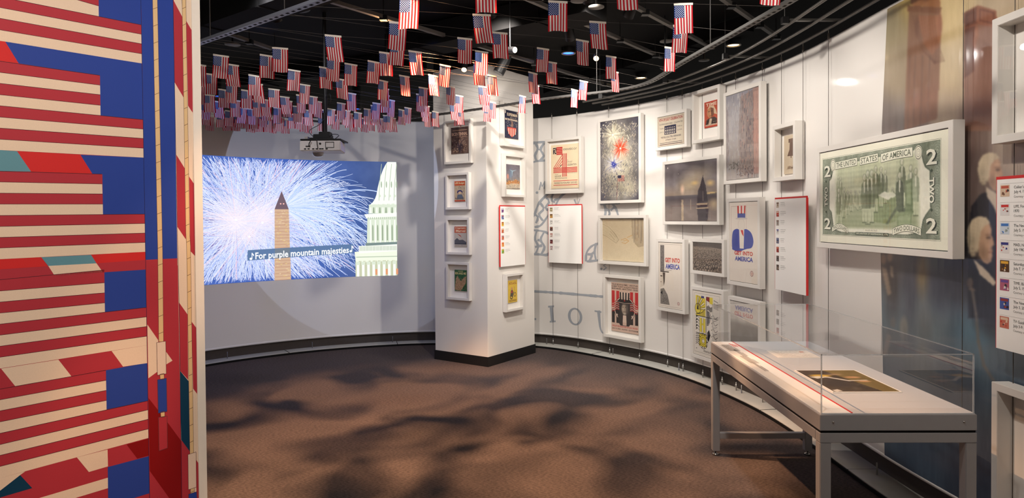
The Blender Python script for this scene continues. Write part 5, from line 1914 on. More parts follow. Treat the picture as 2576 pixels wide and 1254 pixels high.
def d_bill(c, w_, h_):
    G0, G2 = (240, 238, 218), (70, 84, 68)
    c.rect(0, 0, w_, h_, G0, 0)
    X0, X1, Y0, Y1 = .028 * w_, .955 * w_, .085 * h_, .925 * h_
    c.frame(X0 - .006, Y0 - .006, X1 + .006, Y1 + .006, .0014, G2, 1)
    W, Hh = X1 - X0, Y1 - Y0
    ar = W / Hh
    x = lambda t: X0 + t * W
    y = lambda t: Y0 + t * Hh
    P = Paint(330, 160, G0)
    # engine-turned border ground
    XX, YY = P.X * ar, P.Y
    g = np.zeros_like(XX)
    for (a, b) in [(.06 + .22 * i, b) for i in range(9) for b in (.0, 1.0)] + [(a, .1 + .2 * j) for j in range(5) for a in (.05, ar - .05)]:
        d = np.hypot(XX - a, YY - b)
        g = np.maximum(g, np.clip(1 - d / .17, 0, 1) * (np.sin(d * 260) * .5 + .5) * (np.sin(np.arctan2(YY - b, XX - a) * 26) * .25 + .75))
    P.a = np.array((116, 126, 108.)) + g[..., None] * np.array((104, 100, 96.)) + (fnoise(XX * 60, YY * 60, 3) * 12)[..., None]
    # pale vignette field with scalloped ends
    fld = [(.125, .92), (.10, .70), (.075, .66), (.075, .30), (.10, .26), (.12, .14), (.18, .1), (.82, .07), (.86, .03), (.885, .20), (.90, .26), (.93, .30), (.935, .68), (.905, .74), (.885, .8), (.87, .92), (.78, .955), (.2, .955)]
    P.poly([(.5 + (a - .5) * 1.012, .5 + (b - .5) * 1.02) for a, b in fld], (66, 80, 62))
    P.poly(fld, (238, 238, 220))
    e = np.clip((.375 - np.abs(P.X - .5)) / .05, 0, 1) * np.clip((.42 - np.abs(P.Y - .5)) / .05, 0, 1)
    keep = P.a.copy()
    floor_ = P.Y > .60
    P.mix(e * .9, (204, 211, 176))
    P.mix(e * floor_ * .9, (168, 178, 144))
    P.mix(e * np.clip((P.Y - .6) / .3, 0, 1) * .5, (142, 154, 118))
    for xx in (.20, .30, .40, .62, .72, .82):
        P.poly([(xx - .03, .16), (xx + .03, .16), (xx + .03, .42), (xx - .03, .42)], (196, 204, 172), .6)
        P.line(xx, .16, xx, .42, .004, (176, 186, 152), .7)
    r_ = np.random.default_rng(5)
    for i in range(46):
        xx = r_.uniform(.15, .44) if i < 32 else r_.uniform(.60, .74)
        t_ = int(r_.integers(140, 186))
        pman(P, xx, .66 + r_.uniform(-.02, .05), .2, (t_, t_ + 10, t_ - 24), ar=ar, al=.8)
    for (xx, yy, s, cc, sit, ln) in [(.17, .60, .36, 168, False, 0), (.195, .62, .36, 176, False, 0), (.30, .70, .26, 166, True, 0), (.26, .74, .30, 158, True, .05), (.225, .78, .38, 150, True, .05), (.17, .86, .46, 140, True, .03)]:
        pman(P, xx, yy, s, (cc, cc + 10, cc - 26), ar=ar, lean=ln, sit=sit)
    P.poly([(.50, .82), (.50, .56), (.54, .53), (.69, .54), (.71, .80), (.62, .85)], (138, 154, 112), .95)
    for k in range(8):
        P.line(.51 + .024 * k, .56, .512 + .024 * k, .82, .005, (112, 128, 90), .7)
    for (xx, yy, s, cc) in [(.605, .62, .38, 134), (.57, .66, .46, 116), (.525, .72, .54, 124), (.49, .84, .62, 138), (.455, .86, .64, 118), (.425, .84, .58, 132), (.70, .62, .30, 166), (.735, .66, .52, 120), (.80, .72, .50, 160), (.835, .76, .50, 172)]:
        pman(P, xx, yy, s, (cc, cc + 12, cc - 18), legs=(196, 204, 172), ar=ar)
    P.poly([(.545, .52), (.60, .48), (.67, .53), (.63, .58)], (236, 238, 220), .95)
    P.poly([(.60, .50), (.66, .49), (.70, .53), (.66, .56)], (228, 232, 210), .9)
    pman(P, .725, .86, .58, (82, 96, 74), legs=(92, 106, 84), lean=-.03, sit=True, ar=ar)
    P.line(.72, .62, .62, .84, .022, (92, 106, 84), .9)
    P.poly([(.762, .72), (.756, .38), (.812, .36), (.815, .74)], (116, 134, 98), .95)
    P.poly([(.77, .62), (.768, .42), (.802, .40), (.804, .64)], (150, 166, 128), .95)
    P.poly([(.70, .92), (.70, .72), (.81, .70), (.80, .94)], (132, 150, 112), .95)
    P.poly([(.71, .88), (.71, .76), (.80, .745), (.795, .89)], (158, 174, 136), .8)
    m_ = np.clip(e * 6, 0, 1)[..., None]
    P.a = P.a * m_ + keep * (1 - m_)
    P.blur(1)
    P.a += (np.sin(P.Y * 900) * 5 * e)[..., None] + (fbm(XX * 24, YY * 24, 9) * 9)[..., None]
    c.raster(P.a, X0, Y0, X1, Y1, 2)
    # scrolls and wording
    def banner(x0, x1, ya, yb, sag, s, hgt, zz=7):
        n_ = 14
        up, lo = [], []
        for k in range(n_ + 1):
            t = k / n_
            yy = ya + (yb - ya) * t + sag * math.sin(PI * t)
            lo.append((x(x0 + (x1 - x0) * t), y(yy)))
            up.append((x(x0 + (x1 - x0) * t), y(yy + hgt)))
        c.poly(lo + up[::-1], (236, 236, 216), zz)
        c.stroke(lo, .0022, G2, zz + .3)
        c.stroke(up, .0022, G2, zz + .3)
        for q in (0, -1):
            c.stroke([lo[q], up[q]], .0022, G2, zz + .3)
        c.warp_text(s, lambda a, b: (x(x0 + (x1 - x0) * (.05 + .9 * a)), y(ya + (yb - ya) * (.05 + .9 * a) + sag * math.sin(PI * (.05 + .9 * a)) + hgt * (.16 + .68 * b))), (88, 98, 78), zz + .6, .012)
    banner(.14, .36, .845, .86, .0, 'THE UNITED', .095)
    banner(.385, .545, .855, .87, .0, 'STATES', .095)
    banner(.57, .815, .85, .87, .008, 'OF AMERICA', .10)
    banner(.105, .27, .035, .025, .055, 'TWO DOLLARS', .062)
    banner(.665, .875, .025, .035, .045, 'TWO DOLLARS', .075)
    for (cx_, cy_) in ((.115, .905), (.855, .90)):
        c.disc(x(cx_), y(cy_), .026 * W, G0, 7, 20, .026 * W * 1.25)
        for r in (1.0, .62, .3):
            c.ring(x(cx_), y(cy_), .021 * W * r, .0235 * W * r, G2, 7.4, 24, sy=1.25)
    c.rect(x(.345), y(.012), x(.635), y(.048), (70, 84, 68), 7)
    c.text('DECLARATION OF INDEPENDENCE, 1776', x(.352), y(.018), x(.628), y(.041), (226, 230, 206), 7.5, .02)
    c.rect(x(.43), y(.06), x(.55), y(.088), G0, 7)
    c.text('IN GOD WE TRUST', x(.438), y(.064), x(.542), y(.084), (84, 96, 78), 7.5)
    for (xx, yy) in ((.015, .76), (.015, .07), (.905, .76), (.905, .06)):
        hh = .16 if xx > .5 else .15
        c.text('2', x(xx + .012), y(yy - .006), x(xx + .082), y(yy + hh - .008), (46, 56, 44), 7, .04)
        c.text('2', x(xx + .004), y(yy), x(xx + .074), y(yy + hh), (240, 240, 222), 7.5, .02)
    for (xx, s) in ((.04, 1), (.945, -1)):
        def fn(a, b, xx=xx, s=s):
            return (x(xx + s * (-.018 + .036 * b) * -1), y(.5 + s * (a - .5) * .26))
        c.warp_text('TWO', lambda a, b, xx=xx, s=s: (x(xx + (.018 - .036 * b) * s + .004), y(.5 + s * (a - .5) * .26 - .004)), (46, 56, 44), 7, .05)
        c.warp_text('TWO', fn, (240, 240, 222), 7.5, .03)
        for yy in (.3, .7):
            c.poly([(x(xx), y(yy - .02)), (x(xx + .008), y(yy)), (x(xx), y(yy + .02)), (x(xx - .008), y(yy))], G2, 7)


def d_green(c, w_, h_):
    P = Paint(40, 60, (44, 56, 50))
    P.a += (fbm(P.X * 6, P.Y * 8, 81) * 16)[..., None]
    P.blob(.6, .45, .2, .06, (170, 70, 44), .9, .4)
    P.blob(.5, .7, .3, .2, (60, 52, 48), .8, .5)
    c.raster(P.a, 0, 0, w_, h_, 0)
    c.text('LIFE', .12 * w_, .84 * h_, .8 * w_, .94 * h_, (196, 176, 110), 2)


def d_tv(c, w_, h_):
    c.rect(0, 0, w_, h_, (190, 160, 134), 0)
    c.rect(0, .76 * h_, w_, h_, (180, 54, 46), 1)
    c.text('TV', .08 * w_, .86 * h_, .5 * w_, .98 * h_, (232, 214, 196), 2, .03)
    c.text('GUIDE', .08 * w_, .77 * h_, .8 * w_, .84 * h_, (232, 214, 196), 2, .03)
    for k in range(8):
        c.rect(.4 * w_, (.3 + .055 * k) * h_, w_, (.325 + .055 * k) * h_, (176, 52, 48), 2)
    c.disc(.22 * w_, .62 * h_, .16 * w_, (44, 36, 40), 2.4, 16, .12 * h_)
    c.poly([(0, .1 * h_), (.08 * w_, .5 * h_), (.34 * w_, .52 * h_), (.5 * w_, .1 * h_)], (206, 186, 160), 2.2)


# ------------------------------------------------------------------ column pieces
PLL = (cc_, uL)
PLR = (cc_, uR)
nL = np.array([-uL[1], uL[0]])
nL = nL if nL @ (-cc_) > 0 else -nL
nR = np.array([-uR[1], uR[0]])
nR = nR if nR @ (-cc_) > 0 else -nR
DB = 0.05
plL = (cc_ + nL * (DB + 0.004), uL)
plR = (cc_ + nR * (DB + 0.004), uR)
kw = dict(kind='box', rail=0.027, depth=DB)
picture('white shadow box with a brown comic cover, top of the column\'s left face', (1116, 1184, 304, 298, 414, 410), d_bicent, plane=plL, sub=(.16, .90, .20, .88), **kw)
picture('white shadow box with an orange-topped booklet, second down on the column\'s left face', (1120, 1179, 437, 433, 527.5, 528), d_life, plane=plL, sub=(.28, .82, .18, .82), **kw)
picture('white shadow box with a red and grey booklet, third down on the column\'s left face', (1121, 1180, 549, 547, 642, 641), d_captain, plane=plL, sub=(.26, .86, .18, .80), **kw)
picture('white shadow box with a green booklet, lowest on the column\'s left face', (1121.5, 1180, 660.6, 660.6, 755, 757), d_benme, plane=plL, sub=(.26, .88, .20, .84), **kw)
picture('white shadow box with a dark blue comic cover, top of the column\'s right face', (1266, 1321, 256, 261, 369, 372), d_superman, plane=plR, sub=(.12, .84, .16, .86), **kw)
picture('white shadow box with a print of burning ships, above the column\'s text panel', (1270, 1322, 386, 392, 496.5, 496), d_ships, plane=plR, sub=(.06, .90, .16, .80), **kw)
picture('white shadow box with a yellow magazine, lowest on the column\'s right face', (1274, 1319, 691.6, 685, 785.7, 779), d_jack, plane=plR, sub=(.18, .78, .18, .86), **kw)

# ------------------------------------------------------------------ pieces hung along the curved wall
picture('white framed tan poster with a big red striped numeral four', (1371, 1462, 351, 342.5, 488.5, 485.6), d_four, 'box', sub=(.06, .96, .05, .93), depth=.06)
picture('tall white framed painting of bursting fireworks over a small flag', (1504, 1612, 301.7, 283.5, 513, 510), d_fire)
picture('white framed pale sepia drawing below the fireworks painting', (1504, 1625, 543, 540.5, 664, 671), d_draw, 'box', sub=(.02, .98, .02, .98), depth=.045)
picture('white framed red and black concert poster, lowest under the sepia drawing', (1517, 1612, 691, 698, 848, 863), d_willie, 'box', sub=(.12, .93, .07, .92), depth=.055)
picture('small white framed printed handbill with a band photo, above the sailing boat painting', (1648, 1727, 290, 272.5, 381, 368.5), d_july)
picture('white shadow box with a red magazine cover showing a face', (1740, 1810, 231.7, 211.5, 362.6, 351), d_time, 'box', sub=(.26, .84, .24, .80), depth=.07)
picture('large white framed dark painting of a sailing boat', (1666.6, 1809, 409.7, 386.7, 566, 566), d_sail)
picture('tall white framed hazy grey painting of a city avenue', (1820, 1914, 235.7, 203.5, 464, 457.5), d_avenue)
picture('tall white framed poster with half a bearded face in a top hat', (1650.5, 1722, 601, 603.7, 780, 792), d_half)
picture('small white framed sepia photograph of a packed crowd', (1736.6, 1821, 601, 603, 688, 698), d_crowd)
picture('tall white framed poster with a blue coat and a striped top hat', (1828.5, 1911, 500, 496, 717, 726), d_hatman)
picture('white framed yellow and black geometric poster behind the display case corner', (1737, 1820, 720, 733, 897, 924), d_yellow)
picture('white framed grey picture half hidden behind the clear case', (1831, 1912, 745.5, 760, 890, 914), d_grey)
picture('small white shadow box with a sepia print of a cracked bell', (1943, 2000, 319, 302.5, 456, 454), d_bell, 'box', sub=(.14, .96, .06, .86), depth=.075)
picture('big white framed enlargement of a green two dollar note', (2054.4, 2396.6, 376.7, 295.7, 619, 658.5), d_bill, rail=.036, depth=.062, gap=.005, o=.075)
picture('white shadow box with a dark green magazine, high on the mural', (2494.6, 2720, 61, -54, 369, 324), d_green, 'box', sub=(.22, .62, .24, .80), depth=.08, rail=.036, o=.075)
picture('white shadow box with a red topped magazine, low beside the display case', (2493, 2720, 953, 1046, 1330, 1530), d_tv, 'box', sub=(.30, .62, .34, .72), depth=.08, rail=.036, o=.075)


# ------------------------------------------------------------------ text panels: white boards with red edges
M_PANEL = mat('panel_white', (246, 243, 238), 0.45, var=0.01)
M_REDE = mat('panel_red', (206, 36, 34), 0.5, var=0.04)


def text_panel(label, quad, rows, plane=None, o=0.10, near=False):
    a, b, z0, z1 = plane_frame(*quad, o=o, plane=plane)
    w_, h_ = np.linalg.norm(b - a), z1 - z0
    m_ = (a + b) / 2
    t = thing('text_panel', label, 'sign', (*m_, z0), math.atan2(b[1] - a[1], b[0] - a[0]))
    MB().box(-w_ / 2, w_ / 2, 0, 0.012, 0, h_).build('board', M_PANEL, t)
    mb = MB()
    e, y0, y1 = 0.004, -0.0006, 0.0126
    mb.box(-w_ / 2 - e, w_ / 2 + e, y0, y1, h_ - 0.009, h_ + e)
    mb.build('top_edge', M_REDE, t)
    MB().box(-w_ / 2 - e, -w_ / 2 + 0.0004, y0 + .001, y1 + 0.004, 0, h_ - 0.009).build('side_edge', M_REDE, t)
    MB().box(w_ / 2 - 0.0004, w_ / 2 + e, y0 + .001, y1 + 0.004, 0, h_ - 0.009).build('side_edge', M_REDE, t)
    c = Canvas()
    GR = (140, 136, 133)
    n_ = len(rows)
    y_top = h_ * .955
    dy = h_ * (.78 if not near else .87) / n_
    for k, (cols, lines) in enumerate(rows):
        yt = y_top - k * dy
        tw, th = .042 if not near else .046, dy * .62
        if near:
            tw = .056
        x0 = -w_ / 2 + .022
        cthumb = Canvas()
        cthumb.rect(x0, yt - th, x0 + tw, yt, cols[0], 1)
        cthumb.rect(x0 + tw * .1, yt - th * .30, x0 + tw * .9, yt - th * .08, cols[1], 2)
        for q in range(5):
            ax_, ay_ = rng.uniform(.12, .88), rng.uniform(.38, .9)
            cc2 = [cols[1], cols[2], (60, 54, 58), (222, 206, 186), cols[2]][q]
            if q % 2:
                cthumb.disc(x0 + tw * ax_, yt - th * ay_, tw * rng.uniform(.05, .12), cc2, 2 + .3 * q, 9)
            else:
                d_ = rng.uniform(.04, .12)
                cthumb.poly([(x0 + tw * max(.04, ax_ - 1.4 * d_), yt - th * min(.96, ay_ + d_)), (x0 + tw * min(.96, ax_ + 1.2 * d_), yt - th * min(.96, ay_ + .6 * d_)), (x0 + tw * min(.96, ax_ + .8 * d_), yt - th * (ay_ - d_)), (x0 + tw * max(.04, ax_ - .8 * d_), yt - th * (ay_ - 1.4 * d_))], cc2, 2 + .3 * q)
        cthumb.build('thumbnail', M_PRINT, t, loc=(0, -0.0003, 0))
        xt = x0 + tw + .026
        if near:
            c.rect(x0, yt + th * .10, w_ / 2 - .03, yt + th * .10 + .0009, (176, 172, 168), 1)
            for j, s in enumerate(lines):
                hh = .0125 if j < len(lines) - 1 else .010
                co, tr, lo, hi = glyphs(s)
                k_ = hh / .72
                c._add((co - (lo[0], 0)) * k_ + (xt, yt - .018 - .020 * j), tr, (60, 58, 58) if j < len(lines) - 1 else (140, 136, 132), 2)
        else:
            for j in range(lines):
                ln = rng.uniform(.05, .085)
                x = xt
                while x < xt + ln:
                    wd = rng.uniform(.006, .016)
                    c.rect(x, yt - .006 - .0125 * j, x + wd, yt - .003 - .0125 * j, GR if j < lines - 1 else (186, 182, 178), 2)
                    x += wd + .003
    tag(c.build('lettering', M_PRINT, t, loc=(0, -0.0003, 0)), kind='stuff')
    return t


def cset(*s):
    return [tuple(q) for q in s]


colset = [((110, 70, 130), (230, 226, 220), (196, 60, 60)), ((70, 90, 150), (190, 110, 90), (220, 220, 220)), ((226, 180, 60), (150, 60, 40), (120, 90, 60)), ((196, 90, 50), (226, 200, 150), (110, 60, 50)),
          ((206, 110, 70), (150, 130, 150), (190, 60, 50)), ((230, 150, 60), (206, 90, 60), (160, 120, 80)), ((110, 170, 60), (226, 170, 50), (150, 90, 60)), ((150, 60, 60), (220, 210, 200), (60, 60, 80))]
rowsA = [(colset[i], 3) for i in range(7)]
text_panel('white text panel with red edges on the column', (1259, 1321, 517, 519, 672, 666), rowsA, plane=(cc_ + nR * 0.03, uR))
colB = [((190, 176, 140), (120, 110, 90), (90, 80, 70)), ((196, 150, 80), (70, 60, 60), (150, 110, 70)), ((226, 222, 216), (150, 146, 142), (90, 86, 84)), ((80, 50, 44), (150, 100, 80), (60, 40, 40)), ((220, 200, 190), (170, 90, 80), (120, 100, 90)), ((120, 50, 50), (60, 40, 50), (190, 150, 140)), ((214, 200, 196), (150, 110, 120), (180, 150, 140))]
text_panel('white text panel with red edges below the numeral four poster', (1380, 1463, 516, 515, 661, 664), [(q, 3) for q in colB])
colC = [((206, 190, 170), (110, 80, 70), (120, 90, 70)), ((196, 70, 50), (230, 210, 190), (110, 60, 50)), ((170, 160, 150), (140, 110, 100), (120, 110, 110)), ((226, 222, 216), (80, 80, 150), (110, 100, 100)), ((70, 80, 110), (120, 120, 150), (150, 110, 90)), ((150, 50, 46), (206, 120, 90), (60, 50, 50)), ((70, 60, 60), (120, 100, 90), (90, 80, 76)), ((110, 90, 80), (70, 60, 56), (150, 130, 110))]
text_panel('white text panel with red edges between the bell print and the display case', (1950, 2027.5, 499, 494.5, 729, 743), [(q, 3) for q in colC])
near = [(((214, 186, 160), (190, 90, 70), (120, 84, 66)), ["Collier's,", 'July 4, 1931', 'Courtesy of Anonymous Lender']),
        (((226, 222, 220), (206, 60, 56), (176, 90, 80)), ['LIFE, Fourth of July Special,', '1970', 'Courtesy of Anonymous Lender']),
        (((206, 216, 226), (70, 120, 190), (150, 160, 150)), ['The New Yorker,', 'July 5, 1969', 'Courtesy of Anonymous Lender']),
        (((232, 226, 222), (60, 60, 130), (196, 60, 60)), ['MAD, No. 80,', 'July 1963', 'Courtesy of Anonymous Lender']),
        (((90, 60, 36), (226, 170, 60), (206, 140, 50)), ['Saturday Evening Post,', 'July 7, 1934', 'Courtesy of Anonymous Lender']),
        (((176, 96, 120), (110, 80, 150), (226, 210, 206)), ['TIME, Birthday Issue,', 'July 5, 1976', 'Courtesy of Anonymous Lender']),
        (((70, 90, 160), (150, 60, 60), (60, 44, 44)), ['The New Yorker,', 'July 3, 2017', 'Courtesy of Anonymous Lender']),
        (((196, 110, 90), (226, 196, 170), (190, 60, 50)), ['TV Guide, Issue 1214,', 'July 3-9, 1976', 'Courtesy of Anonymous Lender'])]
text_panel('white text panel with red edges in front of the mural', (2507, 2650, 446, 438, 873, 916), near, near=True, o=.085)

# ================================================================== DISPLAY CASE
CZ = 0.757
c_nl, c_fl, c_nr = at_z(2063, 1042.5, CZ)[:2], at_z(1788, 860, CZ)[:2], at_z(2448, 1037, CZ)[:2]
ax_l = c_fl - c_nl
case_L = np.linalg.norm(ax_l)
ax_l /= case_L
ax_w = np.array([ax_l[1], -ax_l[0]])
case_W = (c_nr - c_nl) @ ax_w
case_rz = math.atan2(ax_w[1], ax_w[0])
org = c_nl            # near left corner; local x runs along the short side, local y along the long one
case = thing('display_case', 'long grey metal table case with a clear acrylic cover', 'display case', (*org, 0), case_rz)
M_STEEL = mat('case_grey', (158, 155, 155), 0.38, metal=0.12, var=0.04, scale=25, spec=0.5)
M_ACR = clear_mat('acrylic', 1.15)
M_ACE = mat('acrylic_edge', (214, 220, 224), 0.15, var=0.2, scale=120, spec=0.9)
W_, L_ = case_W, case_L
BH = 0.072
MB().box(0, W_, 0, L_, CZ - BH, CZ - 0.004).build('deck_box', M_STEEL, case, bevel=0.002)
MB().box(0.004, W_ - 0.004, 0.004, L_ - 0.004, CZ - BH - 0.012, CZ - BH).build('shadow_gap', M_BLACK, case)
lt = 0.047
zr1, zr0 = CZ - BH - 0.010, CZ - BH - 0.052
for nm, bx in (('rail', (0, W_, 0, lt)), ('rail', (0, W_, L_ - lt, L_)), ('rail', (0, lt, lt, L_ - lt)), ('rail', (W_ - lt, W_, lt, L_ - lt))):
    MB().box(bx[0], bx[1], bx[2], bx[3], zr0, zr1).build(nm, M_STEEL, case, bevel=0.002)
M_FOOT = mat('foot_chrome', (170, 168, 165), 0.25, metal=0.9)
for x in (0, W_ - lt):
    for y in (0, L_ - lt):
        lg = MB().box(x, x + lt, y, y + lt, 0.03, zr0).build('leg', M_STEEL, case, bevel=0.003)
        MB().lathe([(0, 0.031), (0.007, 0.031), (0.007, 0.012), (0.02, 0.010), (0.022, 0.0), (0, 0.0)], (x + lt / 2, y + lt / 2, 0), 16).build('foot', M_FOOT, lg)
for y in (0.004, L_ - lt + 0.004):
    MB().box(lt, W_ - lt, y, y + 0.038, 0.112, 0.15).build('stretcher', M_STEEL, case, bevel=0.002)
M_DECK = mat('deck_grey', (188, 189, 192), 0.7, var=0.02, scale=80)
dk = MB().box(0.006, W_ - 0.006, 0.006, L_ - 0.006, CZ - 0.004, CZ).build('deck', M_DECK, case)
SW = 0.135
MB().box(0.010, SW, 0.012, L_ - 0.012, CZ, CZ + 0.0015).build('caption_strip', M_PANEL, case)
MB().box(SW, SW + 0.009, 0.012, L_ - 0.012, CZ, CZ + 0.0022).build('red_line', M_REDE, case)
# captions printed on the strip, read from the long side
cap = Canvas()
def cap_lines(y0, n_, ln, x0):
    for j in range(n_):
        x = x0 + 0.0085 * j
        yy = y0
        while yy < y0 + ln * (1 if j < n_ - 1 else .55):
            q = rng.uniform(.008, .022)
            cap.rect(x, yy, x + 0.0042, yy + q, (70, 66, 66), 1)
            yy += q + .004
for y0, n_, ln, x0 in ((0.80, 3, .22, .050), (1.0, 6, .20, .040), (1.20, 4, .19, .060), (1.36, 8, .20, .030)):
    cap_lines(y0, n_, ln, x0)
for j in range(3):
    cap.rect(.095 + .012 * j, L_ - .20, .101 + .012 * j, L_ - .08 - .02 * j, (206, 60, 50), 1)
co_ = cap.build('caption_lettering', M_PRINT, case, xf=lambda P: np.stack([P[:, 0], P[:, 2], CZ + 0.0018 - P[:, 1]], 1))
for x in (0.055, W_ - 0.055):
    MB().lathe([(0, -0.004), (0.004, -0.003), (0.005, 0.001)], (x, 0, CZ - 0.035), 10, 'y').build('screw', M_FOOT, case)
# clear cover: five sheets with bright polished edges
AH, th_, ins = 0.252, 0.006, 0.010
x0, x1, y0, y1, z0, z1 = ins, W_ - ins, ins, L_ - ins, CZ, CZ + AH
def sheet(name, vs):
    return MB().add(vs, [(0, 1, 2, 3)]).build(name, M_ACR, cover, fix=False)
cover = MB()
e = 0.0045
for (ax0, ay0) in ((x0, y0), (x1, y0), (x0, y1), (x1, y1)):
    cover.box(ax0 - e / 2, ax0 + e / 2, ay0 - e / 2, ay0 + e / 2, z0, z1)
cover.box(x0, x1, y0 - e / 2, y0 + e / 2, z1 - e, z1)
cover.box(x0, x1, y1 - e / 2, y1 + e / 2, z1 - e, z1)
cover.box(x0 - e / 2, x0 + e / 2, y0, y1, z1 - e, z1)
cover.box(x1 - e / 2, x1 + e / 2, y0, y1, z1 - e, z1)
M_EDGE = bpy.data.materials.new('acrylic_edges')
M_EDGE.use_nodes = True
bs = M_EDGE.node_tree.nodes['Principled BSDF']
bs.inputs['Base Color'].default_value = (0.86, 0.9, 0.92, 1)
bs.inputs['Roughness'].default_value = 0.08
bs.inputs['Transmission Weight'].default_value = 0.75
bs.inputs['IOR'].default_value = 1.49
nz = M_EDGE.node_tree.nodes.new('ShaderNodeTexNoise')
nz.inputs['Scale'].default_value = 60
bp = M_EDGE.node_tree.nodes.new('ShaderNodeBump')
bp.inputs['Strength'].default_value = 0.5
M_EDGE.node_tree.links.new(nz.outputs['Fac'], bp.inputs['Height'])
M_EDGE.node_tree.links.new(bp.outputs[0], bs.inputs['Normal'])
cover = cover.build('cover', M_EDGE, case)
sheet('sheet', [(x0, y0, z1), (x1, y0, z1), (x1, y1, z1), (x0, y1, z1)])
sheet('sheet', [(x0, y0, z0), (x1, y0, z0), (x1, y0, z1), (x0, y0, z1)])
sheet('sheet', [(x1, y0, z0), (x1, y1, z0), (x1, y1, z1), (x1, y0, z1)])
sheet('sheet', [(x1, y1, z0), (x0, y1, z0), (x0, y1, z1), (x1, y1, z1)])
sheet('sheet', [(x0, y1, z0), (x0, y0, z0), (x0, y0, z1), (x0, y1, z1)])

# what lies in the case
def case_local(p):
    d = np.asarray(p) - org
    return d @ ax_w, d @ ax_l


def lying(name, label, cat, corners, draw, tk=0.006):
    q = np.array([case_local(at_z(px, py, CZ + tk)[:2]) for px, py in corners])
    lo, hi = q.min(0), q.max(0)
    lo, hi = (q[0] + q[3]) / 2 * [1, 0] + (q[2] + q[3]) / 2 * [0, 1], (q[1] + q[2]) / 2 * [1, 0] + (q[0] + q[1]) / 2 * [0, 1]
    ctr = (lo + hi) / 2
    pos = org + ax_w * ctr[0] + ax_l * ctr[1]
    t = thing(name, label, cat, (*pos, CZ), case_rz)
    w2, h2 = (hi - lo) / 2
    MB().box(-w2, w2, -h2, h2, 0, tk).build('board', M_MATB, t)
    c = Canvas()
    draw(c, 2 * w2, 2 * h2)
    c.build('print', M_PRINT, t, xf=lambda P: np.stack([P[:, 0] - w2, P[:, 2] - h2, tk + 0.0003 - P[:, 1]], 1))
    return t


def d_table(c, w_, h_):
    P = Paint(70, 90, (70, 58, 46))
    P.a += (fbm(P.X * 7, P.Y * 9, 91) * 20)[..., None]
    P.poly([(.45, 0), (1, 0), (1, 1), (.75, 1), (.6, .5)], (150, 128, 62), .55)
    P.blob(.25, .28, .22, .08, (206, 170, 70), .9, .5)
    P.blob(.3, .62, .3, .26, (58, 50, 46), .9, .6)
    P.poly([(.04, .34), (.2, .30), (.3, .36), (.12, .42)], (222, 216, 202), .9)
    P.line(.3, .34, .55, .52, .05, (216, 212, 204), .9)
    P.line(.55, .52, .85, .5, .035, (206, 200, 190), .9)
    P.blob(.72, .36, .16, .05, (186, 140, 100), .9, .5)
    P.blob(.78, .55, .13, .05, (190, 146, 106), .9, .5)
    P.blob(.52, .22, .16, .05, (150, 126, 96), .8, .5)
    P.poly([(.02, .93), (.12, .90), (.16, .97), (.04, .99)], (216, 210, 200), .9)
    P.a += (fbm(P.X * 16, P.Y * 22, 95) * 9)[..., None]
    c.raster(P.a, .008, .008, w_ - .008, h_ - .008, 0)


def d_paper(c, w_, h_):
    c.rect(.004, .004, w_ - .004, h_ - .004, (222, 216, 208), 0)
    for k in range(12):
        x = .03
        while x < w_ - .04:
            q = rng.uniform(.01, .03)
            c.rect(x, .02 + .018 * k, min(w_ - .03, x + q), .024 + .018 * k, (176, 168, 160), 1)
            x += q + .006
    c.rect(w_ - .06, h_ - .06, w_ - .035, h_ - .035, (190, 110, 90), 2)


lying('painting_print', 'dark print of hands and papers lying flat in the case', 'print', [(2001, 933.5), (2152, 930), (2263, 986), (2095.6, 988)], d_table)
lying('document', 'pale printed document lying at the far end of the case', 'document', [(1930, 884), (2022, 881.6), (2064, 898), (1962, 901.7)], d_paper, 0.003)

# ================================================================== PROJECTOR
PY = 5.9
pz = lambda px, py: at_y(px, py, PY)
M_PROJ = mat('projector_white', (206, 200, 196), 0.5, var=0.03)
M_DARK = mat('dark_plastic', (24, 23, 24), 0.5, var=0.1)
M_BLKM = mat('black_metal', (16, 15, 16), 0.45, metal=0.3, var=0.1)
b0, b1 = pz(754, 380), pz(857, 357)
pw, ph_, pd = b1[0] - b0[0], 0.088, 0.30
pzb = b0[2]
t = thing('projector', 'white projector hanging upside down below the flags', 'projector', ((b0[0] + b1[0]) / 2, PY + pd / 2, pzb))
body = MB()
# body tapers towards the wall side
v_ = [(-pw / 2, -pd / 2, 0), (pw / 2, -pd / 2, 0), (pw / 2 - .035, pd / 2, -.0), (-pw / 2 - .03, pd / 2, -.0), (-pw / 2, -pd / 2, ph_), (pw / 2, -pd / 2, ph_), (pw / 2 - .035, pd / 2, ph_), (-pw / 2 - .03, pd / 2, ph_)]
body.add(v_, [(0, 3, 2, 1), (4, 5, 6, 7), (0, 1, 5, 4), (1, 2, 6, 5), (2, 3, 7, 6), (3, 0, 4, 7)])
body.build('body', M_PROJ, t, bevel=0.006)
MB().lathe([(0, -.034), (.03, -.032), (.046, -.02), (.05, 0), (.05, .004)], (-pw * .22, .06, 0), 24).build('lens_dome', mat('lens_glass', (170, 176, 190), 0.1, var=0.05, spec=0.9), t)
yb = -pd / 2 - .0015
for k, x in enumerate((-.13, -.10, -.06, -.03, .0, .02, .055)):
    MB().box(x - .009, x + .009, yb - .002, yb + .004, .012, .022).build('port', M_DARK, t)
MB().box(-.125, -.085, yb - .002, yb + .004, .034, .044).build('port', M_DARK, t)
MB().lathe([(0, -.003), (.009, -.003), (.009, .004)], (.0, yb, .062), 14, 'y').build('foot_screw', M_DARK, t)
ring_box(MB(), .075, .05, .004, yb - .002, yb + .004).build('label_frame', M_DARK, t).location = (.082, 0, .026)
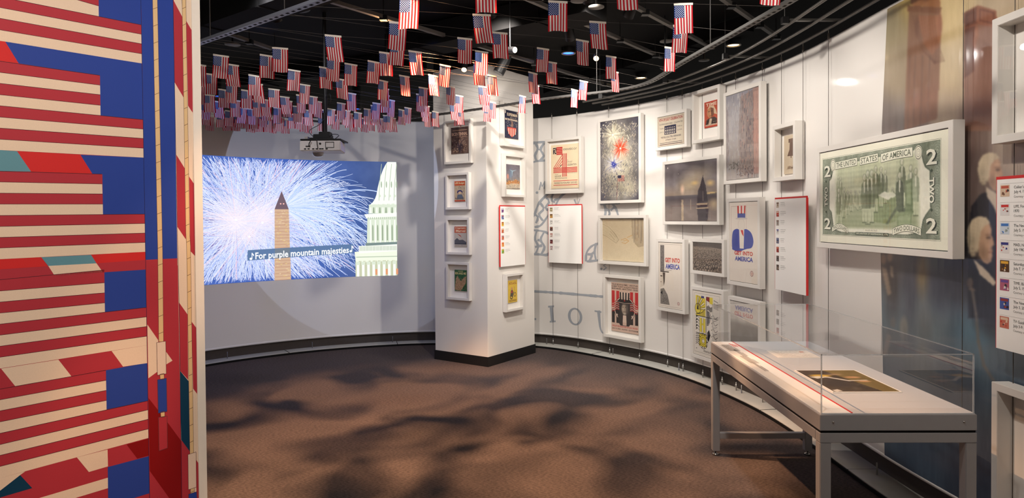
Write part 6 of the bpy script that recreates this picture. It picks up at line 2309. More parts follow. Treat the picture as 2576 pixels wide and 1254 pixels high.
MB().tube([(-.095, yb - .008, .04), (-.09, yb - .02, .06), (-.075, yb - .015, .088)], .004, 6).build('cord', M_DARK, t)
MB().tube([(-.018, yb - .006, .018), (-.02, yb - .02, .05), (-.026, yb - .015, .10)], .003, 6).build('cord', M_DARK, t)
mt = thing('projector_mount', 'black ceiling mount pole and bracket carrying the projector', 'mount', ((b0[0] + b1[0]) / 2, PY + pd / 2, pzb + ph_))
MB().box(-pw / 2 + .005, pw / 2 - .0, -.15, .12, .002, .016).build('bracket_plate', M_BLKM, mt, bevel=.002)
MB().box(-.14, .09, -.10, .08, .016, .032).build('bracket_plate', M_BLKM, mt, bevel=.002)
MB().box(-.085, .06, -.07, .06, .032, .066).build('tilt_joint', M_BLKM, mt, bevel=.004)
px_ = pz(805, 330)[0] - (b0[0] + b1[0]) / 2
MB().box(px_ - .052 * .8, px_ + .055, -.045, .045, .06, .09).build('tilt_joint', M_BLKM, mt, bevel=.004)
MB().tube([(px_, 0, .08), (px_, 0, .26)], .022, 14).build('sleeve', M_BLKM, mt)
MB().tube([(px_ + .008, 0, .24), (px_ + .008, 0, CEIL - pzb - ph_)], .0165, 14).build('pole', M_BLKM, mt)
for pts in ([(-.07, -.06, .03), (-.11, -.09, .09), (-.03, -.06, .15), (.0, -.03, .2)], [(.11, -.08, .02), (.15, -.1, .05), (.10, -.1, .06), (.06, -.07, .04)], [(.03, -.02, .30), (.07, -.05, .36), (.06, -.05, .42), (.02, -.02, .40), (.03, -.02, .5)]):
    MB().tube(resample(catmull(pts, 8), .012), .003, 6).build('loose_cable', M_DARK, mt)
MB().box(-.135, -.108, -.14, -.10, .016, .036).build('junction_box', mat('pale_plug', (150, 146, 142), .5), mt)

# ================================================================== PROJECTED PICTURE on the curved wall
# laid along the wall by arc length (s) and height
PW = offset(OW)
arc = np.r_[0, np.cumsum(np.linalg.norm(np.diff(PW, axis=0), axis=1))]


def arc_of(px, py):
    p = hit_path(px, py, OW)
    i = int(np.argmin(np.linalg.norm(PW - p, axis=1)))
    i = min(max(i, 1), len(PW) - 2)
    tt = PW[i + 1] - PW[i - 1]
    tt /= np.linalg.norm(tt)
    return arc[i] + (p - PW[i]) @ tt


s_l, s_r = arc_of(504, 560), arc_of(998, 550)
z_t = 0.5 * (on_wall(500, 396, OW)[2] + on_wall(997, 402, OW)[2])
z_b = 0.5 * (on_wall(509, 720, OW)[2] + on_wall(999, 692, OW)[2])


def proj_map(X, Y, lift):
    """X, Y in picture units: 0..1 across the part in view, 0..1 up"""
    s = s_l + (s_r - s_l) * np.asarray(X)
    x = np.interp(s, arc, PW[:, 0])
    y = np.interp(s, arc, PW[:, 1])
    nx = np.interp(s, arc, BASE_N[:, 0])
    ny = np.interp(s, arc, BASE_N[:, 1])
    return np.stack([x - nx * lift, y - ny * lift, z_b + (z_t - z_b) * np.asarray(Y)], -1)


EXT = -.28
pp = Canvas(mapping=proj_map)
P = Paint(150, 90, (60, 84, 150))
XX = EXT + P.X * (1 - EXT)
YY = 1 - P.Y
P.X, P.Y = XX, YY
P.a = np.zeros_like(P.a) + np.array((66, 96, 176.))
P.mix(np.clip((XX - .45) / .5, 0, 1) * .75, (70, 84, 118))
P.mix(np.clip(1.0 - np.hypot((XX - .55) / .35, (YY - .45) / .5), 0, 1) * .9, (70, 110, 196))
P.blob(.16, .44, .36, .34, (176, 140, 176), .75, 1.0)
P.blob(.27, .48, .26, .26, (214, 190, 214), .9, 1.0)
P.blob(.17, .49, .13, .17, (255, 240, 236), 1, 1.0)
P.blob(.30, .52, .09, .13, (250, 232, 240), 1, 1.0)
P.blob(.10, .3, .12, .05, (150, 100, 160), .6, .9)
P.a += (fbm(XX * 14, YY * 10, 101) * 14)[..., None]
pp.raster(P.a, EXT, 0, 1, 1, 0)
AR = (s_r - s_l) / (z_t - z_b)
centers = [(.17, .49, .34), (.25, .44, .18), (.30, .53, .26), (.40, .69, .10), (.23, .35, .12)]
wt = np.array([c_[2] for c_ in centers])
wt /= wt.sum()
def trail(base, wdt, col, z):
    """one light trail, even in width across the stretched picture, cut off at the picture's edge"""
    ok = (base[:, 0] > EXT) & (base[:, 0] < .998) & (base[:, 1] > .002) & (base[:, 1] < .998)
    if not ok[0]:
        return
    n_ = int(np.argmin(ok)) if not ok.all() else len(ok)
    if n_ < 3:
        return
    base = base[:n_]
    t_ = np.gradient(base * (1, 1 / AR), axis=0)
    t_ /= np.linalg.norm(t_, axis=1)[:, None] + 1e-9
    nn = np.stack([-t_[:, 1], t_[:, 0] * AR], 1) * wdt / 2
    qv = np.empty((2 * len(base), 2))
    qv[0::2], qv[1::2] = base - nn, base + nn
    qv[:, 1] = np.clip(qv[:, 1], 0, 1)
    mid = (base[:-1] + base[1:]) / 2
    cl = []
    for m in mid:      # trails burn out to a pale pink white close to where they start
        d = min(math.hypot((m[0] - a) / b, (m[1] - e_) / (b * AR)) for a, e_, b in ((.17, .49, .16), (.30, .52, .13), (.235, .40, .10)))
        f_ = float(np.clip(1.15 - d, 0, 1)) * .7
        cl.append(tuple(lin(np.clip(np.asarray(col, float) * (1 - f_) + np.array((255, 238, 240)) * f_, 0, 255))))
    pp._add(qv, [(2 * a, 2 * a + 2, 2 * a + 3, 2 * a + 1) for a in range(len(base) - 1)], cl, z, True)


for k in range(3000):
    i = rng.choice(len(centers), p=wt)
    cx_, cy_, _r = centers[i]
    q = rng.uniform(0, 2 * PI)
    ln = rng.uniform(.12, .80) if math.cos(q) < .55 else rng.uniform(.12, .58)
    if i == 3:
        ln *= .6
    tt = np.linspace(rng.uniform(.03, .6), 1, 9)
    xs = cx_ + math.cos(q) * ln * tt
    ys = cy_ + math.sin(q) * ln * tt * AR - rng.uniform(.05, .30) * (ln * tt) ** 2 * 1.6
    b_ = rng.uniform(.3, 1)
    col = np.array((236, 240, 255)) * b_ + np.array((128, 156, 236)) * (1 - b_)
    if rng.uniform() < .08:
        col = (236, 204, 222)
    trail(np.stack([xs, ys], 1), rng.uniform(.0009, .0024), col, 1 + rng.uniform(0, .9))
# right-hand burst over the dark sky: long arching trails
for k in range(230):
    q = rng.uniform(-1.0, 1.25)
    cx_, cy_ = .40, .60
    ln = rng.uniform(.24, .58)
    tt = np.linspace(.12, 1, 14)
    xs = cx_ + math.cos(q) * ln * tt
    ys = cy_ + math.sin(q) * ln * tt * .9 - rng.uniform(.05, .26) * tt ** 4.5
    trail(np.stack([xs, ys], 1)[xs < .96], rng.uniform(.0013, .0026), [(206, 222, 255), (180, 204, 250), (226, 234, 255)][k % 3], 2 + rng.uniform(0, .7))
for (x, y) in ((.17, .5), (.30, .475), (.235, .365), (.345, .565)):
    pp.disc(x, y, .006, (255, 252, 250), 2.9, 12, .009)
# tall stone obelisk
ob_l, ob_r, ob_t = .358, .436, .585
pp.poly([(.356, 0), (.440, 0), (.432, ob_t), (.362, ob_t)], (206, 170, 142), 4)
for k in range(44):
    yy = k / 44 * ob_t
    pp.rect(.360, yy, .436, yy + .004, [(190, 150, 124), (214, 184, 150)][k % 2], 4.4)
for k in range(90):
    x, y = rng.uniform(.362, .425), rng.uniform(.01, .57)
    pp.rect(x, y, x + rng.uniform(.006, .014), y + .006, [(224, 196, 160), (196, 156, 128), (220, 190, 130)][k % 3], 4.6)
pp.poly([(.361, ob_t), (.433, ob_t), (.398, .735)], (112, 92, 104), 4)
pp.disc(.392, .63, .004, (255, 190, 180), 5, 8, .006)
pp.disc(.407, .63, .004, (255, 190, 180), 5, 8, .006)
# caption band, dimming the picture behind it
pp.poly([(.223, .172), (.765, .205), (.765, .283), (.225, .256)], (92, 120, 160), 5)
pp.poly([(.359, .181), (.437, .186), (.436, .264), (.360, .259)], (112, 124, 138), 5.2)
pp.text('For purple mountain majesties', .262, .172, .742, .262, (252, 254, 255), 6, .02)
def tilt_text():
    v = pp.v[-1]
    v[:, 1] = .212 + (v[:, 1] - .217) * .80 + (v[:, 0] - .5) * .055
tilt_text()
def note(x, y):
    pp.disc(x, y, .007, (245, 248, 255), 6, 10, .010)
    pp.rect(x + .004, y, x + .0075, y + .048, (245, 248, 255), 6)
    pp.poly([(x + .0075, y + .048), (x + .016, y + .030), (x + .014, y + .020), (x + .0075, y + .034)], (245, 248, 255), 6)
note(.240, .186)
note(.752, .222)
# domed building at the right edge
W1, W2, W3, GN = (244, 250, 238), (216, 226, 206), (176, 190, 168), (150, 166, 140)
dome = [(1.0, .998), (.953, .998), (.942, .972), (.930, .935), (.918, .885), (.908, .83), (.899, .77), (.892, .71), (.884, .675), (.872, .645), (.858, .625), (1.0, .625)]
pp.poly(dome, W1, 4)
for k in range(4):
    x = .905 + .027 * k
    pp.stroke([(x, .66), (x + .004, .80), (x + .016, .98)], .003, W3, 4.4)
    pp.disc(x + .014, .80, .004, W3, 4.5, 8, .03)
    pp.disc(x + .006, .70, .005, W2, 4.5, 8, .012)
pp.poly([(.852, .625), (1, .635), (1, .55), (.848, .545)], W2, 4)
for k in range(9):
    x = .855 + .0165 * k
    pp.poly([(x, .55), (x + .010, .55), (x + .008, .60), (x + .002, .60)], GN if k % 2 else W1, 4.5)
pp.poly([(.826, .54), (1, .555), (1, .52), (.836, .505)], W1, 4.2)
for k in range(14):
    pp.rect(.845 + .011 * k, .498, .849 + .011 * k, .515, W3, 4.6)
pp.poly([(.842, .51), (1, .52), (1, .29), (.838, .28)], W2, 4)
for k in range(6):
    x = .855 + .026 * k
    pp.rect(x, .29, x + .007, .49, W1, 4.5)
    if k % 1 == 0:
        pp.rect(x + .012, .31, x + .019, .42, GN, 4.5)
        pp.disc(x + .0155, .42, .0035, GN, 4.5, 10, .03)
pp.poly([(.832, .29), (1, .296), (1, .275), (.832, .265)], (120, 138, 136), 4.7)
pp.poly([(.795, .265), (1, .28), (1, .215), (.795, .20)], W1, 4.2)
for k in range(26):
    pp.rect(.80 + .0077 * k, .222, .8035 + .0077 * k, .262, W3, 4.6)
pp.poly([(.772, .215), (1, .225), (1, .13), (.778, .12)], (236, 242, 222), 4)
pp.rect(.78, .165, 1, .172, W3, 4.5)
pp.rect(.776, .0, 1, .135, (196, 200, 170), 4)
for k in range(8):
    x = .782 + .028 * k
    pp.rect(x, .0, x + .014, .10, W1, 4.5)
    pp.rect(x - .003, .10, x + .017, .128, W2, 4.6)
    if k in (3, 5, 7):
        pp.rect(x + .016, .01, x + .026, .06, (226, 150, 110), 4.5)
M_BEAM = print_mat('projected_light', emit=1.12)  # the projector's light is put into a sheet that glows by itself
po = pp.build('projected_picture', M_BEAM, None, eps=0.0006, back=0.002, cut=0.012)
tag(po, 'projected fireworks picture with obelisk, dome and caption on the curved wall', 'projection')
# the beam's spill around the picture
spot('projector_beam', (pz(790, 384)[0], PY + .23, pzb - .045), (-2.0, 8.4, 2.0), 42, (0.55, 0.68, 1.0), 74, 0.02, 0.004)

# ================================================================== HANGING CABLES of the wall pieces
M_CABLE = mat('steel_cable', (84, 78, 72), 0.45, metal=0.5)
RAIL_Z = 2.88
OC = 0.142
cables = [(1389, 470, 'beside the numeral four poster\'s near edge'), (1452, 470, 'at the far edge of the numeral four poster'), (1532, 500, 'behind the fireworks painting, the one nearer the column'), (1607, 500, 'behind the fireworks painting, at its outer edge'),
          (1678, 500, 'behind the printed handbill, nearer the fireworks painting'), (1717, 500, 'behind the printed handbill, nearer the red magazine box'), (1767, 480, 'behind the red magazine box, nearer the handbill'), (1816, 480, 'between the red magazine box and the hazy avenue painting'),
          (1851, 480, 'behind the hazy avenue painting, nearer the sailing boat'), (1918, 480, 'behind the hazy avenue painting, nearer the bell print'), (1966, 470, 'behind the bell print, nearer the avenue painting'), (2020, 470, 'at the bell print\'s outer edge'),
          (2084, 480, 'at the framed two dollar note\'s inner edge'), (2422, 480, 'at the framed two dollar note\'s outer edge, over the mural'), (2551, 470, 'over the mural, behind the text panel at the picture\'s edge')]
for (px, py, where) in cables:
    p = hit_path(px, py, OC)
    t = thing('hanging_cable', 'thin steel cable ' + where, 'cable', (*p, 0.026), 0, 'steel cables along the curved wall')
    MB().tube([(0, 0, 0.10), (0, 0, RAIL_Z - 0.026)], 0.0018, 6).build('wire', M_CABLE, t)
    MB().tube([(0.011 * math.cos(q), 0, 0.092 + 0.013 * math.sin(q)) for q in np.linspace(0, 2 * PI, 13)], 0.0028, 6).build('ring', M_BLKM, t)
    MB().lathe([(0, 0.08), (0.004, 0.08), (0.004, 0.058), (0.011, 0.056), (0.011, 0.034), (0.004, 0.032), (0.004, 0.0), (0, 0)], n=12).build('turnbuckle', M_PIN, t)
    MB().box(-0.005, 0.005, -0.005, 0.005, RAIL_Z - 0.09, RAIL_Z - 0.05).build('clip', M_CABLE, t)

# ================================================================== CEILING RAILS
M_RAIL = mat('rail_grey', (92, 89, 85), 0.35, metal=0.6, var=0.08)
M_RAILD = mat('rail_dark', (40, 38, 37), 0.5, metal=0.4, var=0.15)
kL = int(np.argmin(np.abs(offset(OC)[:, 0] / np.maximum(offset(OC)[:, 1], .1) - (1520 - CX) / F) + (offset(OC)[:, 1] < 1) * 9))
kR = len(BASE) - 30
lad = thing('cable_ladder_rail', 'triple grey tube rail with crossbars above the curved wall\'s top', 'rail', (0, 0, 0))
names = []
for o_ in (OC, OC - 0.16, OC - 0.32):
    pts = [(*p, RAIL_Z + 0.012) for p in offset(o_)[kL:kR:4]]
    MB().tube(pts, 0.011, 8).build('rail', M_RAIL, lad)
for k in range(kL + 6, kR, 21):
    a, b = offset(OC + 0.03)[k], offset(OC - 0.36)[k]
    MB().bar((*a, RAIL_Z + 0.03), (*b, RAIL_Z + 0.03), 0.028, 0.014).build('crossbar', M_RAIL, lad)
    MB().tube([(*b, RAIL_Z + 0.03), (*b, CEIL + 0.01)], 0.004, 6).build('drop_rod', M_RAILD, lad)
    MB().box(-.02, .02, -.02, .02, -.015, .03).build('bracket', M_BLKM, lad).location = (*b, RAIL_Z + 0.02)

# perforated strut ring carrying the flag strings
SZ = 2.70
ring_px = [(640, 284), (719, 299), (800, 311), (886, 317), (960, 311), (1040, 301), (1105, 293), (1240, 275), (1345, 258), (1450, 245), (1569, 231), (1636, 213), (1712, 167), (1837, 98), (2010, 0), (2110, -70), (2230, -170)]
RING = resample(catmull([tuple(at_z(a, b, SZ)[:2]) for a, b in ring_px], 12), 0.05)
for _ in range(12):
    RING[1:-1] = .25 * RING[:-2] + .5 * RING[1:-1] + .25 * RING[2:]
M_STRUT = mat('strut_zinc', (74, 72, 70), 0.42, metal=0.55, var=0.06)


def strut(root, P, z, material, w_=0.04, h_=0.018, hole=0.055):
    """perforated channel: web swept along P with dark slots let in"""
    n_ = path_normals(P)
    rows = []
    for p, q in zip(P, n_):
        a, b = p - q * w_ / 2, p + q * w_ / 2
        rows.append([(*a, z + h_), (*a, z), (*b, z), (*b, z + h_), (*(b - q * .003), z + h_), (*(b - q * .003), z + .003), (*(a + q * .003), z + .003), (*(a + q * .003), z + h_)])
    MB().strip(rows, closed=True).build('channel', material, root)
    d = np.r_[0, np.cumsum(np.linalg.norm(np.diff(P, axis=0), axis=1))]
    sl = MB()
    for s in np.arange(hole, d[-1], hole):
        p = np.array([np.interp(s, d, P[:, k]) for k in (0, 1)])
        q = np.array([np.interp(s, d, n_[:, k]) for k in (0, 1)])
        tt = np.array([q[1], -q[0]])
        sl.obox((*p, z - 0.0002), (*(tt * .011), 0), (*(q * .007), 0), (0, 0, .0009))
    tag(sl.build('slots', M_BLACK, root), kind='stuff')


sr = thing('strut_rail', 'curved perforated strut channel hung between the flags and the wall', 'rail', (0, 0, 0))
strut(sr, RING, SZ + 0.012, M_STRUT)
for k in range(20, len(RING), 36):
    MB().tube([(*RING[k], SZ + .02), (*RING[k], CEIL + .01)], .004, 6).build('drop_rod', M_RAILD, sr)
LS0, LS1 = at_z(430, 141, SZ)[:2], at_z(900, -22, SZ)[:2]
LSP = resample(np.array([LS0 + (LS0 - LS1) * .35, LS1 + (LS1 - LS0) * .25]), .05)
sl_ = thing('strut_rail', 'straight perforated strut channel over the projection, toned as if lit blue', 'rail', (0, 0, 0))
strut(sl_, LSP, SZ + 0.012, mat('strut_cool_lit', (150, 154, 166), 0.42, metal=0.3, var=0.05))  # cool light on this strut is put into its paler, bluish colour
for k in (8, 24, 40):
    if k < len(LSP):
        MB().tube([(*LSP[k], SZ + .02), (*LSP[k], CEIL + .01)], .004, 6).build('drop_rod', M_RAILD, sl_)

# straight lighting tracks under the ceiling, parallel to the striped wall
TZ = 3.26
M_TRACK = mat('track_grey', (104, 100, 95), 0.5, metal=0.2, var=0.1)
tracks = [((860, 11), (1540, 217), 'crossing in front of the column head'), ((1360, 11), (1660, 142), 'between the two chrome and blue lamps'), ((1600, 17), (1790, 119), 'over the red magazine box'), ((1823, 0), (1958, 95), 'nearest the curved wall'), ((500, 60), (700, 128), 'farthest over the projection')]
for a, b, where in tracks:
    pa, pb = at_z(*a, TZ), at_z(*b, TZ)
    d = (pb - pa)
    t = thing('lighting_track', 'long grey ceiling lighting track ' + where, 'light track', (0, 0, 0))
    MB().bar(pa - d * .3, pb + d * .02, .036, .03).build('bar', M_TRACK, t)
    for f_ in (.1, .6, .95):
        q = pa + d * f_
        MB().tube([q, (q[0], q[1], CEIL + .01)], .005, 6).build('drop_rod', M_RAILD, t)
        MB().box(-.03, .03, -.03, .03, -.03, .01).build('coupler', M_BLKM, t).location = q
# black ducts and beams in the void
for i, (a, b, w_, h_, z_, lab) in enumerate([((470, 70), (1000, -120), .30, .22, 3.28, 'square black duct over the left of the flags'), ((1000, 120), (1500, 10), .34, .20, 3.30, 'square black duct over the middle of the flags'),
                                          ((600, 205), (1060, 150), .22, .16, 3.32, 'square black duct above the projection wall'), ((1380, 225), (1880, 60), .16, .12, 3.32, 'square black duct beside the ring strut')]):
    pa, pb = at_z(*a, z_), at_z(*b, z_)
    t = thing('ceiling_duct', lab, 'duct', (0, 0, 0))
    MB().bar((pa[0], pa[1], z_), (pb[0], pb[1], z_), w_, h_).build('duct_body', mat('duct_black', (14, 13, 13), .85, var=.2, scale=8, spec=.15), t)
    for f_ in (.2, .5, .8):
        q = pa + (pb - pa) * f_
        dd = (pb - pa) / np.linalg.norm(pb - pa) * .012
        MB().bar((*(q - dd)[:2], z_), (*(q + dd)[:2], z_), w_ + .02, h_ + .02).build('flange', MATS['duct_black'], t)
    q = pa + (pb - pa) * .35
    MB().tube([(q[0], q[1], z_), (q[0], q[1], CEIL + .01)], .006, 6).build('drop_rod', M_RAILD, t)


# ================================================================== LAMPS
M_RIM = mat('lamp_rim', (170, 162, 150), 0.4, metal=0.3)
WARMG, BLUEG, WHTG = glow_mat('warm_glow', (255, 214, 150), 9.0), glow_mat('blue_glow', (40, 90, 255), 7.0), glow_mat('white_glow', (255, 238, 214), 10.0)


def downlight(px, py, z, r, gm, label):
    p = at_z(px, py, z)
    t = thing('ceiling_downlight', label, 'lamp', tuple(p))
    MB().lathe([(r * .82, 0.004), (r, 0.0), (r * 1.04, 0.006), (r * 1.02, CEIL - z + .01)], n=28).build('housing', M_BLKM, t)
    MB().lathe([(r * .80, 0.012), (r * .84, -0.001), (r * 1.0, -0.002), (r * 1.03, .004)], n=28).build('rim', M_RIM, t)
    MB().lathe([(0, 0.010), (r * .8, 0.010)], n=28).build('lens', gm, t)


downlight(1845, 115, 3.36, .075, WARMG, 'round warm downlight in the black ceiling, the nearer of two')
downlight(1612, 197, 3.36, .075, WARMG, 'round warm downlight in the black ceiling, the farther of two')
downlight(1430, 135, 3.36, .075, BLUEG, 'round blue downlight to the right of the column head')
downlight(1138, 171, 3.36, .07, BLUEG, 'round blue downlight at the column head\'s left')
downlight(897, 275, 3.10, .06, BLUEG, 'round blue downlight low behind the flags near the projector')
downlight(548, 243, 3.2, .05, BLUEG, 'round blue downlight behind the flags beside the striped wall')


def track_head(loc, target, gm, label, lit=True, s=1.0, up=True):
    loc, target = np.array(loc, float), np.array(target, float)
    d = target - loc
    d /= np.linalg.norm(d)
    back = loc - d * .02 * s
    t = thing('track_spotlight', label, 'spotlight', tuple(loc))
    tail = -d * .15 * s
    MB().tube([tail, tail * .6, -d * .02, d * .03 * s], [.030 * s, .042 * s, .046 * s, .048 * s], 16).build('can', M_BLKM, t)
    MB().tube([d * .0302 * s, d * .032 * s], [.040 * s, .040 * s], 16).build('lens', gm, t)
    yk = tail * .45
    MB().tube([yk, (yk[0], yk[1], max(.06, CEIL - loc[2]) if CEIL - loc[2] < .6 else CEIL - loc[2])], .008, 8).build('yoke', M_BLKM, t)


M_OFF = mat('dark_lens', (40, 38, 40), 0.15, var=0.05, spec=0.8)
for i, (p, tg, e_) in enumerate(WASH):
    if i == 7:
        continue
    d = np.array(tg) - np.array(p)
    d /= np.linalg.norm(d)
    ordn = ['facing the wall beside the column', 'over the numeral four poster', 'over the sepia drawing', 'over the sailing boat', 'over the bell print', 'over the two dollar note', 'over the near mural', '', 'aimed at the column\'s right face', 'aimed at the column\'s left face', 'added to brighten the projection wall'][i]
    track_head(np.array(p) - d * .05, tg, WHTG, 'black track spotlight ' + ordn)
for i, (p, tg, e_) in enumerate(GLINT):
    d = np.array(tg) - np.array(p)
    d /= np.linalg.norm(d)
    track_head(np.array(p) - d * .04, tg, WHTG, 'small black spotlight ' + ['beside the ring strut over the sepia drawing', 'right in front of the column head'][i], s=.6)
for i, (p, tg, e_) in enumerate(FLAG_SPOTS):
    d = np.array(tg) - np.array(p)
    d /= np.linalg.norm(d)
    track_head(np.array(p) - d * .05, tg, WARMG, 'small black warm spotlight among the flags, ' + ['right of the column', 'left of the projector pole', 'left of the column head'][i], s=.62)
pq = at_z(1258, 176, 3.02)
track_head(pq, pq + np.array([-.5, -.1, -.9]), M_OFF, 'black cylinder spotlight in front of the column head', s=1.15)

# pale round discs and a chrome bowl under the ceiling
for (px, py, r, lab) in ((1500, 19, .062, 'pale round ceiling disc right of the chrome bowl'), (1456, 3, .062, 'pale round ceiling disc beside the chrome bowl'), (1677, 105, .062, 'pale round ceiling disc over the red magazine box'), (1771, 153, .055, 'pale round ceiling disc near the warm downlight'), (585, 113, .07, 'pale round ceiling disc over the projection'), (740, 22, .12, 'dark wide ceiling disc behind the straight strut')):
    p = at_z(px, py, 3.22)
    t = thing('ceiling_disc', lab, 'disc', tuple(p))
    MB().lathe([(0, .0), (r, .0), (r, .008), (.012, .014), (0, .014)], n=24).build('plate', M_TRACK if r < .1 else M_RAILD, t)
    MB().tube([(0, 0, .01), (0, 0, CEIL - 3.22 + .01)], .010, 8).build('stem', M_RAILD, t)
p = at_z(1346, -4, 3.16)
t = thing('chrome_bowl_lamp', 'shiny chrome bowl lamp at the top of the view', 'lamp', tuple(p))
MB().lathe([(0, .0), (.05, .004), (.09, .022), (.105, .05), (.105, .07), (.06, .11), (0, .12)], n=28).build('bowl', mat('chrome', (200, 198, 194), .08, metal=1.0, var=.02), t)
MB().lathe([(.066, -.002), (.074, -.001), (.070, .012)], n=28).build('ring', M_BLKM, t)
MB().tube([(0, 0, .11), (0, 0, CEIL - 3.16 + .01)], .012, 8).build('stem', M_RAILD, t)

# ================================================================== FLAGS on their strings
FZ = 2.725
flags_px = [(482, 160), (536.6, 137), (565, 160), (513, 184), (654, 137), (685, 118), (625, 188), (632, 209), (724, 174.5), (549.5, 224), (568, 209), (607, 225.5), (675.6, 222.5), (704, 242), (753, 211), (775, 241), (817, 87), (822, 146), (803, 168),
            (867, 159), (846, 197.6), (872.4, 233), (512, 237), (484, 213), (536, 254), (566, 278), (579, 251), (598, 270), (621, 273), (635, 250), (655, 249), (687, 270), (663.6, 296), (712, 252), (742, 271), (765, 276), (787, 253), (823.5, 273), (811, 276),
            (848, 258), (861, 276), (868, 284), (891, 282), (546, 282), (503, 274), (506, 258), (607, 286), (628, 286), (695, 294), (742, 288), (754, 295), (660, 262), (745, 238), (737, 266),
            (1005, -6), (979, 55), (982, 100), (1027.5, 127), (953.5, 130), (925, 152.7), (1004, 189), (1077, 187.6), (1105.6, 162), (1151, 94), (1189, 35.7), (1195, -52), (1238, 80), (1196, 127), (1191, 157), (1226, 188), (1203, 216), (1214, 236), (1231, 256),
            (1219, 266), (1054, 219), (1048, 236), (1057, 252), (1063, 265), (1067, 281), (1087, 280), (1122, 215.5), (1146, 239), (1132, 262), (1149, 274), (1144, 279), (951, 201), (955, 221), (958, 238), (973, 250), (937, 258), (932, 265), (915, 273), (964, 290),
            (972, 290), (1002, 275), (1017, 270), (924, 293), (935, 275), (1379.5, 3), (1483, 53.6), (1449, 99), (1351, 119.5), (1375, 154), (1329, 181), (1337, 213), (1306, 240), (1524.7, 139.5), (1535, 178), (1437, 224), (1459, 202), (1548, -60), (1696, 8.4),
            (1694, 64), (1672.6, 117), (1915, -75),
            (515, 291), (557, 291), (584, 292), (617, 296), (643, 295), (676, 299), (708, 300), (726, 286), (765, 299), (800, 293), (836, 288), (880, 295), (904, 296), (947, 297), (978, 296), (590, 282), (650, 280)]


def m_of(y):
    return float(np.interp(y, [-60, 0, 50, 100, 180, 250, 300], [0.05, 0.10, 0.22, 0.62, 0.95, 1.25, 1.2]))


FW, FH = 0.100, 0.156
FR, FWH, FB = (196, 36, 46), (238, 232, 228), (36, 62, 124)


def flag_mesh(seed):
    r = np.random.default_rng(seed)
    a1, a2, ph, dr = r.uniform(.003, .008), r.uniform(.001, .004), r.uniform(0, 6), r.normal(0, .006)

    def shape(x, z):      # x across 0..FW, z down 0..FH
        f_ = z / FH
        return (x + dr * f_ ** 1.5 - FW / 2, a1 * f_ * math.sin(x / FW * 7 + ph + f_ * 1.2) + a2 * f_ * math.sin(x / FW * 15 + ph), -z - .003 * f_ * math.sin(x / FW * 5 + ph))
    vs, fs, cs_ = [], [], []
    nx, nz_ = 13, 9
    for j in range(nz_ + 1):
        for i in range(nx + 1):
            vs.append(shape(i / nx * FW, .006 + j / nz_ * (FH - .006)))
    for j in range(nz_):
        for i in range(nx):
            a = j * (nx + 1) + i
            fs.append((a, a + nx + 1, a + nx + 2, a + 1))
            union = i < 7 and j < 4
            cs_.append(FB if union else (FR if i % 2 == 0 else FWH))
    # stars on both sides of the blue field
    ux, uz = 7 / 13 * FW, .006 + 4 / 9 * (FH - .006)
    for row in range(11):
        n_ = 5 if row % 2 == 0 else 4
        zc = .006 + (row + .8) / 11.6 * (uz - .006)
        for k in range(n_):
            xc = (k + (.5 if row % 2 == 0 else 1.0)) / 5 * ux
            for off in (-.0006, .0006):
                b = len(vs)
                for q in range(5):
                    an = PI / 2 + q * 2 * PI / 5
                    x_, y_, z_ = shape(xc + .0026 * math.cos(an), zc - .0026 * math.sin(an))
                    vs.append((x_, y_ + off, z_))
                fs.append(tuple(range(b, b + 5)) if off < 0 else tuple(range(b + 4, b - 1, -1)))
                cs_.append((226, 228, 234))
    me = bpy.data.meshes.new('flag_cloth')
    me.from_pydata(vs, [], fs)
    col = np.concatenate([np.tile(np.r_[lin(c_), 1.0], len(f_)) for f_, c_ in zip(fs, cs_)]).astype(np.float32)
    at = me.color_attributes.new('ink', 'FLOAT_COLOR', 'CORNER')
    at.data.foreach_set('color', col)
    me.materials.append(print_mat('flag_cloth', .8, spec=.1, trans=.35))
    me.update()
    return me


cloths = [flag_mesh(100 + i) for i in range(10)]
M_SLEEVE = mat('flag_sleeve', (224, 214, 200), 0.8, var=0.05)
sleeve = MB().box(-FW / 2 - .001, FW / 2 + .001, -.0022, .0022, -.0075, .004).mesh('sleeve', M_SLEEVE)

# place each flag, then chain neighbours onto strings
info = []
for (px, py) in flags_px:
    p = at_z(px, py, FZ)
    m = m_of(py)
    d = np.array([1, m]) / math.hypot(1, m)
    info.append(dict(px=px, py=py, p=p[:2], m=m, d=d, c=p[:2] + d * FW / 2, used=False))
order = sorted(range(len(info)), key=lambda i: info[i]['px'])
strings = []
for i in order:
    if info[i]['used']:
        continue
    ch = [i]
    info[i]['used'] = True
    while True:
        a = info[ch[-1]]
        best = None
        for j in order:
            b = info[j]
            if b['used']:
                continue
            v = b['c'] - a['c']
            al = v @ a['d']
            if al < FW * 1.02 or al > 3.2:
                continue
            lat = abs(v[0] * a['d'][1] - v[1] * a['d'][0])
            if lat > .05 + .075 * al:
                continue
            sc = al + 4 * lat
            if best is None or sc < best[0]:
                best = (sc, j)
        if best is None:
            break
        ch.append(best[1])
        info[best[1]]['used'] = True
    strings.append(ch)


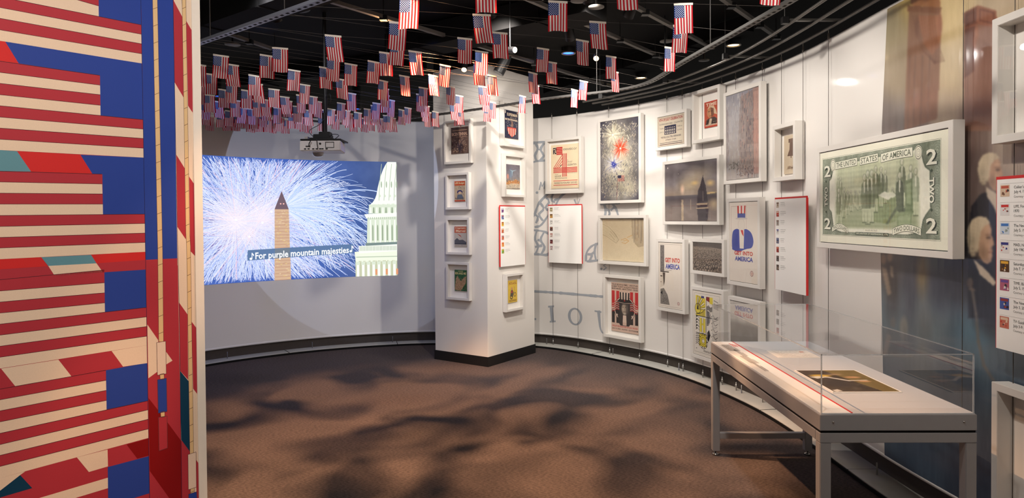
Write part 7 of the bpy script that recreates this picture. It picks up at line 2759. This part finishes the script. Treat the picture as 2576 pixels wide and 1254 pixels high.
def seg_hit(p, d, P):
    best = None
    for a, b in zip(P[:-1], P[1:]):
        e_ = b - a
        den = d[0] * e_[1] - d[1] * e_[0]
        if abs(den) < 1e-9:
            continue
        w_ = a - p
        t_ = (w_[0] * e_[1] - w_[1] * e_[0]) / den
        u_ = (w_[0] * d[1] - w_[1] * d[0]) / den
        if 0 <= u_ <= 1 and t_ > .02 and (best is None or t_ < best):
            best = t_
    return best


strings.sort(key=lambda ch: np.mean([info[i]['p'][1] for i in ch]))
M_STRING = mat('string', (84, 78, 74), 0.7)
ORD = ['first', 'second', 'third', 'fourth', 'fifth', 'sixth', 'seventh', 'eighth', 'ninth', 'tenth', 'eleventh', 'twelfth', 'thirteenth', 'fourteenth', 'fifteenth', 'sixteenth', 'seventeenth', 'eighteenth', 'nineteenth', 'twentieth']


def nth(k):
    if k < 20:
        return ORD[k]
    tens = ['', '', 'twenty', 'thirty', 'forty', 'fifty'][(k + 1) // 10]
    o_ = (k + 1) % 10
    return (tens[:-1] + 'ieth') if o_ == 0 else tens + '-' + ORD[o_ - 1]


nf = 0
for si, ch in enumerate(strings):
    L = [info[i] for i in ch]
    pts = []
    a0, d0 = L[0]['c'] - L[0]['d'] * FW / 2, L[0]['d']
    t_ = seg_hit(a0, -d0, LSP)
    pts.append(a0 - d0 * (t_ if t_ and t_ < 5 else 0.9))
    for q in L:
        pts += [q['c'] - q['d'] * FW / 2, q['c'] + q['d'] * FW / 2]
    a1, d1 = pts[-1], L[-1]['d']
    t_ = seg_hit(a1, d1, RING)
    pts.append(a1 + d1 * (t_ if t_ and t_ < 4 else 0.6))
    arr = np.array([(*p, FZ) for p in pts])
    o = MB().tube(arr, 0.0008, 4, smooth=False).build('string', M_STRING)
    tag(o, 'thin string carrying flags, %s string counted from the viewer' % nth(si), 'string', 'strings the flags hang on')
    for k, q in enumerate(L):
        if len(L) == 1:
            lab = 'small hanging striped flag, the only one on the %s string' % nth(si)
        else:
            lab = 'small hanging striped flag, %s from left on the %s string from the viewer' % (nth(k), nth(si))
        fo = link('flag', cloths[nf % len(cloths)])
        fo.location = (*q['c'], FZ - .001)
        fo.rotation_euler = (random.gauss(0, .03), random.gauss(0, .02), math.atan2(q['d'][1], q['d'][0]) + random.gauss(0, .04))
        tag(fo, lab, 'flag', 'small flags strung under the ceiling')
        so = link('sleeve', sleeve, fo)
        nf += 1
